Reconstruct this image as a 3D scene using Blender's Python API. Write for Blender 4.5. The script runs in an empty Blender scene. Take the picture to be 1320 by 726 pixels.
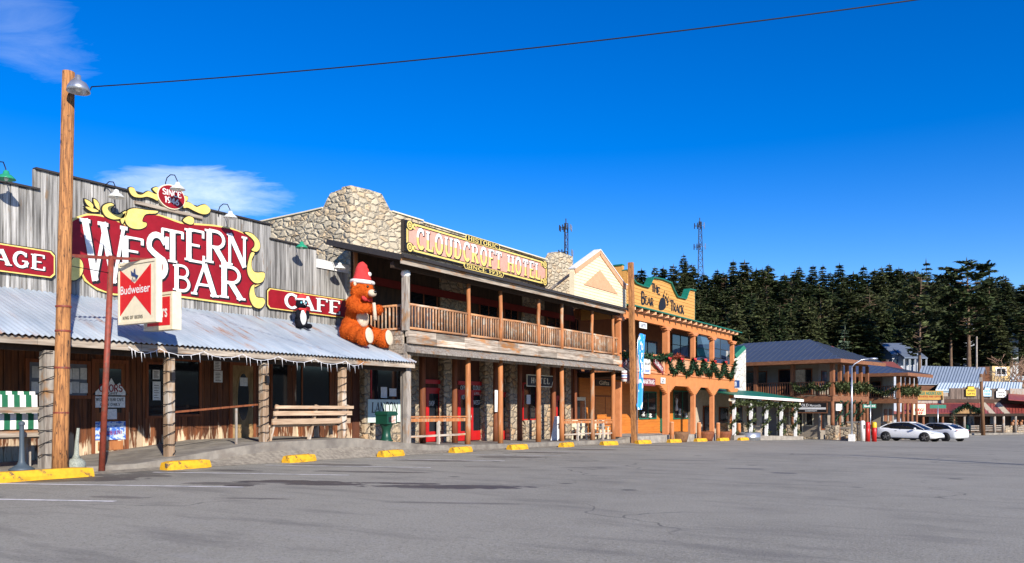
SKY_STR = .10; SUN_STR = 5.; SKY_SAT = 1.5; SKY_HUE = .518; SKY_VAL = 1.25; CLOUD = 8.5; EXPO = .55
import bpy, math, random
from mathutils import Vector, Matrix, noise as mnoise
from mathutils.geometry import delaunay_2d_cdt
R = math.radians
random.seed(7)
scene = bpy.context.scene
COL = scene.collection

# ---------------------------------------------------------------- surveying
# The lens looks 32.5 degrees left of the street axis (+Y) from 1.5 m up;
# facades stand at x = -D.  These turn a survey sighting into a real place.
YAW = math.atan(670 / 1050); F0 = 1050.0; HZ = 524.0; EYE = 1.5
def th(px): return YAW - math.atan((px - 660) / F0)
def Y(px, D): return D / math.tan(th(px))
def dep(px, D): return D / math.sin(th(px)) * math.cos(math.atan((px - 660) / F0))
def Z(px, py, D): return EYE + (HZ - py) / F0 * dep(px, D)
def P3(px, py, D): return Vector((-D, Y(px, D), Z(px, py, D)))
def at(px, d, py=None):
    """point on the sighting px at depth d along the lens axis"""
    r = (px - 660) / F0 * d
    x = -math.sin(YAW) * d + math.cos(YAW) * r
    y = math.cos(YAW) * d + math.sin(YAW) * r
    return Vector((x, y, 0 if py is None else EYE + (HZ - py) / F0 * d))
def lerp_table(t, y):
    if y <= t[0][0]: return t[0][1]
    for (a, b), (c, d) in zip(t, t[1:]):
        if y <= c: return b + (d - b) * (y - a) / (c - a)
    return t[-1][1]
GT = [(-60, .1), (0, .03), (12, 0), (22, -.12), (31, -.27), (48.6, -.67), (65, -1.06), (76, -1.36), (90, -1.62), (108, -1.83), (400, -1.9)]
def Gz(y): return lerp_table(GT, y)
ST = [(-10, .12), (11.5, .14), (15.3, .5), (19, .5), (22.8, .12), (26, .02), (39.3, -.23)]
def Sz(y): return lerp_table(ST, y)
BT = [(39.3, -.1), (46, -.17), (60, -.5)]
def hill(s): return -2.1 + max(0, s - 112) * .215 * min(1, max(0, s - 112) / 20 + .2)
def depth_of(x, y): return -math.sin(YAW) * x + math.cos(YAW) * y
def Hz_(x, y):
    return hill(depth_of(x, y)) + .5 * mnoise.noise(Vector((x * .05, y * .05, 0)))

# ---------------------------------------------------------------- objects
def thing(name, label, cat, loc=(0, 0, 0), rz=0, group=None):
    o = bpy.data.objects.new(name, None); COL.objects.link(o)
    o.empty_display_size = .2
    o.location = loc; o.rotation_euler = (0, 0, rz)
    return tag(o, label, cat, group)
def tag(o, label, cat, group=None):
    o['label'] = label; o['category'] = cat
    if group: o['group'] = group
    return o
def kind(o, k='structure'):
    o['kind'] = k; return o
def wloc(p):
    v = Vector((0, 0, 0))
    while p is not None:
        v += Vector(p.location); p = p.parent
    return v
def dup(root, loc, rz=None, label=None, scale=None, group=None):
    r = root.copy(); COL.objects.link(r); r.location = loc
    if rz is not None: r.rotation_euler = (0, 0, rz)
    if scale is not None: r.scale = scale if not isinstance(scale, (int, float)) else (scale,) * 3
    if label: r['label'] = label
    if group: r['group'] = group
    for ch in [o for o in root.children]:
        c = ch.copy(); COL.objects.link(c); c.parent = r
        for g in ch.children:
            d = g.copy(); COL.objects.link(d); d.parent = c
    return r

class MB:
    def __init__(s, M=None):
        s.v = []; s.f = []; s.t = []; s.sm = []; s.M = M
    def add(s, vs, fs, tint=1., smooth=False):
        b = len(s.v)
        if s.M is not None: vs = [s.M @ Vector(v) for v in vs]
        s.v += [Vector(v) for v in vs]
        for f in fs:
            s.f.append([b + i for i in f]); s.t.append(tint); s.sm.append(smooth)
        return s
    def box(s, x0, x1, y0, y1, z0, z1, tint=1.):
        return s.add([(x0,y0,z0),(x1,y0,z0),(x1,y1,z0),(x0,y1,z0),(x0,y0,z1),(x1,y0,z1),(x1,y1,z1),(x0,y1,z1)],
            [(0,3,2,1),(4,5,6,7),(0,1,5,4),(1,2,6,5),(2,3,7,6),(3,0,4,7)], tint)
    def hexa(s, p, tint=1.):
        """eight corners: bottom ring then top ring"""
        return s.add(p, [(0,3,2,1),(4,5,6,7),(0,1,5,4),(1,2,6,5),(2,3,7,6),(3,0,4,7)], tint)
    def beam(s, a, b, w, h, tint=1., up=(0,0,1)):
        a = Vector(a); b = Vector(b); d = (b - a)
        if d.length < 1e-6: return s
        d.normalize(); u = Vector(up)
        if abs(d.dot(u)) > .95: u = Vector((1, 0, 0))
        r = d.cross(u).normalized(); u = r.cross(d).normalized()
        r *= w / 2; u *= h / 2
        return s.add([a-r-u, a+r-u, a+r+u, a-r+u, b-r-u, b+r-u, b+r+u, b-r+u],
            [(0,1,2,3),(7,6,5,4),(0,4,5,1),(1,5,6,2),(2,6,7,3),(3,7,4,0)], tint)
    def tube(s, pts, r, n=8, tint=1., caps=True):
        pts = [Vector(p) for p in pts]
        rs = r if isinstance(r, (list, tuple)) else [r] * len(pts)
        b = len(s.v); vs = []; prev = None
        for i, p in enumerate(pts):
            d = (pts[min(i+1, len(pts)-1)] - pts[max(i-1, 0)]).normalized()
            if prev is None:
                u = Vector((0, 0, 1)) if abs(d.z) < .9 else Vector((1, 0, 0))
                a = d.cross(u).normalized()
            else:
                a = (prev - d * prev.dot(d)).normalized()
            prev = a; c = d.cross(a)
            for k in range(n):
                t = 2 * math.pi * k / n
                vs.append(p + (a * math.cos(t) + c * math.sin(t)) * rs[i])
        fs = []
        for i in range(len(pts) - 1):
            for k in range(n):
                k2 = (k + 1) % n
                fs.append((i*n+k, i*n+k2, (i+1)*n+k2, (i+1)*n+k))
        s.add(vs, fs, tint, True)
        if caps:
            b2 = len(s.v)
            s.f.append([b + k for k in reversed(range(n))]); s.t.append(tint); s.sm.append(False)
            s.f.append([b + (len(pts)-1)*n + k for k in range(n)]); s.t.append(tint); s.sm.append(False)
        return s
    def lathe(s, prof, n=16, c=(0, 0, 0), tint=1., axis='z'):
        vs = []; c = Vector(c)
        for r, z in prof:
            for k in range(n):
                t = 2 * math.pi * k / n
                p = Vector((r*math.cos(t), r*math.sin(t), z))
                if axis == 'y': p = Vector((p.x, p.z, p.y))
                if axis == 'x': p = Vector((p.z, p.x, p.y))
                vs.append(c + p)
        fs = [(i*n+k, i*n+(k+1)%n, (i+1)*n+(k+1)%n, (i+1)*n+k) for i in range(len(prof)-1) for k in range(n)]
        return s.add(vs, fs, tint, True)
    def ball(s, c, r, n=12, m=8, tint=1., rot=None):
        if isinstance(r, (int, float)): r = (r, r, r)
        c = Vector(c); vs = [Vector((0, 0, r[2]))]
        for i in range(1, m):
            a = math.pi * i / m
            for k in range(n):
                t = 2 * math.pi * k / n
                vs.append(Vector((r[0]*math.sin(a)*math.cos(t), r[1]*math.sin(a)*math.sin(t), r[2]*math.cos(a))))
        vs.append(Vector((0, 0, -r[2])))
        if rot is not None: vs = [rot @ v for v in vs]
        vs = [v + c for v in vs]
        fs = [(0, 1+k, 1+(k+1)%n) for k in range(n)]
        for i in range(m-2):
            for k in range(n):
                fs.append((1+i*n+k, 1+(i+1)*n+k, 1+(i+1)*n+(k+1)%n, 1+i*n+(k+1)%n))
        e = len(vs)-1
        fs += [(e, 1+(m-2)*n+(k+1)%n, 1+(m-2)*n+k) for k in range(n)]
        return s.add(vs, fs, tint, True)
    def prism(s, pts, w0, w1, M, tint=1.):
        """2D outline (u,v) -> solid between w0 and w1; M maps (u,v,w) to space"""
        pts = clean(pts)
        n = len(pts)
        tris = triangulate(pts)
        vs = [M @ Vector((p[0], p[1], w0)) for p in pts] + [M @ Vector((p[0], p[1], w1)) for p in pts]
        fs = [tuple(reversed(t)) for t in tris] + [tuple(n + i for i in t) for t in tris]
        fs += [(i, (i+1) % n, n + (i+1) % n, n + i) for i in range(n)]
        return s.add(vs, fs, tint)
    def tris(s, pts, tri, M, w, tint=1.):
        return s.add([M @ Vector((p[0], p[1], w)) for p in pts], tri, tint)
    def build(s, name, mat, parent=None, smooth=None, local=False):
        me = bpy.data.meshes.new(name)
        off = wloc(parent) if (parent is not None and not local) else Vector((0, 0, 0))
        me.from_pydata([tuple(v - off) for v in s.v], [], s.f)
        a = me.attributes.new('tint', 'FLOAT', 'FACE'); a.data.foreach_set('value', s.t)
        me.polygons.foreach_set('use_smooth', [bool(x) if smooth is None else smooth for x in s.sm])
        me.update()
        o = bpy.data.objects.new(name, me); COL.objects.link(o)
        if mat is not None: me.materials.append(mat)
        if parent is not None: o.parent = parent
        return o
def clean(pts):
    a = sum(pts[i][0]*pts[(i+1)%len(pts)][1]-pts[(i+1)%len(pts)][0]*pts[i][1] for i in range(len(pts)))
    return list(pts) if a > 0 else list(reversed(pts))
def triangulate(pts):
    from mathutils.geometry import tessellate_polygon
    t = tessellate_polygon([[Vector((p[0], p[1], 0)) for p in pts]])
    out = []
    for a, b, c in t:
        A, B, C = pts[a], pts[b], pts[c]
        if (B[0]-A[0])*(C[1]-A[1])-(C[0]-A[0])*(B[1]-A[1]) < 0: a, c = c, a
        out.append((a, b, c))
    return out
def plane_M(o, u, v):
    """frame: origin, u axis, v axis; w = u x v"""
    u = Vector(u).normalized(); v = Vector(v).normalized(); w = u.cross(v)
    return Matrix(((u.x, v.x, w.x, o[0]), (u.y, v.y, w.y, o[1]), (u.z, v.z, w.z, o[2]), (0, 0, 0, 1)))
def front_M(D, y0=0, z0=0):            # facade facing the street: u=+Y, v=+Z, w=+X
    return plane_M((-D, y0, z0), (0, 1, 0), (0, 0, 1))
def side_M(y, x0=0, z0=0):             # facing -Y : u=+X, v=+Z, w=-Y
    return plane_M((x0, y, z0), (1, 0, 0), (0, 0, 1))
def smooth_closed(pts, k=3):
    """Catmull-Rom through a closed outline"""
    out = []; n = len(pts)
    for i in range(n):
        p0, p1, p2, p3 = pts[i-1], pts[i], pts[(i+1) % n], pts[(i+2) % n]
        for j in range(k):
            t = j / k
            out.append(tuple(.5*((2*p1[a])+(-p0[a]+p2[a])*t+(2*p0[a]-5*p1[a]+4*p2[a]-p3[a])*t*t+(-p0[a]+3*p1[a]-3*p2[a]+p3[a])*t**3) for a in (0, 1)))
    return out
def offset_poly(pts, d):
    pts = clean(pts); n = len(pts); out = []
    for i in range(n):
        a = Vector(pts[i-1]); b = Vector(pts[i]); c = Vector(pts[(i+1) % n])
        e1 = (b-a).normalized() if (b-a).length > 1e-6 else Vector((1, 0)); e2 = (c-b).normalized() if (c-b).length > 1e-6 else e1
        nn = Vector((e1.y+e2.y, -e1.x-e2.x))
        if nn.length < .3: nn = Vector((e1.y, -e1.x))
        nn.normalize()
        k = 1 / max(.5, nn.dot(Vector((e1.y, -e1.x))))
        out.append((b.x + nn.x*d*k, b.y + nn.y*d*k))
    return out

# ---------------------------------------------------------------- materials
class NT:
    def __init__(s, m): s.t = m.node_tree; s.t.nodes.clear()
    def n(s, typ, **kw):
        o = s.t.nodes.new(typ)
        for k, v in kw.items():
            if k.startswith('i_'):
                key = k[2:]; key = int(key) if key.isdigit() else key.replace('_', ' ')
                s.set(o.inputs[key], v)
            else: setattr(o, k, v)
        return o
    def set(s, sock, v):
        if hasattr(v, 'is_output'): s.t.links.new(v, sock)
        else:
            if isinstance(v, (tuple, list)) and len(v) == 3 and sock.type == 'RGBA': v = (*v, 1)
            sock.default_value = v
    def coord(s, sc=(1, 1, 1), kind='Object', rot=(0, 0, 0)):
        c = s.n('ShaderNodeTexCoord')
        m = s.n('ShaderNodeMapping', i_Vector=c.outputs[kind]); m.inputs['Scale'].default_value = sc; m.inputs['Rotation'].default_value = rot
        return m.outputs[0]
    def noise(s, vec, scale=1., detail=4., rough=.6, dist=0.):
        return s.n('ShaderNodeTexNoise', i_Vector=vec, i_Scale=scale, i_Detail=detail, i_Roughness=rough, i_Distortion=dist).outputs[0]
    def ramp(s, fac, lo, hi, a=0., b=1.):
        return s.n('ShaderNodeMapRange', i_0=fac, i_1=lo, i_2=hi, i_3=a, i_4=b).outputs[0]
    def math(s, op, a, b=0.):
        return s.n('ShaderNodeMath', operation=op, i_0=a, i_1=b).outputs[0]
    def mix(s, f, a, b, mode='MIX'):
        m = s.n('ShaderNodeMix', data_type='RGBA', blend_type=mode)
        s.set(m.inputs[0], f); s.set(m.inputs[6], a); s.set(m.inputs[7], b)
        return m.outputs[2]
    def tint(s, col):
        a = s.n('ShaderNodeAttribute', attribute_name='tint')
        return s.mix(1., col, s.n('ShaderNodeCombineColor', i_0=a.outputs['Fac'], i_1=a.outputs['Fac'], i_2=a.outputs['Fac']).outputs[0], 'MULTIPLY')
    def out(s, col, rough=.8, bump=None, bs=.3, bd=.02, metal=0., spec=.5, **kw):
        p = s.n('ShaderNodeBsdfPrincipled'); s.set(p.inputs['Base Color'], col); s.set(p.inputs['Roughness'], rough)
        s.set(p.inputs['Metallic'], metal); s.set(p.inputs['Specular IOR Level'], spec)
        for k, v in kw.items(): s.set(p.inputs[k.replace('_', ' ')], v)
        if bump is not None:
            s.set(p.inputs['Normal'], s.n('ShaderNodeBump', i_Height=bump, i_Strength=bs, i_Distance=bd).outputs[0])
        s.n('ShaderNodeOutputMaterial', i_Surface=p.outputs[0]); return p
MATS = {}
def newmat(name):
    m = bpy.data.materials.new(name); m.use_nodes = True; return m, NT(m)
def mk(name, c1, c2=None, sc=(4, 4, 4), lo=.35, hi=.65, rough=.8, bs=.25, bd=.01, tint=True, third=None, metal=0., spec=.4, detail=5, big=None):
    """generic surface: two colours through stretched noise; third=(colour, scale, lo, hi) lays worn patches on top"""
    if name in MATS: return MATS[name]
    m, t = newmat(name)
    if c2 is None: c2 = tuple(x * .8 for x in c1)
    v = t.coord(sc); f = t.noise(v, 1., detail)
    col = t.mix(t.ramp(f, lo, hi), c1, c2)
    if third:
        tc, ts, tl, th_ = third
        g = t.noise(t.coord(ts), 1., 4.)
        col = t.mix(t.ramp(g, tl, th_), col, tc)
    if tint: col = t.tint(col)
    t.out(col, rough, f, bs, bd, metal, spec)
    MATS[name] = m; return m
def plain(name, c, rough=.5, spec=.4, metal=0.):
    return mk(name, c, tuple(x * .86 for x in c), (9, 9, 9), rough=rough, bs=.06, tint=False, spec=spec, metal=metal)

m_grey = mk('weathered_boards', (.43, .415, .39), (.10, .095, .088), (17, 17, .7), .40, .66, .9, .5, .01, third=((.20, .13, .075), (5, 5, 1.2), .63, .75))
m_greyd = mk('old_grey_timber', (.40, .36, .31), (.15, .12, .10), (14, 14, 1.6), .35, .7, .9, .5, .01, third=((.30, .16, .07), (3, 3, 2), .55, .7))
m_greyh = mk('old_grey_timber_level', (.42, .36, .29), (.15, .11, .08), (14, 1.2, 14), .35, .7, .9, .5, .01, third=((.34, .15, .05), (3, .8, 3), .52, .64))
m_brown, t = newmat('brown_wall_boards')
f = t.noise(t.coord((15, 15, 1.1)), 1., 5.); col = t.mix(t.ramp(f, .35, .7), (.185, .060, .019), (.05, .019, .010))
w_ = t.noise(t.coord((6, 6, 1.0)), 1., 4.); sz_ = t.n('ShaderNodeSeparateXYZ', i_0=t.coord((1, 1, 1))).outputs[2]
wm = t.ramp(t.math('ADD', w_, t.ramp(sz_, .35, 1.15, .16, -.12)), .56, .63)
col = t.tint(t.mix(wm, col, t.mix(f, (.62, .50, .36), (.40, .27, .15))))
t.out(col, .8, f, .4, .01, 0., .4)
m_log = mk('peeled_log_orange', (.44, .17, .055), (.25, .085, .03), (20, 20, 1.4), .35, .7, .7, .4, .01, third=((.36, .26, .17), (4, 4, 1.0), .55, .68))
m_tan = mk('tan_weathered_post', (.44, .31, .20), (.20, .12, .07), (16, 16, 1.2), .35, .7, .85, .5, .01, third=((.46, .40, .33), (5, 5, 1.2), .5, .62))
m_tanh = mk('tan_split_plank', (.46, .335, .225), (.24, .155, .095), (16, 1.2, 16), .35, .7, .85, .5, .01, third=((.42, .20, .09), (3, .8, 3), .56, .66))
m_logd = mk('dark_red_log', (.25, .075, .024), (.12, .036, .015), (18, 18, 1.4), .35, .7, .75, .4, .01)
m_rail = mk('rail_log', (.42, .23, .12), (.22, .10, .05), (18, 18, 3), .35, .7, .8, .4, .01, third=((.40, .33, .25), (4, 4, 4), .5, .65))
m_railh = mk('rail_log_level', (.47, .24, .11), (.25, .10, .04), (18, 1.5, 18), .35, .7, .8, .4, .01, third=((.42, .34, .26), (4, 1, 4), .5, .65))
m_pole = mk('utility_pole_wood', (.46, .205, .07), (.16, .065, .025), (30, 30, 2.0), .42, .64, .85, .9, .02, third=((.06, .03, .018), (24, 24, 7), .58, .68))
m_poled = mk('dark_pole_wood', (.22, .11, .05), (.10, .05, .03), (28, 28, 2), .4, .68, .85, .5, .015)
m_red = mk('dark_red_sign_paint', (.28, .010, .018), (.22, .008, .014), (3, 3, 3), tint=False, rough=.45, bs=.05, spec=.25)
m_cream = mk('cream_paint', (.78, .70, .50), (.70, .62, .44), (6, 6, 6), tint=False, rough=.5, bs=.08)
m_yel = mk('yellow_sign_paint', (.80, .62, .19), (.66, .50, .13), (5, 5, 5), tint=False, rough=.5, bs=.06)
m_white = mk('white_paint', (.80, .79, .76), (.68, .67, .64), (6, 6, 6), tint=True, rough=.55, bs=.1)
m_black = plain('black_paint', (.012, .011, .012), .5)
m_dark = plain('dark_trim', (.035, .03, .028), .6)
m_steel = mk('galvanised', (.55, .57, .6), (.42, .44, .48), (8, 8, 8), rough=.35, metal=.75, tint=False, bs=.05)
m_rust = mk('rusty_red_steel', (.26, .05, .03), (.16, .035, .02), (9, 9, 9), rough=.6, tint=False, third=((.12, .07, .05), (12, 12, 6), .55, .7))
m_paper = mk('paper', (.78, .78, .76), (.66, .67, .67), (14, 14, 14), .45, .55, tint=True, bs=.02)
m_door = mk('red_door_paint', (.50, .012, .012), (.40, .01, .01), (4, 4, 4), tint=False, rough=.4, bs=.05)
m_yelcurb = mk('yellow_kerb_paint', (.72, .40, .015), (.56, .29, .012), (9, 9, 9), .3, .7, .7, .4, third=((.10, .07, .045), (4.5, 4.5, 6), .58, .66), tint=False)
m_green = mk('dark_green_paint', (.008, .06, .035), (.006, .045, .027), (6, 6, 6), tint=False, rough=.4)
m_conc = mk('concrete', (.30, .27, .225), (.17, .15, .13), (2.2, 2.2, 2.2), .35, .65, .9, .3, .01, third=((.20, .17, .14), (1.2, 1.2, 3), .55, .7), tint=True)
m_floor = mk('boardwalk_planks', (.33, .29, .25), (.19, .16, .13), (1.5, 12, 12), .35, .7, .9, .4, .01)
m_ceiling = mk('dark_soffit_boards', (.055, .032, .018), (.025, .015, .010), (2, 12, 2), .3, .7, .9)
m_dirt = mk('gravel_dirt', (.30, .265, .21), (.17, .145, .115), (8, 8, 8), .35, .65, .95, .25, .02, tint=False)
m_orange = mk('orange_stucco', (.62, .225, .07), (.54, .19, .058), (3, 3, 3), tint=True, rough=.75, bs=.1)
m_pink = mk('peach_post_paint', (.62, .235, .09), (.52, .19, .07), (3, 3, 3), tint=True, rough=.65, bs=.1)
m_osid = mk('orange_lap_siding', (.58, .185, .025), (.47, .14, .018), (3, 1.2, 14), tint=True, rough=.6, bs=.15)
m_sidey = mk('golden_lap_boards', (.66, .34, .085), (.54, .26, .06), (6, .7, 22), tint=True, rough=.6, bs=.2)
m_teal = mk('green_trim_paint', (.012, .17, .11), (.01, .13, .08), (4, 4, 4), tint=False, rough=.45)
m_creamsid = mk('cream_lap_siding', (.78, .67, .45), (.72, .61, .40), (3, 3, 3), tint=True, rough=.7, bs=.05)
m_peach = mk('peach_trim', (.66, .36, .20), (.60, .31, .17), (4, 4, 4), tint=True, rough=.7)
m_pinksign = mk('pink_sign_panel', (.66, .34, .26), (.60, .29, .22), (4, 4, 4), tint=False, rough=.55)

def glass(name, c=(.012, .014, .018), rough=.06):
    m, t = newmat(name)
    t.out(c, rough, t.noise(t.coord((1.5, 1.5, 1.5)), 1., 2.), .03, .02, 0., .6)
    return m
m_glass = glass('dark_glass')
m_glassb = glass('sky_glass', (.05, .09, .14), .04)

def stone_mat(name, sx, c1, c2, c3, mort=(.16, .14, .12), w=.055):
    m, t = newmat(name)
    v = t.coord(sx)
    n0 = t.n('ShaderNodeTexNoise', i_Vector=v, i_Scale=1.3, i_Detail=2.)
    vv = t.n('ShaderNodeMix', data_type='VECTOR'); t.set(vv.inputs[0], .42); t.set(vv.inputs[4], v); t.set(vv.inputs[5], n0.outputs['Color'])
    V = vv.outputs[1]
    a = t.n('ShaderNodeTexVoronoi', feature='DISTANCE_TO_EDGE', i_Vector=V, i_Scale=1.)
    b = t.n('ShaderNodeTexVoronoi', feature='F1', i_Vector=V, i_Scale=1.)
    sep = t.n('ShaderNodeSeparateColor', i_0=b.outputs['Color'])
    col = t.mix(t.ramp(sep.outputs[0], .1, .9), c1, c2)
    col = t.mix(t.ramp(sep.outputs[1], .66, .8), col, c3)
    g = t.noise(t.coord((14, 14, 14)), 1., 5.)
    col = t.mix(t.ramp(g, .35, .75, 0., .6), col, tuple(x * .5 for x in c1)); st_ = t.noise(t.coord((.9, .9, .35)), 1., 4.); col = t.mix(t.ramp(st_, .5, .7, 0., .45), col, tuple(x * .55 for x in c2))
    e = t.ramp(a.outputs[0], w * .3, w)
    col = t.mix(e, mort, col)
    h = t.math('ADD', t.ramp(a.outputs[0], 0., .22), t.math('MULTIPLY', g, .25))
    t.out(col, .9, h, .9, .07)
    return m
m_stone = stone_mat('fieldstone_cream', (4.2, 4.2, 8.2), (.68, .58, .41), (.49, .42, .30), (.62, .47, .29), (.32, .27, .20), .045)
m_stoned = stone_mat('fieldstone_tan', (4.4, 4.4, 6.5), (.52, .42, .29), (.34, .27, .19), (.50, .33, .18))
m_stonew = stone_mat('white_flagstone', (2.2, 2.2, 2.4), (.72, .70, .64), (.62, .60, .55), (.7, .66, .58), (.3, .29, .27), .035)

def metal_roof(name, c1, c2, rustc=(.25, .09, .035), rl=.56, rh=.66, axis=0, rough=.38, metal=.35):
    m, t = newmat(name)
    v = t.coord((.5, 2.4, .5) if axis == 0 else (2.4, .5, .5))
    f = t.noise(v, 1., 6., .65)
    col = t.mix(t.ramp(f, .35, .65), c1, c2)
    r = t.noise(t.coord((.45, 5.0, .45) if axis == 0 else (5., .45, .45)), 1., 5., .7)
    r2 = t.noise(t.coord((.35, .35, .35)), 1., 3.)
    rr = t.math('MULTIPLY', t.ramp(r, rl, rh), t.ramp(r2, .42, .6))
    col = t.mix(rr, col, rustc)
    t.out(col, t.ramp(rr, 0, 1, rough, .8), None, 0, 0, t.ramp(rr, 0, 1, metal, 0.), .5)
    return m
m_corr = metal_roof('corrugated_iron', (.40, .45, .50), (.28, .33, .385), (.26, .13, .07), rl=.53, rh=.63, metal=.2)
m_blueroof = metal_roof('blue_metal_roof', (.075, .092, .13), (.06, .076, .11), rl=.9, rh=1., rough=.4, metal=.2)
m_redroof = metal_roof('red_metal_roof', (.30, .062, .045), (.22, .045, .035), (.30, .14, .10), .6, .7, 1, .5, .1)
m_ltroof = metal_roof('pale_metal_roof', (.66, .74, .77), (.58, .66, .70), rl=.9, rh=1., axis=1, rough=.6, metal=0.)
m_ribroof = metal_roof('ribbed_grey_roof', (.36, .42, .50), (.30, .36, .43), rl=.8, rh=.9, axis=1, rough=.45, metal=.3)
m_orroof = metal_roof('orange_roof', (.38, .10, .04), (.30, .08, .035), rl=.9, rh=1.)
m_needle = None

# ---------------------------------------------------------------- stroke lettering
def arc(cx, cy, rx, ry, a0, a1, n=10):
    return [(cx + rx*math.cos(R(a0 + (a1-a0)*i/n)), cy + ry*math.sin(R(a0 + (a1-a0)*i/n))) for i in range(n+1)]
# glyph: (width, [(points, weight)]) weight 1 thick, .5 thin
GL = {
 'A': (.8, [([(.08,0),(.4,1)],.5), ([(.4,1),(.72,0)],1), ([(.19,.33),(.62,.33)],.5)]),
 'B': (.7, [([(.14,0),(.14,1)],1), ([(.14,1),(.36,1)]+arc(.36,.765,.22,.235,90,-90)+[(.14,.53)],.6), ([(.14,.53),(.38,.53)]+arc(.38,.265,.25,.265,90,-90)+[(.14,0)],.7)]),
 'C': (.72, [(arc(.4,.5,.3,.5,48,312,14),.9)]),
 'D': (.75, [([(.14,0),(.14,1)],1), ([(.14,1),(.32,1)]+arc(.32,.5,.33,.5,90,-90,12)+[(.14,0)],.7)]),
 'E': (.65, [([(.14,0),(.14,1)],1), ([(.14,1),(.6,1),(.6,.8)],.5), ([(.14,.52),(.48,.52)],.5), ([(.14,0),(.62,0),(.62,.22)],.5)]),
 'F': (.62, [([(.14,0),(.14,1)],1), ([(.14,1),(.6,1),(.6,.8)],.5), ([(.14,.52),(.46,.52)],.5)]),
 'G': (.78, [(arc(.4,.5,.3,.5,50,345,14),.9), ([(.45,.42),(.7,.42)],.5), ([(.64,.42),(.64,.05)],.8)]),
 'H': (.78, [([(.14,0),(.14,1)],1), ([(.64,0),(.64,1)],1), ([(.14,.52),(.64,.52)],.5)]),
 'I': (.34, [([(.17,0),(.17,1)],1)]),
 'J': (.5, [([(.36,1),(.36,.2)]+arc(.22,.2,.14,.2,0,-150,6),.9)]),
 'K': (.75, [([(.14,0),(.14,1)],1), ([(.64,1),(.16,.42)],.5), ([(.3,.55),(.66,0)],1)]),
 'L': (.62, [([(.14,0),(.14,1)],1), ([(.14,0),(.6,0),(.6,.25)],.5)]),
 'M': (.95, [([(.12,0),(.14,1)],.6), ([(.14,1),(.46,.15)],1), ([(.46,.15),(.8,1)],.5), ([(.8,1),(.82,0)],1)]),
 'N': (.8, [([(.12,0),(.12,1)],.6), ([(.12,1),(.66,0)],1), ([(.66,0),(.66,1)],.6)]),
 'O': (.8, [(arc(.4,.5,.3,.5,0,360,18),.9)]),
 'P': (.66, [([(.14,0),(.14,1)],1), ([(.14,1),(.36,1)]+arc(.36,.74,.24,.26,90,-90)+[(.14,.48)],.6)]),
 'Q': (.8, [(arc(.4,.5,.3,.5,0,360,18),.9), ([(.42,.25),(.68,-.08)],.8)]),
 'R': (.76, [([(.14,0),(.14,1)],1), ([(.14,1),(.36,1)]+arc(.36,.75,.24,.25,90,-90)+[(.14,.5)],.6), ([(.34,.5),(.66,0)],1)]),
 'S': (.62, [([(.54,.82)]+arc(.31,.75,.22,.25,30,200,8)[1:]+[(.2,.58),(.4,.47)]+arc(.31,.26,.24,.26,40,-160,9),.85)]),
 'T': (.72, [([(.36,0),(.36,1)],1), ([(.06,.8),(.06,1),(.66,1),(.66,.8)],.5)]),
 'U': (.76, [([(.14,1),(.14,.3)]+arc(.38,.3,.24,.3,180,360,10)+[(.62,1)],.85)]),
 'V': (.76, [([(.08,1),(.38,0)],1), ([(.38,0),(.68,1)],.5)]),
 'W': (1.08, [([(.08,1),(.32,0)],1), ([(.32,0),(.53,.9)],.55), ([(.5,1),(.76,0)],1), ([(.76,0),(1.0,1)],.55)]),
 'X': (.76, [([(.1,1),(.66,0)],1), ([(.66,1),(.1,0)],.5)]),
 'Y': (.74, [([(.08,1),(.37,.48)],.9), ([(.66,1),(.37,.48)],.5), ([(.37,.5),(.37,0)],1)]),
 'Z': (.66, [([(.1,.8),(.1,1),(.58,1),(.1,0),(.6,0),(.6,.2)],.7)]),
 '0': (.62, [(arc(.31,.5,.22,.5,0,360,16),.9)]),
 '1': (.4, [([(.22,0),(.22,1),(.06,.82)],.9)]),
 '2': (.6, [(arc(.3,.74,.22,.26,170,-20,8)+[(.08,0),(.54,0)],.8)]),
 '3': (.6, [(arc(.28,.76,.2,.24,150,-90,8)+arc(.28,.27,.24,.27,90,-150,8)[0:],.8)]),
 '4': (.62, [([(.42,0),(.42,1),(.05,.3),(.58,.3)],.8)]),
 '5': (.6, [([(.5,1),(.14,1),(.12,.58)]+arc(.3,.3,.24,.3,110,-150,9),.8)]),
 '6': (.62, [([(.48,.95),(.2,.62)]+arc(.31,.28,.22,.28,150,-210,14),.85)]),
 '8': (.6, [(arc(.3,.75,.19,.25,0,360,12),.8), (arc(.3,.26,.24,.26,0,360,12),.8)]),
 '9': (.62, [(arc(.31,.72,.22,.28,-30,330,14),.85), ([(.52,.66),(.4,.2),(.16,.03)],.85)]),
 '.': (.3, [([(.15,.0),(.15,.14)],1)]), '-': (.5, [([(.1,.45),(.4,.45)],.8)]), "'": (.25, [([(.12,.8),(.12,1)],.8)]),
 ' ': (.38, []),
}
SERIF_SKIP = {'C','G','O','S','Q','U','0','2','3','5','6','8','9','.','-',"'",'J','Z','1'}
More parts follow.
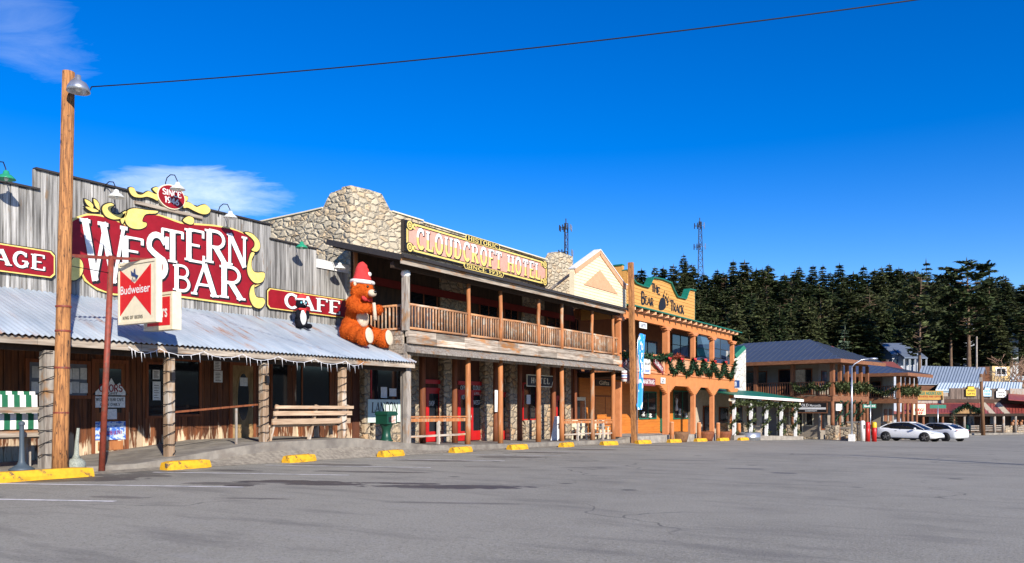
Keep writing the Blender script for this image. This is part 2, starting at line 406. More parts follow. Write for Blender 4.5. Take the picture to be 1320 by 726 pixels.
def glyph_polys(ch, wt, serif, grow=0.):
    w, strokes = GL[ch]; polys = []
    for pts, k in strokes:
        hw = wt * k / 2 + grow
        for a, b in zip(pts, pts[1:]):
            a = Vector(a); b = Vector(b); d = b - a
            if d.length < 1e-6: continue
            d.normalize(); n = Vector((-d.y, d.x)) * hw; e = d * (grow + hw * .15)
            polys.append([tuple(a-n-e), tuple(b-n+e), tuple(b+n+e), tuple(a+n-e)])
        for p in pts[1:-1]:
            polys.append([(p[0]+hw*math.cos(R(60*i+30)), p[1]+hw*math.sin(R(60*i+30))) for i in range(6)])
    if serif:
        sh = wt * .42
        if ch not in SERIF_SKIP or ch == 'U':
            seen = set()
            for pts, k in strokes:
                if len(pts) > 4 and ch != 'U': continue
                for p, q in ((pts[0], pts[1]), (pts[-1], pts[-2])):
                    if p[1] in (0, 1) and abs(q[1]-p[1]) > .3 and not (ch in 'MWNVA' and (p in [(.53,1)] or (ch in 'VW' and p[1] == 0) or (ch == 'N' and p == (.66, 0)) or (ch == 'A' and p[1] == 1) or (ch == 'M' and .1 < p[0] < .8 and p[1] < 1))):
                        key = (round(p[0], 2), p[1])
                        if key in seen: continue
                        seen.add(key)
                        hw = wt * (.5*k + .34) + grow; y0 = 0 - grow - wt*.08 if p[1] == 0 else 1 + grow + wt*.08 - sh - 2*grow
                        if p[1] == 0: polys.append([(p[0]-hw, -wt*.08-grow), (p[0]+hw, -wt*.08-grow), (p[0]+hw, sh+grow-wt*.08), (p[0]-hw, sh+grow-wt*.08)])
                        else: polys.append([(p[0]-hw, 1+wt*.08-sh-grow), (p[0]+hw, 1+wt*.08-sh-grow), (p[0]+hw, 1+wt*.08+grow), (p[0]-hw, 1+wt*.08+grow)])
        if ch in 'CGS':
            t = (.54+.05, .70) if ch == 'S' else (.62, .72)
            polys.append([(t[0]-.05-grow, t[1]-grow), (t[0]+.05+grow, t[1]-grow), (t[0]+.05+grow, 1+grow), (t[0]-.05-grow, 1+grow)])
        if ch in 'S':
            polys.append([(.04-grow, 0-grow), (.13+grow, 0-grow), (.13+grow, .3+grow), (.04-grow, .3+grow)])
    return w, polys
def clip_half(poly, y, keep_above):
    out = []
    for i in range(len(poly)):
        a = poly[i-1]; b = poly[i]
        ia = (a[1] >= y) == keep_above; ib = (b[1] >= y) == keep_above
        if ia != ib:
            t = (y-a[1])/(b[1]-a[1]); out.append((a[0]+(b[0]-a[0])*t, y))
        if ib: out.append(b)
    return out
def union_tris(polys):
    vs = []; fs = []
    for p in polys:
        if len(p) < 3: continue
        p = clean(p)
        fs.append(list(range(len(vs), len(vs)+len(p)))); vs += [Vector(q) for q in p]
    if not fs: return [], []
    ov, oe, of, _, _, ofo = delaunay_2d_cdt(vs, [], fs, 0, 1e-5)
    tri = [tuple(f) for f, o in zip(of, ofo) if o]
    return [(v.x, v.y) for v in ov], tri
def letters(mb, text, M, box, w, wt=.2, serif=True, grow=0., slant=0., half=None, track=0., arch=None, vfun=None):
    """lay text in box (u0,u1,v0,v1) of the frame M at height w above it"""
    u0, u1, v0, v1 = box
    tw = sum(GL[c][0] + track for c in text) - track
    su = (u1-u0)/tw; sv = (v1-v0); x = 0
    for c in text:
        gw, polys = glyph_polys(c, wt, serif, grow)
        if half is not None: polys = [q for q in (clip_half(p, half[0], half[1]) for p in polys) if len(q) > 2]
        if polys:
            pts, tri = union_tris(polys)
            def mp(p):
                uu = u0 + (x + p[0] + slant*p[1]) * su; vv = v0 + p[1]*sv
                if arch: vv += arch((uu-u0)/(u1-u0))
                return (uu, vv)
            mb.tris([mp(p) for p in pts], tri, M, w)
        x += gw + track
    return mb
# ================================================================ GROUND
def asphalt_mat():
    m, t = newmat('asphalt')
    v = t.coord((1, 1, 1))
    fine = t.noise(t.coord((30, 30, 30)), 1., 4., .75)
    mid = t.noise(v, 1.1, 5., .6)
    big = t.noise(t.coord((.16, .10, 1)), 1., 4., .6, .4)
    col = t.mix(t.ramp(mid, .3, .7), (.275, .255, .203), (.190, .175, .138))
    col = t.mix(t.ramp(big, .35, .68), col, (.305, .283, .228))
    col = t.mix(t.ramp(fine, .45, .75, 0., .7), col, (.42, .40, .365))
    dk = t.noise(t.coord((34, 34, 34)), 1., 2., .7); col = t.mix(t.ramp(dk, .56, .7, 0., .6), col, (.07, .068, .066))
    # cracks sealed with tar
    cv = t.n('ShaderNodeTexNoise', i_Vector=t.coord((.35, .35, 1)), i_Scale=1., i_Detail=4.)
    vv = t.n('ShaderNodeMix', data_type='VECTOR'); t.set(vv.inputs[0], .35); t.set(vv.inputs[4], t.coord((.16, .16, 1))); t.set(vv.inputs[5], cv.outputs['Color'])
    cr = t.n('ShaderNodeTexVoronoi', feature='DISTANCE_TO_EDGE', i_Vector=vv.outputs[1], i_Scale=1.)
    ck = t.math('MULTIPLY', t.ramp(cr.outputs[0], .0035, .001), t.ramp(t.noise(t.coord((.12, .12, 1)), 1., 2.), .46, .52))
    col = t.mix(t.math('MULTIPLY', ck, .55), col, (.03, .03, .032))
    # damp and oily patches where cars have stood, by place
    pos = t.coord((1, 1, 1)); sep = t.n('ShaderNodeSeparateXYZ', i_0=pos)
    wob = t.noise(t.coord((1.6, 1.9, 1)), 1., 7., .7, .8)
    tot = None
    for (x, y, rx, ry, a, k) in STAINS:
        ry *= 1.75; k = min(k, .7)
        ca, sa = math.cos(a), math.sin(a)
        dx = t.math('SUBTRACT', sep.outputs[0], x); dy = t.math('SUBTRACT', sep.outputs[1], y)
        e1 = t.math('DIVIDE', t.math('ADD', t.math('MULTIPLY', dx, ca), t.math('MULTIPLY', dy, sa)), rx)
        e2 = t.math('DIVIDE', t.math('SUBTRACT', t.math('MULTIPLY', dy, ca), t.math('MULTIPLY', dx, sa)), ry)
        r = t.math('ADD', t.math('MULTIPLY', e1, e1), t.math('MULTIPLY', e2, e2))
        r = t.math('ADD', r, t.math('MULTIPLY', t.math('SUBTRACT', wob, .5), 3.4))
        q = t.ramp(r, .95, .78, 0., min(1, k*1.25))
        tot = q if tot is None else t.math('MAXIMUM', tot, q)
    col = t.mix(tot, col, (.060, .050, .045))
    lg = t.noise(t.coord((.35, 1.6, 1), rot=(0, 0, R(-65))), 1., 6., .65); col = t.mix(t.ramp(lg, .52, .66, 0., .5), col, (.135, .126, .112)); col = t.mix(t.ramp(lg, .42, .32, 0., .4), col, (.32, .30, .27))
    spots = t.n('ShaderNodeTexVoronoi', feature='F1', i_Vector=t.coord((.55, .55, 1)), i_Scale=1.)
    col = t.mix(t.ramp(spots.outputs[0], .10, .06, 0., .7), col, (.05, .048, .047))
    t.out(col, t.ramp(tot, 0, 1, .82, .5), t.math('ADD', fine, t.math('MULTIPLY', mid, .6)), .6, .02, 0., .35)
    return m
STAINS = []
for px, d, rx, ry, k in [(100, 16.9, 1.5, .35, .6), (170, 17.6, 1.0, .25, .5), (620, 15.4, 1.0, .14, .8), (520, 15.9, .8, .14, .7), (415, 15.7, .9, .16, .8), (310, 15.4, .35, .12, .8), (330, 13.2, .8, .06, .4), (1010, 19.5, .35, .12, .6), (760, 21, .9, .1, .4), (880, 25, 1.4, .16, .35), (1060, 30, 1.5, .2, .3), (590, 12.6, 1.2, .07, .35)]:
    p = at(px, d); STAINS.append((p.x, p.y, rx, ry, R(25), k))
for px, d, rx, ry, k in [(375, 16.2, 1.3, .22, .75), (565, 15.2, 1.6, .2, .75), (300, 19.2, .9, .18, .5), (290, 15.8, .9, .16, .5), (60, 16.6, 1.1, .3, .6),
        (480, 19, 1.6, .16, .5), (700, 29.5, 1.3, .25, .6), (655, 26, 1.2, .3, .5), (760, 33, 1.5, .3, .6), (845, 40, 1.8, .3, .55), (905, 46, 1.6, .4, .5),
        (640, 21, .9, .13, .3), (150, 13.4, .6, .13, .35), (960, 21, .5, .16, .4), (430, 21.5, 1.3, .3, .45), (560, 23.8, 1.2, .3, .45), (200, 18.6, .8, .3, .4)]:
    p = at(px, d); STAINS.append((p.x, p.y, rx, ry, R(rx and 25), k))
m_asph = asphalt_mat()
g = MB()
ys = [-60, -30, -10, 0, 6, 12, 17, 22, 26, 31, 37, 43, 48.6, 54, 60, 65, 70, 76, 83, 90, 99, 108, 130, 170, 260, 420]
xs = [-300, -120, -60, -30, -21, -12, -6, 0, 6, 14, 30, 70, 160, 400]
def gz(x, y):
    return Gz(y)
n = len(xs)
g.add([(x, y, gz(x, y)) for y in ys for x in xs], [(j*n+i, j*n+i+1, (j+1)*n+i+1, (j+1)*n+i) for j in range(len(ys)-1) for i in range(n-1)], 1., True)
kind(g.build('parking_lot', m_asph))
# wooded hill behind the town
g = MB(); nx, ny = 70, 40; vs = []
for j in range(ny):
    s = 108 + (j / (ny-1)) ** 1.4 * 420
    for i in range(nx):
        r = (-.95 + 1.95 * i / (nx-1)) * max(s, 200)
        x = -math.sin(YAW)*s + math.cos(YAW)*r; y = math.cos(YAW)*s + math.sin(YAW)*r
        z = Hz_(x, y) if s < 300 else hill(300) + .06*(s-300) + .5*mnoise.noise(Vector((x*.05, y*.05, 0)))
        vs.append((x, y, z - (.4 if j == 0 else 0)))
g.add(vs, [(j*nx+i, j*nx+i+1, (j+1)*nx+i+1, (j+1)*nx+i) for j in range(ny-1) for i in range(nx-1)], 1., True)
m_hill = mk('hill_floor', (.10, .075, .04), (.035, .035, .018), (.12, .12, .12), .4, .6, .95, .4, .1, third=((.05, .055, .022), (.5, .5, .5), .5, .6), tint=False)
kind(g.build('hillside', m_hill))
# rest of the horizon, behind the camera and to the sides
g = MB(); ring = 48
vs = []
for k in range(ring):
    a = 2*math.pi*k/ring
    for rr, zz in ((330, -1.95), (520, 18), (900, 46), (2600, -4)):
        vs.append((math.cos(a)*rr, math.sin(a)*rr + 60, zz + (8*mnoise.noise(Vector((math.cos(a)*3, math.sin(a)*3, rr*.01))) if rr in (520, 900) else -.3)))
g.add(vs, [(k*4+i, ((k+1) % ring)*4+i, ((k+1) % ring)*4+i+1, k*4+i+1) for k in range(ring) for i in range(3)], 1., True)
kind(g.build('distant_hills', mk('far_forest', (.03, .038, .018), (.014, .02, .011), (.06, .06, .06), .4, .6, .95, .8, 2., tint=False)))
# sidewalk in front of bar and hotel
g = MB(); pr = [-10, 0, 8, 11.5, 13.5, 15.3, 17, 19, 21, 22.8, 26, 31, 35, 39.3]
for a, b in zip(pr, pr[1:]):
    g.hexa([(-24, a, Gz(a)-.4), (-17.9, a, Gz(a)-.4), (-17.9, b, Gz(b)-.4), (-24, b, Gz(b)-.4), (-24, a, Sz(a)), (-17.9, a, Sz(a)), (-17.9, b, Sz(b)), (-24, b, Sz(b))], random.uniform(.85, 1.05))
kind(g.build('sidewalk', m_conc))
g = MB()
for a, b in zip([39.3, 46, 53, 60.3], [46, 53, 60.3]):
    za, zb = lerp_table(BT, a), lerp_table(BT, b)
    g.hexa([(-24, a, -2), (-17.75, a, -2), (-17.75, b, -2), (-24, b, -2), (-24, a, za), (-17.75, a, za), (-17.75, b, zb), (-24, b, zb)], 1.35)
kind(g.build('shop_step', m_conc))
g = MB()   # gravelly dirt at the foot of the walk
for a, b in zip(pr[1:], pr[2:]):
    n_ = 6
    for k in range(n_):
        p, q = a+(b-a)*k/n_, a+(b-a)*(k+1)/n_
        wa = 17.32 + .12*mnoise.noise(Vector((p*1.7, 0, 0))); wb = 17.32 + .12*mnoise.noise(Vector((q*1.7, 0, 0)))
        ha = Gz(p)+.02+max(0, Sz(p)-Gz(p)-.2)*.85; hb = Gz(q)+.02+max(0, Sz(q)-Gz(q)-.2)*.85
        g.add([(-17.95, p, ha), (-17.62, p, Gz(p)+.03+(ha-Gz(p))*.35), (-wa, p, Gz(p)+.005), (-17.95, q, hb), (-17.62, q, Gz(q)+.03+(hb-Gz(q))*.35), (-wb, q, Gz(q)+.005)], [(0, 1, 4, 3), (1, 2, 5, 4)], 1., True)
kind(g.build('gravel_verge', m_dirt))
# painted stall lines
m_line = None
m, t = newmat('worn_white_line')
v = t.coord((3, 3, 3)); f = t.noise(v, 1., 6., .7)
t.out(t.mix(t.ramp(f, .46, .68), (.76, .72, .70), (.34, .34, .33)), .8)
m_line = m
lines = []
for y0, L in [(5.2, 5.2), (7.9, 5.0), (11.2, 4.6), (14.4, 4.4), (18.2, 4.2), (22, 4), (26, 4), (30, 4), (34.2, 4), (38.4, 4), (43, 4), (48, 4), (53, 4), (58, 4)]:
    g = MB(); a0 = R(25)
    nseg = 6
    for k in range(nseg):
        s0, s1 = L*k/nseg, L*(k+1)/nseg
        q = []
        for s, w in ((s0, -.06), (s1, -.06), (s1, .06), (s0, .06)):
            x = -16.8 + s*math.cos(a0) - w*math.sin(a0); y = y0 + s*math.sin(a0) + w*math.cos(a0)
            q.append((x, y, Gz(y) + .006))
        g.add(q, [(0, 1, 2, 3)])
    kind(g.build('parking_line', m_line))

# ================================================================ helpers for facades
def boards_v(mb, D, y0, y1, zb, zt, th=.03, wmin=.14, wmax=.26, x_out=True, tlo=.7, thi=1.15):
    """vertical boards on a facade plane x=-D; zb/zt number or function of y"""
    fb = zb if callable(zb) else (lambda y: zb); ft = zt if callable(zt) else (lambda y: zt)
    y = y0
    while y < y1 - .01:
        w = min(random.uniform(wmin, wmax), y1-y)
        j = random.uniform(0, .014)
        b = fb(y + w/2); t_ = ft(y + w/2)
        if t_ - b > .01:
            mb.box(-D-.05, -D+th+j-.02, y+.007, y+w-.009, b, t_ + random.uniform(-.02, .015), random.uniform(tlo, thi))
        y += w
def window(parent, D, y0, y1, z0, z1, fm, gm=None, fr=.07, mull=(), cross=(), name='window', depth=.05):
    g = MB()
    g.box(-D, -D+depth, y0-fr, y1+fr, z0-fr, z0); g.box(-D, -D+depth, y0-fr, y1+fr, z1, z1+fr)
    g.box(-D, -D+depth, y0-fr, y0, z0, z1); g.box(-D, -D+depth, y1, y1+fr, z0, z1)
    for a in mull: g.box(-D, -D+depth-.01, y0+(y1-y0)*a-.025, y0+(y1-y0)*a+.025, z0, z1)
    for a in cross: g.box(-D, -D+depth-.014, y0, y1, z0+(z1-z0)*a-.02, z0+(z1-z0)*a+.02)
    f = g.build(name, fm, parent)
    g = MB().box(-D-.01, -D+.012, y0, y1, z0, z1); g.build('pane', gm or m_glass, f)
    return f
def corrugated(mb, x_hi, z_hi, x_lo, z_lo, y0, y1, pitch=.14, amp=.02, th=.01, rows=3, jag=True):
    n = int((y1-y0)/pitch*6)
    vs = []; 
    for j in range(rows+1):
        f = j/rows
        for i in range(n+1):
            y = y0+(y1-y0)*i/n
            x = x_hi+(x_lo-x_hi)*f; 
            if jag and j == rows: x += .05*mnoise.noise(Vector((math.floor(y/.85)*3.7, 0, 0))); 
            sag = .015*mnoise.noise(Vector((y*.5, f*2, 3)))
            vs.append((x, y, z_hi+(z_lo-z_hi)*f + amp*math.sin(2*math.pi*y/pitch) + sag))
    m = len(vs); vs += [(a, b, c-th) for a, b, c in vs]
    w = n+1; fs = []
    for j in range(rows):
        for i in range(n):
            a = j*w+i; fs.append((a, a+w, a+w+1, a+1)); fs.append((m+a, m+a+1, m+a+w+1, m+a+w))
    for i in range(n): a = rows*w+i; fs.append((a, m+a, m+a+1, a+1))
    mb.add(vs, fs, 1., True)
def wrap_wire(name, x, y, z0, z1, r, turns, label, mat):
    pts = []; k = int(turns*10)
    for i in range(k+1):
        a = 2*math.pi*i/10; pts.append((x+r*math.cos(a), y+r*math.sin(a), z0+(z1-z0)*i/k+.03*math.sin(i)))
    o = MB().tube(pts, .011, 5).build(name, mat)
    return tag(o, label, 'light cord', 'dark light cords wound round the bar porch posts')

# ================================================================ THE BAR
DW = 21.5; DL = 21.3
bar = thing('bar_building', 'long single-storey wooden bar with weathered false front and rusty tin porch roof', 'building', (-DW, 12, 0))
y47, y348, y407, y463 = Y(47, DW), Y(348, DW), Y(407, DW), Y(463, DW)
def top_z(y): return 7.03 if y < y47 else 7.55 if y < y348 else 7.08 if y < y407 else 6.78
g = MB(); boards_v(g, DW, 2.0, y463-.02, 3.6, top_z, thi=1.2, tlo=.62)
g.build('false_front', m_grey, bar)
g = MB()
for a, b, z in ((2, y47, 7.03), (y47, y348, 7.55), (y348, y407, 7.08)):
    g.box(-DW-.09, -DW+.09, a-.05, b+.05, z+.01, z+.06)
g.build('coping', m_dark, bar)
g = MB(); g.box(-DW+.03, -DW+.075, y407, y463-.03, 6.45, 6.75); g.build('white_trim', m_white, bar)
g = MB(); g.box(-DW-14, -DW-.06, 2, 22.2, 3.3, 5.6, .5); g.box(-DW-14, -DW-.1, 2, 22.2, -.2, 3.3); g.build('body', m_grey, bar)
# porch roof
EZ = 3.03; RZ = 4.46; yE = Y(536, 18.0)
g = MB(); corrugated(g, -DW+.03, RZ, -17.95, EZ, 2., yE); g.build('porch_roof', m_corr, bar)
g = MB()
y = 2.
while y < yE - .2:
    w = min(random.uniform(2.2, 3.2), yE-y); g.box(-18.12, -18.03, y, y+w-.01, EZ-.2, EZ-.035, random.uniform(.7, 1.2)); y += w
g.build('fascia_board', m_greyh, bar)
g = MB()
y = 2.4
while y < yE-.1:
    g.beam((-DW+.1, y, RZ-.12), (-18.2, y, EZ-.09), .06, .12); y += .8
g.beam((-18.35, 2, EZ-.24), (-18.35, yE, EZ-.24), .12, .16)
g.build('rafters', m_ceiling, bar)
# ground-floor wall under the porch
WT = 3.9
zf = lambda y: Sz(y)
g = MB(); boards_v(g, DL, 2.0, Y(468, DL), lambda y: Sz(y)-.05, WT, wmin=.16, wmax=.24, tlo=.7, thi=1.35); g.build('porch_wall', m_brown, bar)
g = MB()
for px in (62, 218, 340, 441, 524):
    yy = Y(px, 18.3); w = .2 if px != 62 else .26
    gg = MB().beam((-18.3, yy, Sz(yy)-.02), (-18.3, yy, EZ-.3), w, w*.9, random.uniform(.8, 1.2))
    gg.build('post', m_greyd if px in (62, 524) else m_tan, bar)
    zc = EZ - .42
cords = [('light_cord', 62, 'dark wire wound round the grey porch post beside the striped seat'), ('light_cord', 218, 'dark wire wound round the porch post left of the oval-glass door'),
         ('light_cord', 340, 'dark wire wound round the porch post right of the oval-glass door'), ('light_cord', 441, 'dark wire wound round the porch post behind the rustic plank seat')]
for nme, px, lb in cords:
    yy = Y(px, 18.3); wrap_wire(nme, -18.3, yy, Sz(yy)+.05, EZ-.35, .155 if px != 62 else .19, 9, lb, m_black)
# notice board, posters, doors, windows on the wall
def wrect(pxa, pxb, pyt, pyb, D, zc=None):
    ya, yb = Y(pxa, D), Y(pxb, D); c = (pxa+pxb)/2
    return ya, yb, Z(c, pyb, D), Z(c, pyt, D)
ya, yb, za, zb = wrect(31, 115, 464, 514, DL)
nb = thing('notice_board', 'wooden notice board with glass and pinned papers behind the tall lamp pole', 'notice board', (-DL+.03, (ya+yb)/2, za))
g = MB(); fr = .09
g.box(-DL+.03, -DL+.09, ya, yb, za, za+fr); g.box(-DL+.03, -DL+.09, ya, yb, zb-fr, zb); g.box(-DL+.03, -DL+.09, ya, ya+fr, za+fr, zb-fr); g.box(-DL+.03, -DL+.09, yb-fr, yb, za+fr, zb-fr)
g.build('frame', m_logd, nb)
MB().box(-DL+.03, -DL+.05, ya+fr, yb-fr, za+fr, zb-fr).build('backing', mk('grey_felt', (.16, .18, .22), None, tint=False), nb)
for k in range(14):
    u = ya+fr+.04+(k % 7)*(yb-ya-2*fr-.05)/7+random.uniform(0, .04); v = za+fr+(.42 if k < 7 else .04)+random.uniform(0, .04)*(1 if k >= 7 else 1)
    w = random.uniform(.17, .23); h = random.uniform(.26, .33)
    MB().box(-DL+.05, -DL+.058+.002*k, u, u+w, v, v+h, random.uniform(.6, 1)).build('paper_sheet', m_paper, nb)
# door with beer poster (px 121-160)
ya, yb, za, zb = wrect(121, 160, 457, 566, DL); za = Sz(ya)
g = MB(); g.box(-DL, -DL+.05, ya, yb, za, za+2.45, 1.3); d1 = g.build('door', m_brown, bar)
MB().box(-DL+.05, -DL+.07, ya-.1, ya, za, za+2.55).box(-DL+.05, -DL+.07, yb, yb+.1, za, za+2.55).box(-DL+.05, -DL+.07, ya, yb, za+2.45, za+2.55).build('door_frame', m_logd, d1)
MB().box(-DL+.05, -DL+.06, ya+.12, yb-.12, za+1.1, za+2.3).build('pane', m_glass, d1)
MB().box(-DL+.05, -DL+.075, ya+.08, yb-.08, za+.08, za+.32).build('kick_plate', m_log, d1)
yc = (ya+yb)/2; M = front_M(DL)
pt = thing('beer_poster', 'white mountain-shaped beer poster with red script on the left door', 'poster', (-DL+.062, yc, za+1.5))
w0 = .064
MB().prism([(yc-.52, za+1.58), (yc-.2, za+1.88), (yc-.1, za+1.82), (yc+.02, za+2.05), (yc+.14, za+1.84), (yc+.26, za+1.92), (yc+.5, za+1.58)], .062, .07, M).prism([(yc-.46, za+1.24), (yc+.42, za+1.24), (yc+.42, za+1.54), (yc-.46, za+1.54)], .062, .069, M).prism([(yc-.2, za+.92), (yc+.18, za+.92), (yc+.18, za+1.2), (yc-.2, za+1.2)], .062, .068, M).build('sheet', m_paper, pt)
g = MB(); letters(g, 'COORS', M, (yc-.34, yc+.34, za+1.68, za+1.86), .073, .2, False); g.build('lettering', m_red, pt)
g = MB(); letters(g, 'LIGHT', M, (yc-.2, yc+.2, za+1.595, za+1.66), .073, .2, False); letters(g, 'WESTERN BAR & CAFE'.replace('& ', ''), M, (yc-.42, yc+.38, za+1.42, za+1.5), .073, .2, False); letters(g, 'OPEN DAILY', M, (yc-.3, yc+.28, za+1.29, za+1.36), .073, .2, False); g.build('small_lettering', m_dark, pt)
bp = thing('banner_poster', 'wide blue poster with white streaks low on the left door', 'poster', (-DL+.06, yc, za+.4))
m_bluep = mk('blue_poster', (.05, .14, .5), (.5, .6, .75), (5, 5, 9), .45, .55, tint=False)
MB().box(-DL+.052, -DL+.068, ya-.02, yb+.0, za+.36, za+.86).build('sheet', m_bluep, bp)
g = MB(); letters(g, 'MICHELOB ULTRA', M, (ya+.1, yb-.1, za+.5, za+.6), .071, .2, False); g.build('lettering', m_red, bp)
# dark window left of the post, window row
def bwin(pxa, pxb, pyt, pyb, mull=(), zb_=None):
    ya, yb, za, zb = wrect(pxa, pxb, pyt, pyb, DL)
    return window(bar, DL-.01, ya, yb, zb_ or za, zb, m_logd, mull=mull)
bwin(190, 214, 470, 536); bwin(222, 256, 466, 534)
bwin(350, 424, 468, 526, (.5,))
# posters on wall
for pxa, pxb, pyt, pyb, lb in ((195, 204, 477, 489, 'small grey printed notice high on the window left of the second porch post'), (195, 205, 492, 516, 'tall white printed notice low on the window left of the second porch post'),
        (274, 283, 462, 477, 'upper of two small papers pinned left of the oval-glass door'), (274, 285, 478, 493, 'lower framed paper pinned left of the oval-glass door'), (384, 389, 0, 0, None)):
    if lb is None: continue
    ya, yb, za, zb = wrect(pxa, pxb, pyt, pyb, DL)
    o = thing('notice', lb, 'notice', (-DL+.06, (ya+yb)/2, za))
    MB().box(-DL+.062, -DL+.07, ya, yb, za, zb, .95).build('sheet', m_paper, o)
    g = MB(); M = front_M(DL)
    n = 6
    for k in range(n):
        v = za+(zb-za)*(.12+.78*k/n); g.add([M @ Vector((ya+(yb-ya)*.15, v, .0735)), M @ Vector((ya+(yb-ya)*random.uniform(.5, .88), v, .0735)), M @ Vector((ya+(yb-ya)*.8, v+.016, .0735)), M @ Vector((ya+(yb-ya)*.15, v+.016, .0735))], [(0, 1, 2, 3)])
    g.build('print', m_dark, o)
# oval glass door px 298-325
ya, yb, za, zb = wrect(298, 325, 0, 0, DL); za = Sz(ya)
m_odoor = mk('worn_olive_door', (.30, .20, .09), (.16, .10, .04), (6, 6, 1.5), third=((.34, .22, .10), (3, 3, 2), .5, .6))
g = MB(); g.box(-DL, -DL+.055, ya, yb, za, za+2.3); od = g.build('door', m_odoor, bar); od['label'] = 'worn olive door with tall oval glass'
M = front_M(DL); yc = (ya+yb)/2; zc = za+1.3
def ell(rx, rz, n=28): return [(yc+rx*math.cos(2*math.pi*k/n), zc+rz*math.sin(2*math.pi*k/n)) for k in range(n)]
MB().prism(ell(.27, .82), .055, .075, M).build('oval_frame', m_odoor, od)
MB().prism(ell(.215, .75), .056, .08, M).build('pane', m_glass, od)
MB().box(-DL+.08, -DL+.086, yc-.14, yc+.16, zc+.35, zc+.62, .8).build('paper_sheet', m_paper, od)
MB().ball((-DL+.1, yb-.07, za+1.0), .035, 8, 6).tube([(-DL+.05, yb-.07, za+1.), (-DL+.1, yb-.07, za+1.)], .012).build('handle', m_steel, od)
MB().box(-DL, -DL+.08, ya-.1, ya, za, za+2.42).box(-DL, -DL+.08, yb, yb+.1, za, za+2.42).box(-DL, -DL+.08, ya, yb, za+2.3, za+2.42).build('door_frame', m_logd, od)
# side strip: neon sign and painted tree in the right window
ya, yb, za, zb = wrect(388, 404, 484, 520, DL)
yc = (ya+yb)/2
o = thing('window_decal', 'frosted round emblem above a white tree shape on the window behind the rustic seat', 'decal', (-DL+.03, yc, za))
g = MB(); M = front_M(DL)
for k in range(20):
    a0, a1 = 2*math.pi*k/20, 2*math.pi*(k+1)/20
    g.add([M @ Vector((yc+.24*math.cos(a0), zb-.3+.24*math.sin(a0), .012)), M @ Vector((yc+.24*math.cos(a1), zb-.3+.24*math.sin(a1), .012)), M @ Vector((yc+.18*math.cos(a1), zb-.3+.18*math.sin(a1), .012)), M @ Vector((yc+.18*math.cos(a0), zb-.3+.18*math.sin(a0), .012))], [(0, 1, 2, 3)])
letters(g, 'S', M, (yc-.09, yc+.09, zb-.42, zb-.18), .012, .2, False)
for k in range(3):
    g.prism([(yc-.16-.05*k, zb-.68-.16*k), (yc+.16+.05*k, zb-.68-.16*k), (yc, zb-.5-.16*k)], .010-.001*k, .012+.002*k, M)
g.build('frosting', mk('frost_white', (.55, .6, .65), None, tint=False), o)
# sloped handrail between posts 218 and 340
a = P3(222, 532, 18.5); b = P3(338, 521, 18.5)
hr = thing('handrail', 'thin sloping handrail along the ramp between two porch posts', 'handrail', (-18.5, a.y, Sz(a.y)))
MB().beam((-18.5, a.y-.1, a.z), (-18.5, b.y+.02, b.z), .04, .05).build('rail', m_logd, hr)
MB().beam((-18.5, b.y-.9, Sz(b.y-.9)), (-18.5, b.y-.9, b.z-.12), .05, .05).build('post', m_greyd, hr)
# hanging rusty tin box / hook on posts
for px in (218, 340):
    yy = Y(px, 18.3)
    MB().box(-18.2, -18.12, yy-.05, yy+.05, 2.15, 2.36).build('junction_box', m_black, bar)
# icicle lights along the eave
m_ice = mk('icicle_white', (.75, .75, .78), None, tint=False, rough=.4)
sw = [Y(px, 17.98) for px in (165, 205, 262, 312, 358, 405, 445, 468)]
for i, (a, b) in enumerate(zip(sw, sw[1:])):
    g = MB(); pts = []
    for k in range(11):
        f = k/10; pts.append((-17.96, a+(b-a)*f, EZ-.12 - .13*4*f*(1-f)*random.uniform(.9, 1.1)))
    g.tube(pts, .009, 5)
    for k in (1, 2, 4, 5, 7, 9):
        p = pts[k]; L = random.choice([.07, .12, .24, .16]); g.tube([(p[0], p[1], p[2]), (p[0]+.01, p[1]+.015, p[2]-L)], [.009, .003], 5)
    nth = ['first', 'second', 'third', 'fourth', 'fifth', 'sixth', 'seventh'][i]
    tag(g.build('icicle_lights', m_ice), 'white icicle light swag under the tin eave, %s swag counted from the tall lamp pole' % nth, 'string lights', 'icicle light swags along the bar eave')
# ---------------------------------------------------------------- gooseneck lamps
m_lampg = mk('lamp_green_enamel', (.03, .30, .16), None, tint=False, rough=.3)
m_lampw = mk('lamp_white_enamel', (.75, .76, .70), None, tint=False, rough=.3)
def gooseneck(px, py, mat, label):
    D = DW-.62; p = P3(px, py, D); tz = top_z(p.y)
    o = thing('gooseneck_lamp', label, 'lamp', (-DW, p.y, tz), group='gooseneck lamps along the bar false front')
    h = max(.15, p.z - tz + .22)
    c = Vector((-DW+.05, p.y, tz-.1)); pts = [c, c+Vector((0, 0, h+.12))]
    top = p.z + .3
    pts = [c, Vector((-DW+.05, p.y, top-.12)), Vector((-DW+.12, p.y, top+.02)), Vector((-DW+.28, p.y, top+.08)), Vector((-DW+.48, p.y, top+.04)), Vector((-D-.02, p.y, p.z+.16)), Vector((-D, p.y, p.z+.05))]
    MB().tube(pts, .014, 7).build('arm', m_black, o)
    MB().lathe([(.02, .12), (.06, .1), (.075, .03), (.13, 0), (.2, -.07), (.215, -.1), (.205, -.1), (.11, -.02), (.0, .0)], 18, p).build('shade', mat, o)
    MB().ball(p+Vector((0, 0, -.07)), (.05, .05, .07), 8, 6).build('bulb', m_lampw, o)
gooseneck(8, 226, m_lampg, 'green gooseneck lamp above the GARAGE sign')
gooseneck(150, 250, m_lampw, 'white gooseneck lamp above the left end of the big red sign')
gooseneck(229, 240, m_lampw, 'white gooseneck lamp directly above the small oval sign')
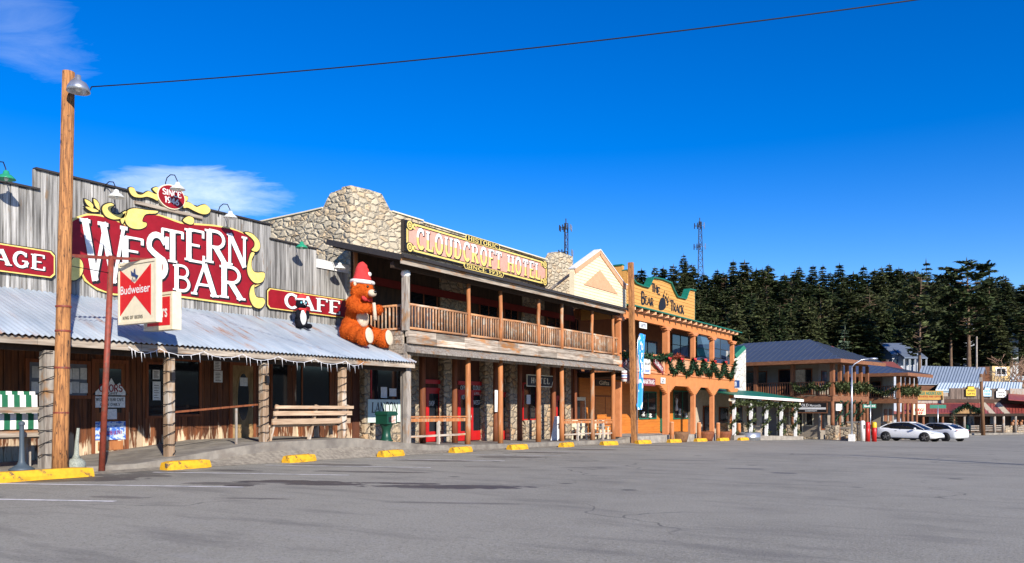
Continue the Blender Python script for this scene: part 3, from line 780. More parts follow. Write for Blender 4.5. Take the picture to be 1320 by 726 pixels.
gooseneck(297, 277, m_lampw, 'white gooseneck lamp above the right end of the big red sign')
gooseneck(389, 316, m_lampg, 'green gooseneck lamp above the CAFE sign')
gooseneck(438, 343, m_lampw, 'white gooseneck lamp on the low end of the false front by the stone parapet')

# ---------------------------------------------------------------- SIGNS on the bar
def px_uv(pts, D): return [(Y(a, D), Z(a, b, D)) for a, b in pts]
def z2(pts, ox=80, oy=200, s=3.3): return [(ox+a/s, oy+b/s) for a, b in pts]
SD = DW - .06; M = front_M(SD)
sg = thing('bar_sign', 'big dark red scrolled sign reading WESTERN BAR in white letters', 'sign', (-SD, 15, 5))
outl = z2([(30, 300), (62, 272), (105, 258), (160, 262), (220, 280), (262, 300), (300, 312), (335, 290), (350, 258), (400, 258), (440, 270), (500, 292), (560, 298), (640, 304), (720, 318), (775, 340), (812, 372), (818, 405), (800, 430), (790, 460), (800, 500), (830, 520), (835, 545), (805, 560), (796, 590), (812, 622), (800, 640), (700, 626), (600, 612), (500, 598), (400, 588), (300, 590), (220, 588), (150, 566), (100, 530), (72, 470), (45, 430), (22, 380)])
uv = smooth_closed(px_uv(outl, SD), 3)
MB().prism(uv, 0, .05, M).build('panel', m_red, sg)
MB().prism(offset_poly(px_uv(outl, SD), .055), -.012, .032, M).build('border', m_yel, sg)
def comma(pts): return smooth_closed(px_uv(z2(pts), SD), 3)
scr = [
 [(262, 268), (270, 240), (300, 228), (350, 235), (400, 240), (390, 250), (352, 252), (338, 268), (335, 285), (352, 290), (350, 305), (325, 316), (290, 312), (268, 295)],
 [(165, 235), (172, 215), (198, 206), (215, 215), (200, 228), (205, 248), (235, 255), (262, 240), (262, 252), (255, 268), (215, 275), (180, 262)],
 [(90, 190), (112, 200), (125, 215), (122, 228), (100, 212)], [(128, 188), (148, 205), (152, 235), (135, 218)], [(92, 222), (118, 226), (150, 240), (120, 242)],
 [(770, 330), (800, 335), (830, 365), (835, 395), (820, 412), (800, 405), (812, 390), (812, 370), (795, 350)],
 [(790, 440), (800, 415), (812, 420), (800, 445), (800, 480), (815, 500), (850, 500), (856, 515), (845, 540), (815, 545), (790, 520), (782, 485)],
 [(800, 560), (812, 552), (810, 575), (820, 605), (850, 610), (856, 630), (838, 652), (810, 645), (794, 615), (792, 585)],
 [(30, 470), (40, 440), (66, 440), (82, 465), (80, 500), (60, 528), (35, 532), (25, 500)],
 [(250, 258), (272, 240), (262, 270), (250, 295), (243, 275)],
 [(508, 280), (530, 262), (552, 270), (552, 292), (535, 296)],
]
for i, s in enumerate(scr):
    MB().prism(offset_poly(comma(s), .03), .035, .062, M).build('scroll_shadow', m_black, sg)
    MB().prism(comma(s), .036, .08, M).build('scroll', m_yel, sg)
def qbox(a, b, t_, bt, D): c = (a+b)/2; return (Y(a, D), Y(b, D), Z(c, bt, D), Z(c, t_, D))
LB = [('W', 103, 162, 288, 363), ('E', 153, 184, 307, 343), ('S', 186, 215, 303, 358), ('T', 205, 236, 298, 338), ('E', 236, 262, 297.5, 337), ('R', 262, 293, 299, 340), ('N', 290, 318, 304, 343),
      ('B', 221, 244, 343, 375), ('A', 245, 278, 341, 381), ('R', 281, 313, 345, 385)]
g1 = MB(); g2 = MB()
for i, (c, a, b, t_, bt) in enumerate(LB):
    q = qbox(a, b, t_, bt, SD); q2 = (q[0]+.035, q[1]+.035, q[2]-.035, q[3]-.035)
    letters(g1, c, M, q2, .054+.0008*i, .165 if c != 'W' else .15, True, .02)
    letters(g2, c, M, q, .064+.0008*i, .165 if c != 'W' else .15, True)
g1.build('letter_shadow', m_black, sg); g2.build('lettering', m_cream if False else m_white, sg)
# oval sign
so = thing('oval_sign', 'small dark red oval sign reading SINCE 1946 with yellow scrolls each side', 'sign', (-SD, 15, 7))
zc2 = z2([(458, 180)])[0]; cu, cv = Y(zc2[0], SD), Z(zc2[0], zc2[1], SD)
def el(rx, rz, n=28): return [(cu+rx*math.cos(2*math.pi*k/n), cv+rz*math.sin(2*math.pi*k/n)) for k in range(n)]
MB().prism(el(.46, .36), .0, .09, M).build('border', m_cream, so)
MB().prism(el(.43, .33), .02, .10, M).build('panel', m_red, so)
g = MB(); letters(g, 'SINCE', M, (cu-.31, cu+.31, cv+.03, cv+.19), .105, .2, False); letters(g, '1946', M, (cu-.24, cu+.24, cv-.2, cv-.03), .105, .2, False); g.build('lettering', m_white, so)
for s in ([(280, 140), (300, 142), (312, 165), (335, 170), (360, 155), (385, 165), (400, 172), (402, 195), (380, 185), (355, 178), (330, 182), (300, 178), (284, 162)],
          [(380, 145), (400, 138), (405, 165), (392, 160)], [(510, 175), (530, 180), (525, 195), (512, 195)],
          [(512, 200), (540, 205), (565, 222), (585, 215), (605, 212), (625, 232), (615, 250), (590, 252), (560, 240), (530, 225), (512, 225)]):
    MB().prism(offset_poly(comma(s), .02), .0, .05, M).build('scroll_shadow', m_black, so)
    MB().prism(comma(s), .01, .07, M).build('scroll', m_yel, so)
bs = thing('ledge_board', 'narrow weathered ledge board under the oval sign', 'board', (-SD, 15, 6.6))
a = P3(174, 261, SD); b = P3(260, 281, SD); MB().beam(a+Vector((.0, 0, 0)), b+Vector((.0, 0, 0)), .1, .09).build('board', m_greyh, bs)
# plank signs GARAGE and CAFE
def plank_sign(name, label, text, ya, yb, za, zb, textbox):
    o = thing(name, label, 'sign', (-SD, (ya+yb)/2, za)); c = .1
    def octo(d): return [(ya+d+c, za+d), (yb-d-c, za+d), (yb-d, za+d+c), (yb-d, zb-d-c), (yb-d-c, zb-d), (ya+d+c, zb-d), (ya+d, zb-d-c), (ya+d, za+d+c)]
    MB().prism(octo(0), 0, .03, M).build('edge', m_black, o); MB().prism(octo(.022), .01, .036, M).build('border', m_yel, o)
    MB().prism(octo(.055), .012, .042, M).build('panel', m_red, o)
    g1 = MB(); tb = textbox; letters(g1, text, M, (tb[0]+.02, tb[1]+.02, tb[2]-.02, tb[3]-.02), .0445, .19, True, .02, track=.1); g1.build('letter_shadow', m_black, o)
    g1 = MB(); letters(g1, text, M, tb, .049, .19, True, track=.1); g1.build('lettering', m_white, o)
ya, yb = Y(1, SD)-2.1, Y(71, SD); zb_, zt_ = Z(36, 356, SD), Z(36, 318.5, SD)
a1 = Y(56.5, SD); plank_sign('garage_sign', 'dark red plank sign with cream letters ending in AGE at the left edge', 'GARAGE', ya, yb, zb_, zt_, (a1-2.62, a1, zb_+.2, zt_-.17))
ya, yb, za, zb = qbox(343, 457, 371, 371, SD)
za, zb = Z(400, 405.5, SD), Z(400, 379, SD)
plank_sign('cafe_sign', 'dark red plank sign reading CAFE behind the toy skunk and bear', 'CAFE', ya, yb, za, zb, (Y(365, SD), Y(437, SD), za+.14, zb-.12))

# ---------------------------------------------------------------- lamp pole, pipe post, box signs
DP = 17.6
pb = Vector((-DP, Y(77, DP), Gz(9)-.05)); ptop = Vector((-DP, Y(88.5, DP), Z(88.5, 93, DP)))
pole = thing('lamp_pole', 'tall orange-brown wooden pole with a metal lamp at its top', 'utility pole', pb)
MB().tube([pb+(ptop-pb)*f for f in (0, .1, .5, 1)], [.165, .16, .14, .125], 18).build('shaft', m_pole, pole)
for f in (.42, .36, .27, .16):
    c = pb+(ptop-pb)*f; MB().lathe([(.158, -.02), (.162, 0), (.158, .02)], 16, c).build('band', m_rust, pole)
lc = P3(101, 113, DP-.42)
MB().lathe([(.0, .27), (.05, .26), (.055, .17), (.09, .14), (.16, .10), (.215, .0), (.235, -.09), (.225, -.09), (.2, 0), (.1, .08), (0, .09)], 20, lc).build('lamp_shade', m_steel, pole)
MB().ball(lc+Vector((0, 0, -.0)), (.07, .07, .09), 10, 8).build('bulb', m_lampw, pole)
MB().tube([ptop+Vector((0, 0, -.25)), lc+Vector((-.1, 0, .22)), lc+Vector((0, 0, .22))], .03, 8).build('lamp_arm', m_steel, pole)
wa = P3(118, 112, DP-.3)
MB().tube([ptop+Vector((.1, 0, -.4)), wa+Vector((0, -.05, -.12)), wa], .014, 6).build('wire_hook', m_black, pole)
wb = Vector((12., 21.2, 9.9))
pts = []
for k in range(41):
    f = k/40; p = wa.lerp(wb, f); p.z -= .55*4*f*(1-f); pts.append(p)
tag(MB().tube(pts, .013, 5).build('overhead_cable', m_black), 'dark cable crossing the sky from the lamp pole over the street', 'cable')
p2 = thing('cable_pole', 'plain wooden pole across the street holding the far end of the cable', 'utility pole', (12., 21.2, -.15))
MB().tube([(12, 21.2, -.15), (12, 21.2, 10.1)], [.17, .13], 14).build('shaft', m_pole, p2)
rp0 = Vector((-17.8, Y(131, 17.8), Gz(11))); rp1 = Vector((-17.8, Y(143.5, 17.8), Z(143.5, 330, 17.8)))
rp = thing('pipe_post', 'leaning rusty red pipe post carrying the lit-up box signs', 'post', rp0)
MB().tube([rp0, rp1], [.07, .062], 14).build('pipe', m_rust, rp)
pc = pb+(ptop-pb)*.5
c0 = P3(80, 329, DP); c1 = rp1+Vector((0, 0, -.05)); c2 = Vector((-16.6, 11.2, 4.83))
MB().beam(c0, c1, .04, .07).build('brace', m_rust, rp); MB().beam(c1, c2+Vector((-.1, .1, 0)), .04, .06).build('arm', m_rust, rp)
MB().tube([c0+Vector((0, 0, -.2)), c1+Vector((0, 0, -.35))], .01, 5).build('stay_wire', m_black, rp)
def box_sign(name, label, xa, xb, y, z0, z1, thick):
    o = thing(name, label, 'sign', ((xa+xb)/2, y, z0))
    MB().box(xa, xb, y, y+thick, z0, z1).build('cabinet', m_cream, o)
    g = MB(); e = .03
    for (x0, x1, a, b) in ((xa-e, xb+e, z0-e, z0+e), (xa-e, xb+e, z1-e, z1+e)): g.box(x0, x1, y-.02, y+thick+.02, a, b)
    g.box(xa-e, xa+e, y-.02, y+thick+.02, z0+e, z1-e); g.box(xb-e, xb+e, y-.02, y+thick+.02, z0+e, z1-e)
    g.build('rim', m_cream, o)
    return o
m_brite = mk('bright_red_sign', (.66, .008, .012), (.58, .006, .01), (3, 3, 3), tint=False, rough=.4, bs=.02)
m_navy = plain('navy_print', (.02, .05, .16))
xa, xb, yS = -17.97, -16.56, 11.11
bx = box_sign('beer_sign', 'white box sign with red triangles and Budweiser lettering hung from the pipe post', xa, xb, yS, 3.43, 4.8, .11)
Ms = side_M(yS)
W = xb-.16-xa; u0 = xa+.03; u1 = u0+W-.06; um = (u0+u1)/2-.02; zb0, zt0 = 3.47, 4.76
g = MB(); g.prism([(u0, zt0-.08), (um-.0, 4.32), (um+.0, 4.32), (u1, zt0-.03), (u1, 3.56), (um+.02, 4.04), (um-.02, 4.04), (u0, 3.6)], .001, .006, Ms); g.build('red_field', m_brite, bx)
g = MB()
# Budweiser in a bold upright roman
def mixed(mb, text, M, u0, u1, v0, h, w, mat=None, weight=.02, size=None):
    cu = bpy.data.curves.new('t', 'FONT'); cu.body = text; cu.offset = weight; cu.align_x = 'LEFT'
    ob = bpy.data.objects.new('t', cu); COL.objects.link(ob)
    dg = bpy.context.evaluated_depsgraph_get(); me = bpy.data.meshes.new_from_object(ob.evaluated_get(dg))
    vs = [v.co.copy() for v in me.vertices]; fs = [tuple(p.vertices) for p in me.polygons]
    bpy.data.objects.remove(ob); bpy.data.curves.remove(cu)
    x0 = min(v.x for v in vs); x1 = max(v.x for v in vs); y1 = max(v.y for v in vs)
    vs = [M @ Vector((u0+(v.x-x0)/(x1-x0)*(u1-u0), v0+v.y/y1*h, w)) for v in vs]
    bpy.data.meshes.remove(me)
    mb.add(vs, fs); return mb
mixed(g, 'Budweiser', Ms, u0+.03, u1-.02, 4.1, .19, .012, weight=.012); g.build('lettering', m_white, bx)
g = MB(); letters(g, 'KING OF BEERS', Ms, (u0+.12, u1-.3, 3.52, 3.585), .012, .22, False, track=.12); g.build('slogan', m_dark, bx)
g = MB()   # eagle and A emblem
e0, e1 = um, 4.53
letters(g, 'A', Ms, (e0-.1, e0+.08, e1-.1, e1+.12), .008, .16, True)
g.prism([(e0-.14, e1+.1), (e0-.02, e1+.02), (e0+.02, e1+.14), (e0+.04, e1+.0), (e0+.15, e1-.04), (e0+.1, e1-.1), (e0+.0, e1-.05), (e0-.12, e1-.02)], .006, .0115, Ms)
letters(g, 'EST', Ms, (e0-.12, e0+.1, e1-.16, e1-.12), .0105, .2, False); g.build('emblem', m_navy, bx)
bx2 = box_sign('script_box_sign', 'smaller red box sign with white script behind the beer sign', -18.25, -17.18, 11.95, 3.36, 4.2, .2)
Ms2 = side_M(11.95)
MB().prism([(-18.16, 3.44), (-17.27, 3.44), (-17.27, 4.12), (-18.16, 4.12)], .0, .006, Ms2).build('red_field', m_brite, bx2)
g = MB(); mixed(g, "Coors", Ms2, -18.08, -17.36, 3.64, .3, .012, weight=.02); g.build('lettering', m_white, bx2)
g = MB(); g.beam((-18.1, 12.0, 4.22), (-17.9, 11.3, 4.75), .03, .03).build('bracket', m_rust, bx2)

# ---------------------------------------------------------------- seats, bin, smoker posts
def curved_plank(mb, ax, ay0, ay1, z0, z1, lean, nseg, tint): pass
ss = thing('glider_bench', 'outdoor glider seat with green and white striped cushion behind old grey rails', 'bench', (-18.9, Y(20, 18.6), Sz(8)))
ya, yb = Y(-60, 18.7), Y(51, 18.7); zs = Sz(8)
m_stripe_g = mk('green_canvas', (.01, .13, .06), None, tint=False, rough=.8); m_stripe_w = mk('white_canvas', (.8, .8, .77), None, tint=False, rough=.8)
gw = MB(); gg = MB(); y = ya; k = 0
while y < yb-.05:
    w = .125; mb = gw if k % 2 else gg
    lean = .12
    prof = [(-18.75, zs+.86), (-18.83, zs+1.2), (-18.93, zs+1.62), (-19.02, zs+1.70), (-19.08, zs+1.63)]
    for (xa_, za_), (xb_, zb_) in zip(prof, prof[1:]):
        mb.add([(xa_, y, za_), (xa_, y+w, za_), (xb_, y+w+lean*.35, zb_), (xb_, y+lean*.35, zb_), (xa_-.08, y, za_-.02), (xa_-.08, y+w, za_-.02), (xb_-.06, y+w+lean*.35, zb_-.04), (xb_-.06, y+lean*.35, zb_-.04)], [(0,1,2,3),(7,6,5,4),(0,4,5,1),(2,6,7,3),(1,5,6,2),(0,3,7,4)])
    y += w; k += 1
gw.build('white_stripes', m_stripe_w, ss); gg.build('green_stripes', m_stripe_g, ss)
MB().box(-18.6, -18.52, ya, yb+.12, zs+1.22, zs+1.35).build('top_rail', m_greyh, ss)
MB().box(-18.6, -18.50, ya, yb+.1, zs+.70, zs+.83).build('front_rail', m_greyh, ss)
MB().box(-19.2, -18.6, ya, yb, zs+.66, zs+.72).build('seat', m_greyh, ss)
for yy in (yb-.02, ya+.1):
    MB().box(-18.62, -18.50, yy-.06, yy+.08, zs, zs+.695).build('leg', m_greyd, ss); MB().beam((-18.62, yy+.02, zs+.82), (-18.66, yy+.02, zs+1.24), .09, .08).build('arm', m_greyd, ss)
    MB().box(-19.2, -19.1, yy-.06, yy+.04, zs, zs+.65).build('leg', m_greyd, ss)
sr = thing('smoker_post', 'slate-coloured smokers post with conical base behind the long yellow kerb block', 'ash receptacle', (-18.1, Y(28, 18.1), Sz(8)))
c = Vector((-18.1, Y(28, 18.1), Sz(8)+.003)); m_slate = plain('slate_plastic', (.06, .085, .11), .5)
MB().lathe([(0, .0), (.24, .0), (.25, .03), (.17, .08), (.09, .13), (.065, .2), (.05, .5), (.045, .98), (.05, 1.0), (.035, 1.05), (0, 1.05)], 20, c).build('body', m_slate, sr)
MB().lathe([(.06, .96), (.064, 1.0), (.055, 1.03), (.0, 1.035)], 16, c).build('cap', m_slate, sr)
sr = thing('smoker_urn', 'pale speckled urn-shaped smokers post between the lamp pole and pipe post', 'ash receptacle', (-17.85, Y(98, 17.85), Gz(9)))
c = Vector((-17.85, Y(98, 17.85), Gz(9)+.01)); m_urn = mk('speckled_stone_plastic', (.34, .36, .31), (.20, .22, .19), (30, 30, 30), tint=False)
MB().lathe([(0, 0), (.17, 0), (.18, .02), (.17, .06), (.195, .1), (.2, .2), (.18, .27), (.14, .3), (.1, .33)], 20, c).build('base', m_urn, sr)
MB().tube([c+Vector((0, 0, .31)), c+Vector((0, .01, .42)), c+Vector((0, .02, .7)), c+Vector((0, .05, 1.0))], [.1, .055, .04, .03], 12).build('neck', m_urn, sr)
MB().box(c.x-.02, c.x+.2, c.y-.05, c.y+.05, c.z+.02, c.z+.08).build('label_plate', m_paper, sr)
# rustic plank seat seen from behind, px 347-450
yb0, yb1 = Y(349, 18.35), Y(447, 18.35); zs = Sz(17); 
rs = thing('plank_bench', 'rustic bench of pale split planks seen from behind at the porch edge', 'bench', (-18.3, (yb0+yb1)/2, zs))
for k, (h, w) in enumerate(((.98, .09), (.8, .13), (.56, .16))):
    MB().beam((-18.12-.07*k, yb0-.03, zs+h), (-18.12-.07*k, yb1+.05, zs+h-.01), .05, w, random.uniform(1.0, 1.5)).build('back_slat', m_tanh, rs)
for yy in (yb0+.12, (yb0+yb1)/2+.1, yb1-.1):
    MB().beam((-18.52, yy-.02, zs), (-18.2, yy, zs+1.04), .07, .1, 1.3).build('back_post', m_tan, rs)
MB().box(-18.95, -18.45, yb0, yb1, zs+.4, zs+.46, 1.2).build('seat', m_tanh, rs)
for yy in (yb0+.15, yb1-.15): MB().box(-18.95, -18.86, yy-.05, yy+.05, zs, zs+.4).build('leg', m_tan, rs)
# green litter bin px 485-511, y 519-571
by = Y(498, 18.15); bz = Sz(by); c = Vector((-18.15, by, bz))
bn = thing('litter_bin', 'dark green litter bin with hooded top in front of the LANCON banner', 'litter bin', c)
MB().lathe([(0, .0), (.22, .0), (.23, .04), (.17, .08), (.14, .3), (.15, .42), (.21, .53), (.23, .575)], 20, c).build('body', m_green, bn)
MB().box(c.x-.25, c.x+.25, c.y-.25, c.y+.25, c.z+.58, c.z+.88).build('head', m_green, bn)
MB().prism([(-.27, .88), (.27, .88), (.27, .94), (.17, 1.0), (-.17, 1.0), (-.27, .94)], -.27, .27, plane_M(c, (0, 1, 0), (0, 0, 1))).build('hood', m_green, bn)
MB().box(c.x+.25, c.x+.255, c.y-.17, c.y+.17, c.z+.64, c.z+.82).build('opening', m_black, bn)
MB().box(c.x+.256, c.x+.262, c.y-.03, c.y+.18, c.z+.61, c.z+.85, .7).build('label_plate', mk('bin_label', (.45, .2, .12), (.6, .6, .55), (9, 9, 20), tint=False), bn)

# ---------------------------------------------------------------- kerb blocks
sc_list = [(240, 56, 'between the pipe post and the second porch post'), (386, 38, 'in front of the rustic plank seat'), (504, 26, 'in front of the green litter bin'), (594, 19, 'in front of the first red double doors'),
 (667, 15, 'in front of the second hotel window'), (730, 12, 'in front of the white folding board'), (785, 0, 'left of the banner pole'), (829, 0, 'right of the banner pole'), (869, 0, 'at the first shop bollard'), (903, 0, 'at the second shop bollard'),
 (932, 0, 'at the third shop bollard'), (958, 0, 'at the left end of the garlanded porch'), (984, 0, 'before the middle of the garlanded porch'), (1008, 0, 'before the right part of the garlanded porch')]
def wheel_stop(loc, L, label, tintseed, rz=0.):
    o = thing('wheel_stop', label, 'wheel stop', loc, rz, 'yellow wheel stops along the kerb')
    g = MB(); n = 8
    prof = [(-.17, 0), (.17, 0), (.165, .08), (.10, .20), (-.10, .20), (-.165, .08)]
    vs = []; random.seed(tintseed)
    for k in range(n+1):
        y = -L/2 + L*k/n; s = 1 if 0 < k < n else .86
        for a, b in prof: vs.append((a*s+random.uniform(-.006, .006), y, b*(s if s == 1 else .9)+random.uniform(-.005, .005)))
    fs = [(k*6+i, k*6+(i+1) % 6, (k+1)*6+(i+1) % 6, (k+1)*6+i) for k in range(n) for i in range(6)] + [tuple(reversed(range(6))), tuple(n*6+i for i in range(6))]
    g.add(vs, fs); g.build('block', m_yelcurb, o, local=True)
    g = MB()
    for s in (-1, 1): g.tube([(0, s*L*.33, .19), (0, s*L*.33, .215)], .018, 8); 
    g.build('anchor_bolts', m_rust, o, local=True)
wheel_stop((-17.0, Y(30, 17.0), Gz(7)+.002), 2.7, 'long yellow painted kerb block at the foot of the lamp pole', 1, R(-3))
for k, (px, w, lb) in enumerate(sc_list):
    D = 17.2 if px < 920 else 17.2 - (px-920)*.012
    y = Y(px, D); wheel_stop((-D, y, Gz(y)+.002), 1.08 if k else 1.22, 'yellow wheel stop ' + lb, 10+k, R(random.uniform(-5, 5)) if k < 6 else R(-14))
random.seed(21)
# ================================================================ HOTEL
HP = 18.4
H0, H1 = 22.3, 39.75
hotel = thing('hotel_building', 'two-storey stone hotel with a log balcony along its front', 'building', (-DW, 30, 0))
# stone parapet on the front, with raised piers at both ends
PD = 21.35
def pt(px, py): return (Y(px, PD), Z(px, py, PD))
pk = [(H0, 5.5), (H0, 9.72), pt(477, 245), pt(492, 250), pt(497, 259), pt(503, 271), (Y(512, PD), 9.18), (Y(705, PD), 9.02), (Y(711, PD), 9.3), (Y(716, PD), 9.72), pt(722, 325), (H1-.03, 9.78), (H1-.03, 5.5)]
pk = [(a+random.uniform(-.01, .01), b) for a, b in pk]
MB().prism(pk, -.45, 0, front_M(PD)).build('stone_parapet', m_stone, hotel)
# left side wall, stone
def sp(px, py):
    D = H0*math.tan(th(px)); return (-D, EYE+(HZ-py)/F0*(math.hypot(D, H0)*math.cos(math.atan((px-660)/F0))))
sk = [(-PD-.005, 0), (-PD-.005, 9.71), sp(440, 244), sp(426, 249), sp(421, 258), sp(416, 269), sp(395, 274), sp(338, 286), (-34, sp(338, 286)[1]), (-34, 0)]
MB().prism(sk, -.4, .0, side_M(H0-.003)).build('side_wall', m_stone, hotel)
g = MB(); q = [sp(416, 269), sp(395, 274), sp(338, 286), (-34, sp(338, 286)[1])]
for a, b in zip(q, q[1:]): g.beam((a[0], H0+.18, a[1]+.03), (b[0], H0+.18, b[1]+.03), .46, .05)
g.box(-PD-.5, -PD+.06, Y(505, PD), Y(545, PD)+0, 9.2, 9.25); g.box(-PD-.5, -PD+.06, Y(545, PD), Y(705, PD), 9.14, 9.19)
g.build('coping', m_cream, hotel)
MB().box(-36, -PD-.46, H0+.42, 46, -1, 8.3).build('body', m_stoned, hotel)
# balcony roof
RE = 17.9; zE = 6.62; zW = 7.5
yA, yB = Y(526, RE)-.35, Y(807, RE)
m_shingle = mk('grey_roof_felt', (.32, .33, .36), (.10, .10, .11), (1.2, 1.2, 1.2), .4, .6, .8, .3)
g = MB(); g.hexa([(-PD, yA, zW-.06), (-RE, yA, zE-.06), (-RE, yB, zE-.06), (-PD, yB, zW-.06), (-PD, yA, zW), (-RE, yA, zE), (-RE, yB, zE), (-PD, yB, zW)]); g.build('balcony_roof', m_shingle, hotel)
g = MB(); g.box(-RE, -RE+.05, yA-.03, yB, zE-.09, zE+.03); g.box(-RE+.05, -RE+.14, yA-.03, yB, zE-.1, zE-.02)
g.beam((-PD, yA-.03, zW-.09), (-RE, yA-.03, zE-.09), .06, .2); g.build('gutter', m_dark, hotel)
g = MB(); g.box(-RE-.05, -RE-.003, yA, yB, zE-.30, zE-.095); g.build('fascia_board', m_greyh, hotel)
g = MB()
y = yA+.3
while y < yB-.1: g.beam((-PD, y, zW-.17), (-RE-.05, y, zE-.17), .07, .14); y += .6
g.beam((-HP, yA+.1, zE-.28), (-HP, yB, zE-.28), .16, .2); g.build('rafters', m_ceiling, hotel)
# deck
zD = 4.12
g = MB(); g.box(-PD, -HP-.13, H0-.25, yB+.5, zD-.1, zD)
g.build('deck', m_ceiling, hotel)
g = MB(); y = H0-.35
while y < 40.1:
    w = min(random.uniform(1.5, 2.6), 40.2-y); g.box(-HP-.02, -HP+.12, y, y+w-.01, zD-.18, zD+.03, random.uniform(.6, 1.4)); g.box(-HP+.03, -HP+.15, y, y+w-.01, zD-.42, zD-.19, random.uniform(.6, 1.7)); y += w
g.build('deck_fascia', m_greyh, hotel)
g = MB(); y = H0-.35
while y < 40.1:
    w = min(random.uniform(2.5, 3.6), 40.2-y); g.box(-HP-.10, -HP+.02, y, y+w-.012, zD-.82, zD-.43, random.uniform(.7, 1.0)); y += w
g.hexa([(-HP, H0-.35, 3.42), (-17.98, H0-.35, 3.36), (-17.98, 40.1, 3.36), (-HP, 40.1, 3.42), (-HP, H0-.35, 3.66), (-17.98, H0-.35, 3.42), (-17.98, 40.1, 3.42), (-HP, 40.1, 3.66)], .8)
g.build('pent_board', m_greyd, hotel)
g = MB()
for k in range(5): g.box(-PD, -HP-.11, H0-.36-.01*k, H0-.30, 3.35+.16*k, 3.35+.16*k+.155, random.uniform(.7, 1.2))
g.build('deck_end', m_greyh, hotel)
g = MB(); y = H0
while y < 40: g.box(-PD, -HP-.13, y, y+.1, zD-.3, zD-.1); y += .7
g.build('joists', m_ceiling, hotel)
up = [523, 604, 645, 694, 724, 763, 790]
lo = [523, 603, 645, 694, 724, 763.5, 790.5]
def log(mb, x, y, z0, z1, r, tint=1.):
    k = 5; pts = []; rs = []
    for i in range(k+1):
        f = i/k; pts.append((x+random.uniform(-.012, .012), y+random.uniform(-.012, .012), z0+(z1-z0)*f)); rs.append(r*(1.06-.12*f)*random.uniform(.96, 1.04))
    return mb.tube(pts, rs, 10, tint)
for i, px in enumerate(up):
    yy = Y(px, HP)
    if i == 0: MB().box(-HP-.1, -HP+.1, yy-.1, yy+.1, zD+.03, zE-.38).build('post', m_greyd, hotel); MB().ball((-HP, yy, zE-.5), (.17, .17, .15), 10, 7).build('post_cap', m_white, hotel)
    else: log(MB(), -HP, yy, zD+.03, zE-.36, .085, random.uniform(.95, 1.25)).build('post', m_log, hotel)
for i, px in enumerate(lo):
    yy = Y(px, HP); z0 = Sz(yy)-.02
    if i == 0: MB().box(-HP-.13, -HP+.13, yy-.13, yy+.13, z0, 3.3).build('post', m_greyd, hotel)
    else: log(MB(), -HP, yy, z0, 3.4, .115, random.uniform(.9, 1.2)).build('post', m_log, hotel)
for yy in (Y(545, 20), Y(586, 20), Y(639, 20), Y(670, 20), Y(713.6, 20), Y(741, 20)):
    log(MB(), -20., yy, Sz(yy)-.02, zD-.3, .12, random.uniform(.8, 1.1)).build('inner_post', m_logd, hotel)
for yy in (H0+.1, ): log(MB(), -PD+.15, yy, zD, zW-.15, .1, 1.2).build('inner_post', m_log, hotel)
def balustrade(parent, D, ya, yb, z0, h, mt, mrail, step=.165, r=.036, x2=None, name='balustrade', square=False):
    """rail panel along Y at x=-D (or along X from -D to -x2 at y=ya)"""
    g = MB(); 
    def P(s, z): return (-D, ya+(yb-ya)*s, z) if x2 is None else (-D+(D-x2)*s, ya, z)
    L = abs(yb-ya) if x2 is None else abs(D-x2)
    n = max(2, int(L/step))
    for k in range(n):
        s = (k+.5)/n
        if square: a = P(s, z0+.12); b = P(s, z0+h-.04); g.beam(a, b, r*2, r*2, random.uniform(.7, 1.2))
        else:
            a = P(s, z0+.1); b = P(s, z0+h-.03); rr = r*random.uniform(.8, 1.2); g.tube([a, (a[0]+.0, a[1]+random.uniform(-.008, .008), (a[2]+b[2])/2), b], rr, 7, random.uniform(.7, 1.35))
    bb = g.build(name, mt, parent)
    g = MB(); rr = r*1.35
    if square:
        g.beam(P(0, z0+h), P(1, z0+h), .09, .07); g.beam(P(0, z0+.1), P(1, z0+.1), .07, .07)
    else:
        g.tube([P(0, z0+h), P(.5, z0+h+random.uniform(-.01, .02)), P(1, z0+h)], rr, 9, 1.25); g.tube([P(0, z0+.1), P(1, z0+.1)], rr, 9, 1.1)
    g.build('rails', mrail, bb)
    return bb
upy = [Y(px, HP) for px in up]
balustrade(hotel, PD-.2, H0-.16, 0, zD+.02, .93, m_rail, m_railh, x2=HP+.12)
for a, b in zip(upy, upy[1:]): balustrade(hotel, HP, a+.1, b-.1, zD+.03, .93, m_rail, m_railh)
balustrade(hotel, HP, upy[-1]+.1, upy[-1]+.75, zD+.03, .93, m_rail, m_railh)
# upper wall behind the balcony: stone piers, dark doors and boards
UD = 21.3
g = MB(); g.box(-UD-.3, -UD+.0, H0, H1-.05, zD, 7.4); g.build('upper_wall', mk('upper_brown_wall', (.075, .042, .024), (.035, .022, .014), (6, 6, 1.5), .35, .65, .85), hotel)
for a, b in ((566, 604), (672, 700)):
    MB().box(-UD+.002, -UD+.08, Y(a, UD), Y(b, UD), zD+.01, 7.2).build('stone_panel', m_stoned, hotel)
for a, b in ((528, 562), (618, 640), (650, 666), (705, 726), (734, 750)):
    window(hotel, UD-.005, Y(a, UD), Y(b, UD), zD+.1, zD+2.2, m_logd, mull=(.5,))
MB().beam((-UD+.1, H0+.2, 6.3), (-UD+.1, H1-.2, 6.3), .1, .3).build('red_beam', mk('deep_red_beam', (.18, .015, .01), None, tint=False), hotel)
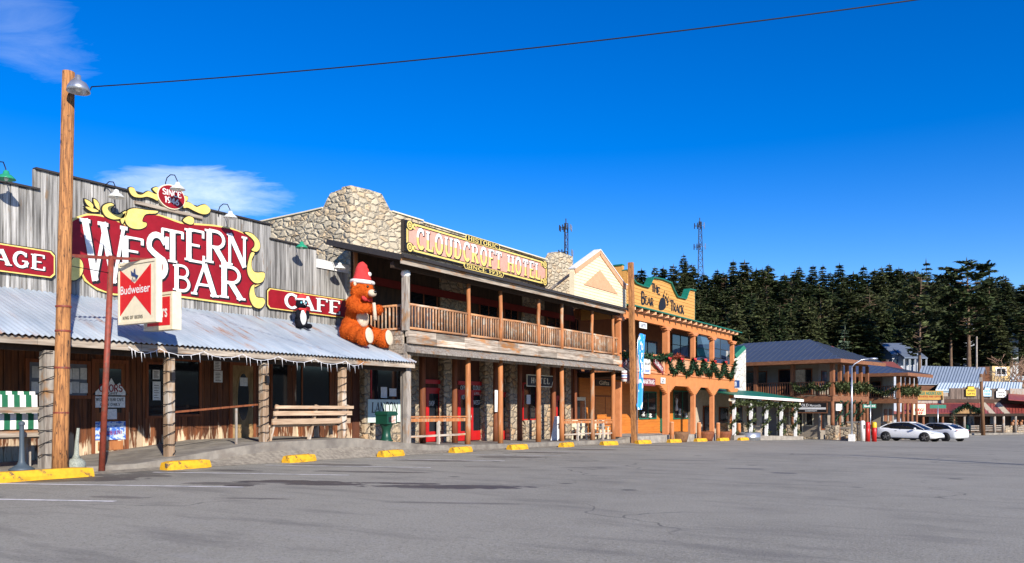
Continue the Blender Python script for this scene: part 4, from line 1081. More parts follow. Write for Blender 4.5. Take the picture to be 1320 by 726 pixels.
# ground floor wall
GD = 21.25
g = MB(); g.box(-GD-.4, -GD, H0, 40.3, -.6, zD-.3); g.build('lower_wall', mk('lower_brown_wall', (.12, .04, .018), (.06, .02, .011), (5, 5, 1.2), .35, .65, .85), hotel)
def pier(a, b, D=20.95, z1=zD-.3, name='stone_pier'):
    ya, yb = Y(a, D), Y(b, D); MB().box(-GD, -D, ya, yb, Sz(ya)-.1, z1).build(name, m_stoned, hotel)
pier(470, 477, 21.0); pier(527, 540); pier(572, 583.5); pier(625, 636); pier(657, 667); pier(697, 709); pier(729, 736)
def rdoor(a, b, n, light=True, D=GD, m=None, z1=2.15):
    ya, yb = Y(a, D), Y(b, D); z0 = Sz(ya)+.02
    g = MB(); m = m or m_door
    g.box(-D, -D+.10, ya-.1, ya, z0, z0+z1+.1); g.box(-D, -D+.10, yb, yb+.1, z0, z0+z1+.1); g.box(-D, -D+.10, ya, yb, z0+z1, z0+z1+.1)
    f = g.build('door_frame', m, hotel)
    w = (yb-ya)/n
    for k in range(n):
        y0, y1 = ya+w*k+.01, ya+w*(k+1)-.01; g = MB()
        g.box(-D, -D+.06, y0, y0+.13, z0, z0+z1); g.box(-D, -D+.06, y1-.13, y1, z0, z0+z1); g.box(-D, -D+.06, y0+.13, y1-.13, z0, z0+.42); g.box(-D, -D+.06, y0+.13, y1-.13, z0+z1-.14, z0+z1)
        g.build('door', m, f); MB().box(-D, -D+.03, y0+.13, y1-.13, z0+.42, z0+z1-.14).build('pane', m_glass, f)
        MB().tube([(-D+.1, y1-.07, z0+.9), (-D+.1, y1-.07, z0+1.15)], .014, 6).build('handle', m_steel, f)
    return ya, yb, z0
rdoor(549, 567, 1); d2 = rdoor(590, 622, 2); rdoor(641, 654, 1); rdoor(716, 727, 1)
for a, b in ((588, 626), (545, 572)):
    ya, yb = Y(a, GD), Y(b, GD); MB().box(-GD, -GD+.12, ya, yb, 2.45, 2.62).build('red_lintel', m_door, hotel)
# stone-silled windows
def swin(a, b, sill, top):
    ya, yb = Y(a, GD), Y(b, GD); z0 = Sz(ya)
    MB().box(-GD, -GD+.18, ya-.05, yb+.05, z0, z0+sill).build('stone_sill_wall', m_stoned, hotel)
    window(hotel, GD-.01, ya, yb, z0+sill+.06, z0+top, m_door, fr=.07)
swin(478, 518, 1.05, 2.9); swin(674, 690, .95, 2.75); swin(699.5, 700.5, .9, 1.)
# stickers on the double door and papers in windows
m_stick = mk('pale_print', (.55, .55, .52), None, tint=False)
M = front_M(GD)
for k, (px, py, s, txt) in enumerate([(597, 500, .3, 'OPEN'), (597, 512, .2, 'HOTEL'), (613, 500, .3, 'CLOUD'), (613, 506, .22, 'CAFE'), (613, 519, .26, 'WEST'), (555, 520, .2, 'SHOP')]):
    p = P3(px, py, GD); o = thing('door_sticker', ['white sticker lettering OPEN on the left leaf of the red double doors', 'white sticker lettering HOTEL on the left leaf of the red double doors', 'top white sticker on the right leaf of the red double doors', 'second white sticker on the right leaf of the red double doors', 'lowest white sticker on the right leaf of the red double doors', 'small sticker on the single red door'][k], 'sticker', p)
    g = MB(); letters(g, txt, M, (p.y-s, p.y+s, p.z-.09, p.z+.09), .068, .22, False); g.build('lettering', m_stick, o)
for k, (a, b, t_, bt, lb) in enumerate([(490, 498, 499, 513, 'white paper in the window just above the LANCON banner'), (501, 510, 501, 511, 'small white paper at the right of the window above the LANCON banner'), (678, 683, 509, 521, 'white paper in the hotel window left of the hanging sign post'), (637, 641, 503, 531, 'tall white paper strip on the inner log post between the red doors')]):
    D = GD-.02 if k < 3 else 19.86
    ya, yb = Y(a, D), Y(b, D); c = (a+b)/2; o = thing('paper_notice', lb, 'notice', (-D, ya, Z(c, bt, D)))
    MB().box(-D+.03, -D+.04, ya, yb, Z(c, bt, D), Z(c, t_, D)).build('sheet', m_paper, o)
# round crest on window
p = P3(493, 521, GD-.02); o = thing('window_crest', 'white shield-shaped crest in the window above the LANCON banner', 'decal', p)
MB().prism([(p.y+.3*math.cos(2*math.pi*k/16), p.z-.05+.22*math.sin(2*math.pi*k/16)) for k in range(16)], .0, .03, front_M(GD-.02)).build('sheet', m_stick, o)
g = MB(); letters(g, 'BAR', front_M(GD-.02), (p.y-.18, p.y+.18, p.z-.1, p.z+.02), .034, .2, True); g.build('lettering', m_dark, o)
# LANCON banner
D = 21.0; ya, yb = Y(474, D), Y(516, D); za, zb = Z(495, 536, D), Z(495, 515, D)
o = thing('name_banner', 'white and pale green banner reading LANCON hung below the window', 'banner', (-D, ya, za))
M = front_M(D)
MB().box(-D-.0, -D+.02, ya, yb, za-.25, zb).build('cloth', mk('pale_green_banner', (.62, .72, .66), (.54, .66, .60), (2, 2, 2), tint=False), o)
g = MB(); letters(g, 'LANCON', M, (ya+.18, yb-.18, za+.13, zb-.12), .024, .16, True, slant=.08); g.build('lettering', m_dark, o)
g = MB(); letters(g, 'LIVE MUSIC', M, (ya+.6, yb-.5, za-.02, za+.07), .024, .2, False); g.build('small_lettering', m_teal, o)
# hanging hotel sign px 684-714
D = 20.0; yy = Y(700, D); p = P3(700, 491, D)
o = thing('hanging_hotel_sign', 'black tapered sign with cream border reading HOTEL under the balcony', 'sign', p)
M = front_M(D); ya, yb = Y(679, D), Y(714, D); za, zb = Z(700, 499, D), Z(700, 484, D)
MB().prism([(ya, za), (yb-.25, za), (yb, zb), (ya, zb)], -.03, .02, M).build('edge', m_cream, o)
MB().prism([(ya+.04, za+.04), (yb-.28, za+.04), (yb-.07, zb-.04), (ya+.04, zb-.04)], -.02, .028, M).build('panel', m_black, o)
g = MB(); letters(g, 'HOTEL', M, (ya+.35, yb-.5, za+.16, zb-.14), .034, .2, False, track=.25); g.build('lettering', m_cream, o)
g = MB(); 
for y in (ya+.3, yb-.4): g.tube([(-D, y, zb), (-D, y, zD-.3)], .012, 5)
g.build('chain', m_black, o)
# porch rails (ground)
for (pa, pb_, lb) in ((524, 602, 'orange plank rail between the grey corner post and the first hotel log post'), (725, 763, 'plank rail in front of the cream chairs, left part'), (764, 790, 'plank rail in front of the cream chairs, right part')):
    ya, yb = Y(pa, HP)+.13, Y(pb_, HP)-.13; z0 = (Sz(ya)+Sz(yb))/2
    o = thing('porch_rail', lb, 'railing', (-HP, (ya+yb)/2, z0), group=None)
    MB().beam((-HP, ya, z0+1.02), (-HP, yb, z0+1.0), .16, .05, 1.2).beam((-HP, ya, z0+.9), (-HP, yb, z0+.88), .05, .12, 1.2).build('top_rail', m_log, o)
    MB().beam((-HP, ya, z0+.32), (-HP, yb, z0+.32), .05, .07, 1.4).build('bottom_rail', m_greyh, o)
    for f in ((.5,) if yb-ya < 4 else (.33, .66)): MB().box(-HP-.04, -HP+.04, ya+(yb-ya)*f-.045, ya+(yb-ya)*f+.045, z0, z0+.86, 1.5).build('post', m_greyd, o)
# cream slatted chairs behind the rail, white folding board
def slat_chair(y, z, label):
    o = thing('patio_chair', label, 'chair', (-19.2, y, z), group='cream chairs behind the plank rail'); g = MB()
    for k in range(2): MB().box(-18.98, -18.92, y-.28+k*.5, y-.22+k*.5, z, z+.62).build('leg', m_cream, o); MB().box(-19.5, -19.44, y-.28+k*.5, y-.22+k*.5, z, z+1.0).build('leg', m_cream, o); MB().box(-19.5, -18.9, y-.3+k*.5, y-.2+k*.5, z+.62, z+.66).build('arm', m_cream, o)
    MB().box(-19.45, -18.95, y-.22, y+.22, z+.4, z+.45).build('seat', m_cream, o)
    MB().box(-19.46, -19.40, y-.22, y+.22, z+.52, z+1.0).build('backrest', m_cream, o)
for px, lb in ((747, 'cream patio chair nearest the white folding board'), (771, 'cream patio chair just right of the middle porch log'), (781, 'cream patio chair nearest the shop corner')):
    y = Y(px, 19.2); slat_chair(y, Sz(y), lb)
y = Y(718, 18.9); z = Sz(y)
o = thing('folding_board', 'blank white folding sidewalk board between two hotel log posts', 'sandwich board', (-18.9, y, z))
Mw = plane_M((-18.9, y, z), (math.cos(R(35)), math.sin(R(35)), 0), (0, 0, 1))
MB().prism([(-.3, .02), (.3, .02), (.24, 1.15), (-.1, 1.15)], 0, .03, Mw).build('front_panel', m_white, o); MB().prism([(-.3, .02), (.3, .02), (.24, 1.15), (-.1, 1.15)], -.2, -.17, Mw).build('back_panel', m_white, o)
# recessed shop front at the right end
ya, yb = Y(742, GD), Y(752, GD); z0 = Sz(ya)
MB().box(-GD, -GD+.08, ya-.12, yb+.12, z0, z0+2.25).build('cream_door', m_cream, hotel); MB().box(-GD+.08, -GD+.095, ya, yb, z0+.8, z0+2.05).build('pane', m_glass, hotel)
window(hotel, GD-.02, Y(766, GD), Y(792, GD), z0+.7, z0+2.3, m_logd, mull=(.5,))
D = 20.3; ya, yb = Y(767, D), Y(788, D); za, zb = Z(778, 498, D), Z(778, 489.5, D)
o = thing('shop_board', 'small dark shop board with pale script over the window behind the chairs', 'sign', (-D, ya, za))
MB().box(-D, -D+.05, ya, yb, za, zb).build('panel', m_dark, o); g = MB(); mixed(g, 'Gifts', front_M(D), ya+.4, yb-.4, za+.08, (zb-za)*.6, .055, weight=.01); g.build('lettering', m_cream, o)
g = MB()
for y in (ya+.2, yb-.2): g.tube([(-D+.02, y, zb), (-D+.02, y, zD-.3)], .012, 5)
g.build('chain', m_black, o)

# big HOTEL sign on the parapet
SD2 = 21.2; M = front_M(SD2-.02)
ya, yb = Y(520, SD2), Y(705, SD2); zb_ = Z(520, 325, SD2)+.04; zt_ = Z(520, 282.5, SD2)
hs = thing('hotel_sign', 'long pink sign with ornate white and yellow letters CLOUDCROFT HOTEL on the stone parapet', 'sign', (-SD2, ya, zb_))
MB().box(-SD2-.12, -SD2+.0, ya, yb, zb_, zt_).build('backing', m_dark, hs)
MB().prism([(ya+.05, zb_+.05), (yb-.05, zb_+.05), (yb-.05, zt_-.05), (ya+.05, zt_-.05)], 0, .03, M).build('panel', m_pinksign, hs)
g = MB(); e = .035
def frame(g, a, b, c, d, t, w0, w1):
    g.prism([(a, c), (b, c), (b, c+t), (a, c+t)], w0, w1, M); g.prism([(a, d-t), (b, d-t), (b, d), (a, d)], w0, w1, M); g.prism([(a, c+t), (a+t, c+t), (a+t, d-t), (a, d-t)], w0, w1, M); g.prism([(b-t, c+t), (b, c+t), (b, d-t), (b-t, d-t)], w0, w1, M)
gk = MB(); frame(gk, ya+.02, yb-.02, zb_+.02, zt_-.02, .10, .031, .036); frame(gk, ya+.24, yb-.24, zb_+.15, zt_-.15, .03, .031, .035); gk.build('dark_border', m_black, hs)
frame(g, ya+.12, yb-.12, zb_+.07, zt_-.07, .05, .037, .045); frame(g, ya+.20, yb-.20, zb_+.115, zt_-.115, .03, .037, .044)
def ringpoly(cu, cv, r0, r1, w0, w1, gg, a0=0, a1=360, n=18):
    for k in range(n):
        t0, t1 = R(a0+(a1-a0)*k/n), R(a0+(a1-a0)*(k+1)/n)
        gg.prism([(cu+r1*math.cos(t0), cv+r1*math.sin(t0)), (cu+r1*math.cos(t1), cv+r1*math.sin(t1)), (cu+r0*math.cos(t1), cv+r0*math.sin(t1)), (cu+r0*math.cos(t0), cv+r0*math.sin(t0))], w0, w1, M)
for cu in (ya+.32, yb-.32):
    for cv in (zb_+.2, zt_-.2):
        gk = MB(); gk.prism([(cu+.30*math.cos(2*math.pi*k/20), cv+.20*math.sin(2*math.pi*k/20)) for k in range(20)], .040, .048, M); gk.build('corner_back', m_black, hs)
        ringpoly(cu, cv, .12, .18, .049, .056, g); ringpoly(cu, cv, .03, .08, .049, .056, g)
        s = 1 if cu < (ya+yb)/2 else -1; ringpoly(cu+s*.30, cv, .05, .12, .049, .055, g, 0, 300)
g.build('gold_border', m_yel, hs)
tb = (ya+.75, yb-.8, zb_+.27, zt_-.25)
tw_ = sum(GL[c][0]+.16 for c in 'CLOUDCROFT HOTEL')-.16; x_ = 0
for ch in 'CLOUDCROFT HOTEL':
    gw_ = GL[ch][0]; a_ = tb[0]+(tb[1]-tb[0])*x_/tw_; b_ = tb[0]+(tb[1]-tb[0])*(x_+gw_)/tw_; x_ += gw_+.16
    if ch == ' ': continue
    sh_ = letters(MB(), ch, M, (a_+.03, b_+.03, tb[2]-.035, tb[3]-.02), .036, .21, True, .028).build('letter_shadow', m_black, hs)
    letters(MB(), ch, M, (a_, b_, tb[2], tb[3]), .042, .21, True, half=(.55, True)).build('letter_top', m_white, hs)
    letters(MB(), ch, M, (a_, b_, tb[2], tb[3]), .042, .21, True, half=(.55, False)).build('letter_foot', m_yel, hs)
for nm, txt, v0, v1, a, b in (('upper_plate', 'HISTORIC', zt_-.16, zt_+.14, 600, 641), ('lower_plate', 'SINCE 1935', zb_-.12, zb_+.15, 598, 646)):
    a, b = Y(a, SD2), Y(b, SD2); fr_ = MB().prism([(a, v0), (b, v0), (b+.12, (v0+v1)/2), (b, v1), (a, v1), (a-.12, (v0+v1)/2)], .03, .06, M).build(nm, m_yel, hs)
    MB().prism([(a+.02, v0+.03), (b-.02, v0+.03), (b+.06, (v0+v1)/2), (b-.02, v1-.03), (a+.02, v1-.03), (a-.06, (v0+v1)/2)], .04, .065, M).build('plate_face', m_black, fr_)
    g = MB(); letters(g, txt, M, (a+.08, b-.08, v0+.06, v1-.06), .07, .17, True, track=.06); g.build('plate_lettering', m_yel, fr_)

# cream gable front over the right end of the balcony
GF = 18.12
gf = thing('gable_front', 'cream pointed gable front with peach trim between the stone pier and the shop front', 'gable', (-GF, 37, zE))
ga, gb_ = Y(740, GF), Y(807, GF); apx, apz = Y(772.5, GF), Z(772.5, 322, GF)
zl = Z(740, 346, GF); zr = Z(803, 366, GF); zb0 = zE+.03
M = front_M(GF)
g = MB(); rows = int((apz-zb0)/.15)
for k in range(rows):
    za, zz = zb0+.15*k, zb0+.15*(k+1)
    def lim(z):
        l = ga if z < zl else ga+(apx-ga)*(z-zl)/(apz-zl); r = gb_ if z < zr else gb_-(gb_-apx)*(z-zr)/(apz-zr)
        return l, r
    l0, r0 = lim(za); l1, r1 = lim(zz)
    g.hexa([(-GF-.25, l0, za), (-GF+.022, l0, za), (-GF+.022, r0, za), (-GF-.25, r0, za), (-GF-.25, l1, zz), (-GF, l1, zz), (-GF, r1, zz), (-GF-.25, r1, zz)], random.uniform(.97, 1.03))
g.build('siding', m_creamsid, gf)
g = MB()
for (a, b) in (((ga-.02, zl), (apx, apz)), ((apx, apz), (gb_-.3, zr+.02)), ((gb_-.3, zr+.02), (gb_+.05, zr))):
    g.beam((-GF-.1, a[0], a[1]), (-GF-.1, b[0], b[1]), .38, .05, up=(0, 0, 1))
g.build('cap', m_white, gf)
g = MB()
for (a, b) in (((ga+.03, zl-.14), (apx, apz-.16)), ((apx, apz-.16), (gb_-.35, zr-.12)), ((gb_-.35, zr-.12), (gb_, zr-.14))):
    g.beam((-GF+.04, a[0], a[1]), (-GF+.04, b[0], b[1]), .05, .2)
g.build('rake_trim', m_peach, gf)
t1 = (Y(752, GF), Z(752, 367, GF)); t2 = (Y(795.5, GF), Z(795.5, 379.5, GF)); t3 = (Y(772.5, GF), Z(772.5, 348.5, GF))
MB().prism([t1, t2, t3], .023, .05, M).build('peach_triangle', m_peach, gf)
for yy in (ga+.6, apx, gb_-.7): MB().beam((-GF-.26, yy, zl), (-GF-1.9, yy, zE+.42), .1, .1).build('brace', m_greyd, gf)

# ================================================================ PLUSH BEAR and SKUNK on the porch roof
def zroof(x): return RZ + (x+DW)/( -17.95+DW)*(EZ-RZ) + .02
def furmat(name, c1, c2, s=40):
    m, t = newmat(name); v = t.coord((s, s, s)); f = t.noise(v, 1., 4., .75)
    g_ = t.noise(t.coord((6, 6, 6)), 1., 3.)
    col = t.mix(t.ramp(f, .3, .7), c1, c2); col = t.mix(t.ramp(g_, .4, .7, 0, .5), col, c2)
    t.out(col, .95, f, .9, .03, 0., .1, Sheen_Weight=.0); return m
def blobmesh(name, balls, mat, parent, vox=.035, disp=.018, noise_scale=.05):
    g = MB()
    for b in balls:
        c, r = b[0], b[1]; rot = b[2] if len(b) > 2 else None
        g.ball(c, r, 20, 14, rot=rot)
    o = g.build(name, mat, parent, local=True)
    m = o.modifiers.new('r', 'REMESH'); m.mode = 'VOXEL'; m.voxel_size = vox; m.use_smooth_shade = True
    m = o.modifiers.new('s', 'SMOOTH'); m.iterations = 5; m.factor = .6
    if disp:
        tx = bpy.data.textures.new(name+'_fur', 'CLOUDS'); tx.noise_scale = noise_scale; tx.noise_depth = 2
        m = o.modifiers.new('d', 'DISPLACE'); m.texture = tx; m.strength = disp; m.mid_level = .5
    return o
def RY(a): return Matrix.Rotation(R(a), 3, 'Y')
def RZm(a): return Matrix.Rotation(R(a), 3, 'Z')
m_furo = furmat('orange_brown_plush', (.62, .12, .014), (.40, .06, .008))
m_tuft = mk('orange_fur_tufts', (.60, .115, .014), (.40, .06, .008), (5, 5, 5), tint=True, rough=.9, bs=.0, spec=.1)
m_furw = furmat('cream_plush', (.72, .62, .48), (.55, .45, .33))
m_felt = furmat('santa_red_felt', (.62, .06, .06), (.5, .04, .04), 25)
m_trim = furmat('white_fleece', (.85, .83, .82), (.7, .68, .67), 30)
m_furb = furmat('black_plush', (.014, .015, .022), (.006, .006, .01))
m_nose = plain('shiny_black', .01 and (.01, .01, .01), .15)
bx_, by_ = -19.8, Y(459, 19.8)
bear = thing('plush_bear', 'giant orange-brown plush bear in a red santa hat sitting on the tin porch roof', 'toy bear', (bx_, by_, zroof(bx_)+.03), R(2))
def leg(s):
    return [((.05, s*.36, .26), (.40, .33, .36), RY(10)), ((.42, s*.46, .14), (.38, .29, .30)), ((.78, s*.52, .02), (.28, .28, .30)), ((.88, s*.52, .04), (.19, .25, .33))]
balls = [((-.08, 0, .44), (.45, .48, .47)), ((.0, 0, .86), (.35, .40, .46)), ((.12, 0, 1.18), (.28, .35, .34)),
         ((.22, 0, 1.40), (.22, .24, .2)),
         ((.32, 0, 1.70), (.38, .41, .36)), ((.50, 0, 1.60), (.24, .28, .22)), ((.24, .28, 1.62), (.2, .18, .2)), ((.24, -.28, 1.62), (.2, .18, .2)),
         ((.22, .36, 1.86), (.08, .13, .14)), ((.22, -.36, 1.86), (.08, .13, .14))] + leg(1) + leg(-1)
for s in (-1, 1):
    balls += [((.16, s*.38, 1.22), (.23, .21, .23)), ((.30, s*.45, 1.10), (.23, .19, .21)), ((.46, s*.45, 1.02), (.22, .18, .19)), ((.62, s*.38, 1.0), (.20, .17, .18)), ((.76, s*.28, 1.02), (.18, .16, .18))]
bd_ = blobmesh('body', balls, m_furo, bear, .032, .055, .055); bd_.modifiers['s'].iterations = 24
def fur(balls_, n, ln, mat_, par, avoid=()):
    rnd = random.Random(4); g = MB(); k = 0; bl = [(Vector(b[0]), b[1]) for b in balls_]; wts = [b[1][0]*b[1][1]+b[1][1]*b[1][2] for b in bl]
    while k < n:
        c, r = rnd.choices(bl, wts)[0]; d = Vector((rnd.gauss(0, 1), rnd.gauss(0, 1), rnd.gauss(0, 1))).normalized(); p = Vector((c.x+d.x*r[0]*.96, c.y+d.y*r[1]*.96, c.z+d.z*r[2]*.96)); k += 1
        if any(((p.x-q.x)/s[0])**2+((p.y-q.y)/s[1])**2+((p.z-q.z)/s[2])**2 < .86 for q, s in bl if q != c) or any((p-Vector(a)).length < rr for a, rr in avoid): continue
        nn = Vector((d.x/r[0], d.y/r[1], d.z/r[2])).normalized(); t_ = (nn*.8+Vector((rnd.gauss(0, .5), rnd.gauss(0, .5), -.5+rnd.gauss(0, .4)))).normalized()*ln*rnd.uniform(.6, 1.3); w = t_.cross(nn+Vector((.01, .3, 0))).normalized()*ln*.2
        g.add([p-w, p+w, p+t_], [(0, 1, 2)], rnd.uniform(.7, 1.3))
    return g.build('fur', m_tuft, par, local=True)
fur(balls, 17000, .048, m_furo, bd_, avoid=[((.72, 0, 1.56), .2), ((.42, 0, .74), .27), ((1.05, .52, .06), .24), ((1.05, -.52, .06), .24), ((.66, .16, 1.77), .07), ((.66, -.16, 1.77), .07)])
blobmesh('belly_patch', [((.29, 0, .74), (.17, .28, .36), RY(-8))], m_furw, bear, .035, .01)
blobmesh('muzzle', [((.72, 0, 1.56), (.14, .18, .13))], m_furw, bear, .025, .01)
MB().ball((.86, 0, 1.60), (.045, .075, .055), 12, 8).build('nose', m_nose, bear, local=True)
for s in (-1, 1):
    MB().ball((.66, s*.16, 1.77), .045, 10, 8).build('eye', m_nose, bear, local=True)
    MB().ball((.29, s*.37, 1.87), (.05, .085, .095), 10, 8).build('ear_lining', m_furw, bear, local=True)
    MB().ball((1.045, s*.52, .06), (.05, .20, .27), 16, 12, rot=RY(-8)).build('foot_pad', m_furw, bear, local=True)
hat = blobmesh('santa_hat', [((.27, 0, 2.06), (.32, .34, .20)), ((.24, 0, 2.22), (.25, .26, .2)), ((.20, .0, 2.40), (.18, .18, .18)), ((.19, .02, 2.54), (.13, .13, .13)), ((.24, .06, 2.62), (.09, .1, .08)), ((.32, .13, 2.52), (.07, .08, .10)), ((.36, .18, 2.38), (.06, .07, .1))], m_felt, bear, .035, .012, .08)
g = MB(); pts = []
for k in range(25):
    a = 2*math.pi*k/24; pts.append((.29+.35*math.cos(a), .37*math.sin(a), 1.97-.04*math.cos(a)))
g.tube(pts, .075, 9, caps=False); g.build('hat_trim', m_trim, hat, local=True)
MB().ball((.40, .22, 2.26), .085, 10, 8).build('pompom', m_trim, hat, local=True)
for s in (-1, 1): MB().ball((.50, s*.13, 1.38), (.06, .15, .09), 10, 8, rot=Matrix.Rotation(R(s*15), 3, 'X')).build('bow', m_felt, bear, local=True)
o = thing('held_stick', 'short cream candle held between the paws of the plush bear', 'candle', Vector((bx_, by_, zroof(bx_)+.03)), R(2))
MB().tube([(.86, .0, .62), (.80, 0, 1.22)], [.07, .06], 10).build('stick', m_furw, o, local=True)
sx, sy = -20.6, Y(388, 20.6)
sk = thing('plush_skunk', 'black and white plush skunk in a santa hat on the roof before the CAFE sign', 'toy skunk', (sx, sy, zroof(sx)), R(-14))
balls = [((0, 0, .24), (.2, .22, .25)), ((.0, 0, .46), (.15, .17, .2)), ((.03, 0, .80), (.17, .2, .17)), ((.17, 0, .76), (.09, .09, .08)),
         ((.2, .18, .06), (.19, .09, .09)), ((.2, -.18, .06), (.19, .09, .09)), ((.1, .19, .45), (.08, .07, .16)), ((.12, -.19, .45), (.08, .07, .16)), ((-.2, .06, .28), (.14, .12, .3)), ((-.22, .12, .55), (.1, .1, .16)),
         ((.0, .14, .95), (.04, .06, .06)), ((.0, -.14, .95), (.04, .06, .06))]
blobmesh('body', balls, m_furb, sk, .022, .015, .04)
blobmesh('belly_patch', [((.14, 0, .32), (.10, .12, .24)), ((.13, 0, .5), (.06, .08, .1))], m_trim, sk, .02, .006)
blobmesh('face_stripe', [((.185, 0, .865), (.03, .04, .09)), ((.25, 0, .78), (.04, .035, .03))], m_trim, sk, .015, .003)
MB().ball((.265, 0, .755), .026, 8, 6).build('nose', m_nose, sk, local=True)
m_eyeb = plain('pale_blue_eye', (.12, .42, .5), .2)
for s in (-1, 1): MB().ball((.175, s*.085, .83), (.025, .035, .04), 10, 8).build('eye', m_eyeb, sk, local=True)
blobmesh('santa_hat', [((.02, 0, .99), (.15, .16, .08)), ((.0, 0, 1.06), (.1, .11, .08)), ((-.02, .07, 1.11), (.06, .08, .06)), ((-.02, .16, 1.06), (.05, .06, .06))], m_felt, sk, .02, .004)
g = MB(); g.tube([(.02+.16*math.cos(2*math.pi*k/20), .175*math.sin(2*math.pi*k/20), .945) for k in range(21)], .035, 8, caps=False); g.build('hat_trim', m_trim, sk, local=True)
MB().tube([(.11+.03*math.cos(a), .12*math.sin(a), .62) for a in [2*math.pi*k/16 for k in range(17)]], .04, 8, caps=False).ball((.17, .05, .52), (.025, .04, .09), 8, 6).build('scarf', m_felt, sk, local=True)
# ================================================================ CURIO SHOP WITH PAW FALSE FRONT
BD = 18.4
btk = thing('curio_shop', 'two-storey orange shop with stepped golden false front and arched porch', 'building', (-BD, 46, -.2))
def BTz(y): return lerp_table(BT, y)
def bq(pts): return [(800+a/5.183, 320+b/5.183) for a, b in pts]
fy0 = Y(808, BD); fy1 = Y(895.3, BD)
prof = px_uv([(808, 348.5), (812, 357)] + bq([(95, 237), (140, 255), (180, 265), (210, 200), (270, 210), (330, 235), (350, 285), (372, 328), (430, 342), (452, 277), (493, 285)]), BD)
zbt = 7.02
# lap boards clipped to the stepped outline
def prof_z(y):
    for (a, b), (c, d) in zip(prof, prof[1:]):
        if a <= y <= c: return b+(d-b)*(y-a)/max(1e-6, c-a)
    return prof[-1][1] if y > prof[-1][0] else prof[0][1]
g = MB(); M = front_M(BD); z = zbt; ynodes = sorted(set([round(a, 3) for a, b in prof] + [fy0+(fy1-fy0)*k/60 for k in range(61)]))
while z < 9.4:
    zt = z+.2; seg = None
    for a, b in zip(ynodes, ynodes[1:]):
        za, zb = prof_z(a+1e-4), prof_z(b-1e-4)
        if max(za, zb) <= z: continue
        ta, tb = min(zt, za), min(zt, zb)
        if ta <= z+1e-3 and tb <= z+1e-3: continue
        ta = max(ta, z+.001); tb = max(tb, z+.001)
        g.add([(-BD+.02, a, z), (-BD+.02, b, z), (-BD, b, tb), (-BD, a, ta)], [(0, 1, 2, 3)], .96 if int(z*5) % 2 else 1.04)
    z = zt
fo = [(fy0, zbt)] + [(fy1, zbt)] + list(reversed(prof))
g.prism(fo, -.25, -.012, M); g.build('false_front', m_sidey, btk)
g = MB()
for (a, b), (c, d) in zip(prof, prof[1:]): g.beam((-BD-.08, a, b+.03), (-BD-.08, c, d+.03), .42, .07)
g.beam((-BD-.08, fy1+.03, 9.1), (-BD-.08, fy1+.03, zbt), .42, .05); g.build('green_cap', m_teal, btk)
g = MB(); z = zbt   # return on the left
MB().box(-BD-3.2, -BD-.26, fy0-.0, fy0+.2, 6.3, 9.12).build('return_wall', m_sidey, btk); MB().box(-BD-3.2, -BD-.25, fy0-.06, fy0+.26, 9.13, 9.2).build('return_cap', m_teal, btk)
bt = thing('shop_sign_lettering', 'black cut-out letters THE BEAR TRACK and bear paw on the golden front', 'sign', (-BD, 44, 8))
w = .028
def q5(x0, x1, y0, y1): (a, t_), (b, bt_) = bq([(x0, y0), (x1, y1)]); return qbox(a, b, t_, bt_, BD)
for i, (c, x0, x1, y0, y1) in enumerate([('T', 203, 226, 238, 293), ('H', 222, 243, 246, 298), ('E', 243, 260, 262, 310), ('B', 134, 158, 293, 372), ('E', 158, 175, 322, 374), ('A', 176, 198, 330, 382), ('R', 198, 218, 336, 388),
        ('T', 329, 352, 350, 420), ('R', 350, 368, 372, 424), ('A', 366, 386, 378, 430), ('C', 386, 402, 386, 434), ('K', 402, 422, 384, 440)]):
    g = MB(); letters(g, c, M, q5(x0, x1, y0, y1), w, .26, False); g.build('letter', m_black, bt)
def bw(x, y): (a, b), = bq([(x, y)]); return Y(a, BD), Z(a, b, BD)
pad = smooth_closed([bw(*p) for p in ((262, 345), (275, 330), (292, 340), (296, 365), (298, 392), (285, 410), (262, 414), (251, 400), (254, 375))], 3)
MB().prism(pad, .02, .045, M).build('paw_pad', m_black, bt)
for k, (x, y, rx, ry) in enumerate([(284, 318, 7, 10), (298, 330, 7, 9), (307, 345, 7, 9), (311, 362, 6, 8), (308, 380, 5, 6)]):
    c = bw(x, y); s = .035*1.
    MB().prism([(c[0]+.115*math.cos(2*math.pi*j/12)*rx/7, c[1]+.085*math.sin(2*math.pi*j/12)*ry/9) for j in range(12)], .02, .045, M).build('paw_toe', m_black, bt)
    d = bw(x+[8, 10, 12, 12, 9][k]-4, y-[24, 22, 17, 12, 8][k]); MB().prism([(d[0]-.035, d[1]-.08), (d[0]+.03, d[1]-.06), (d[0]+.06, d[1]+.1)], .02, .045, M).build('paw_claw', m_black, bt)
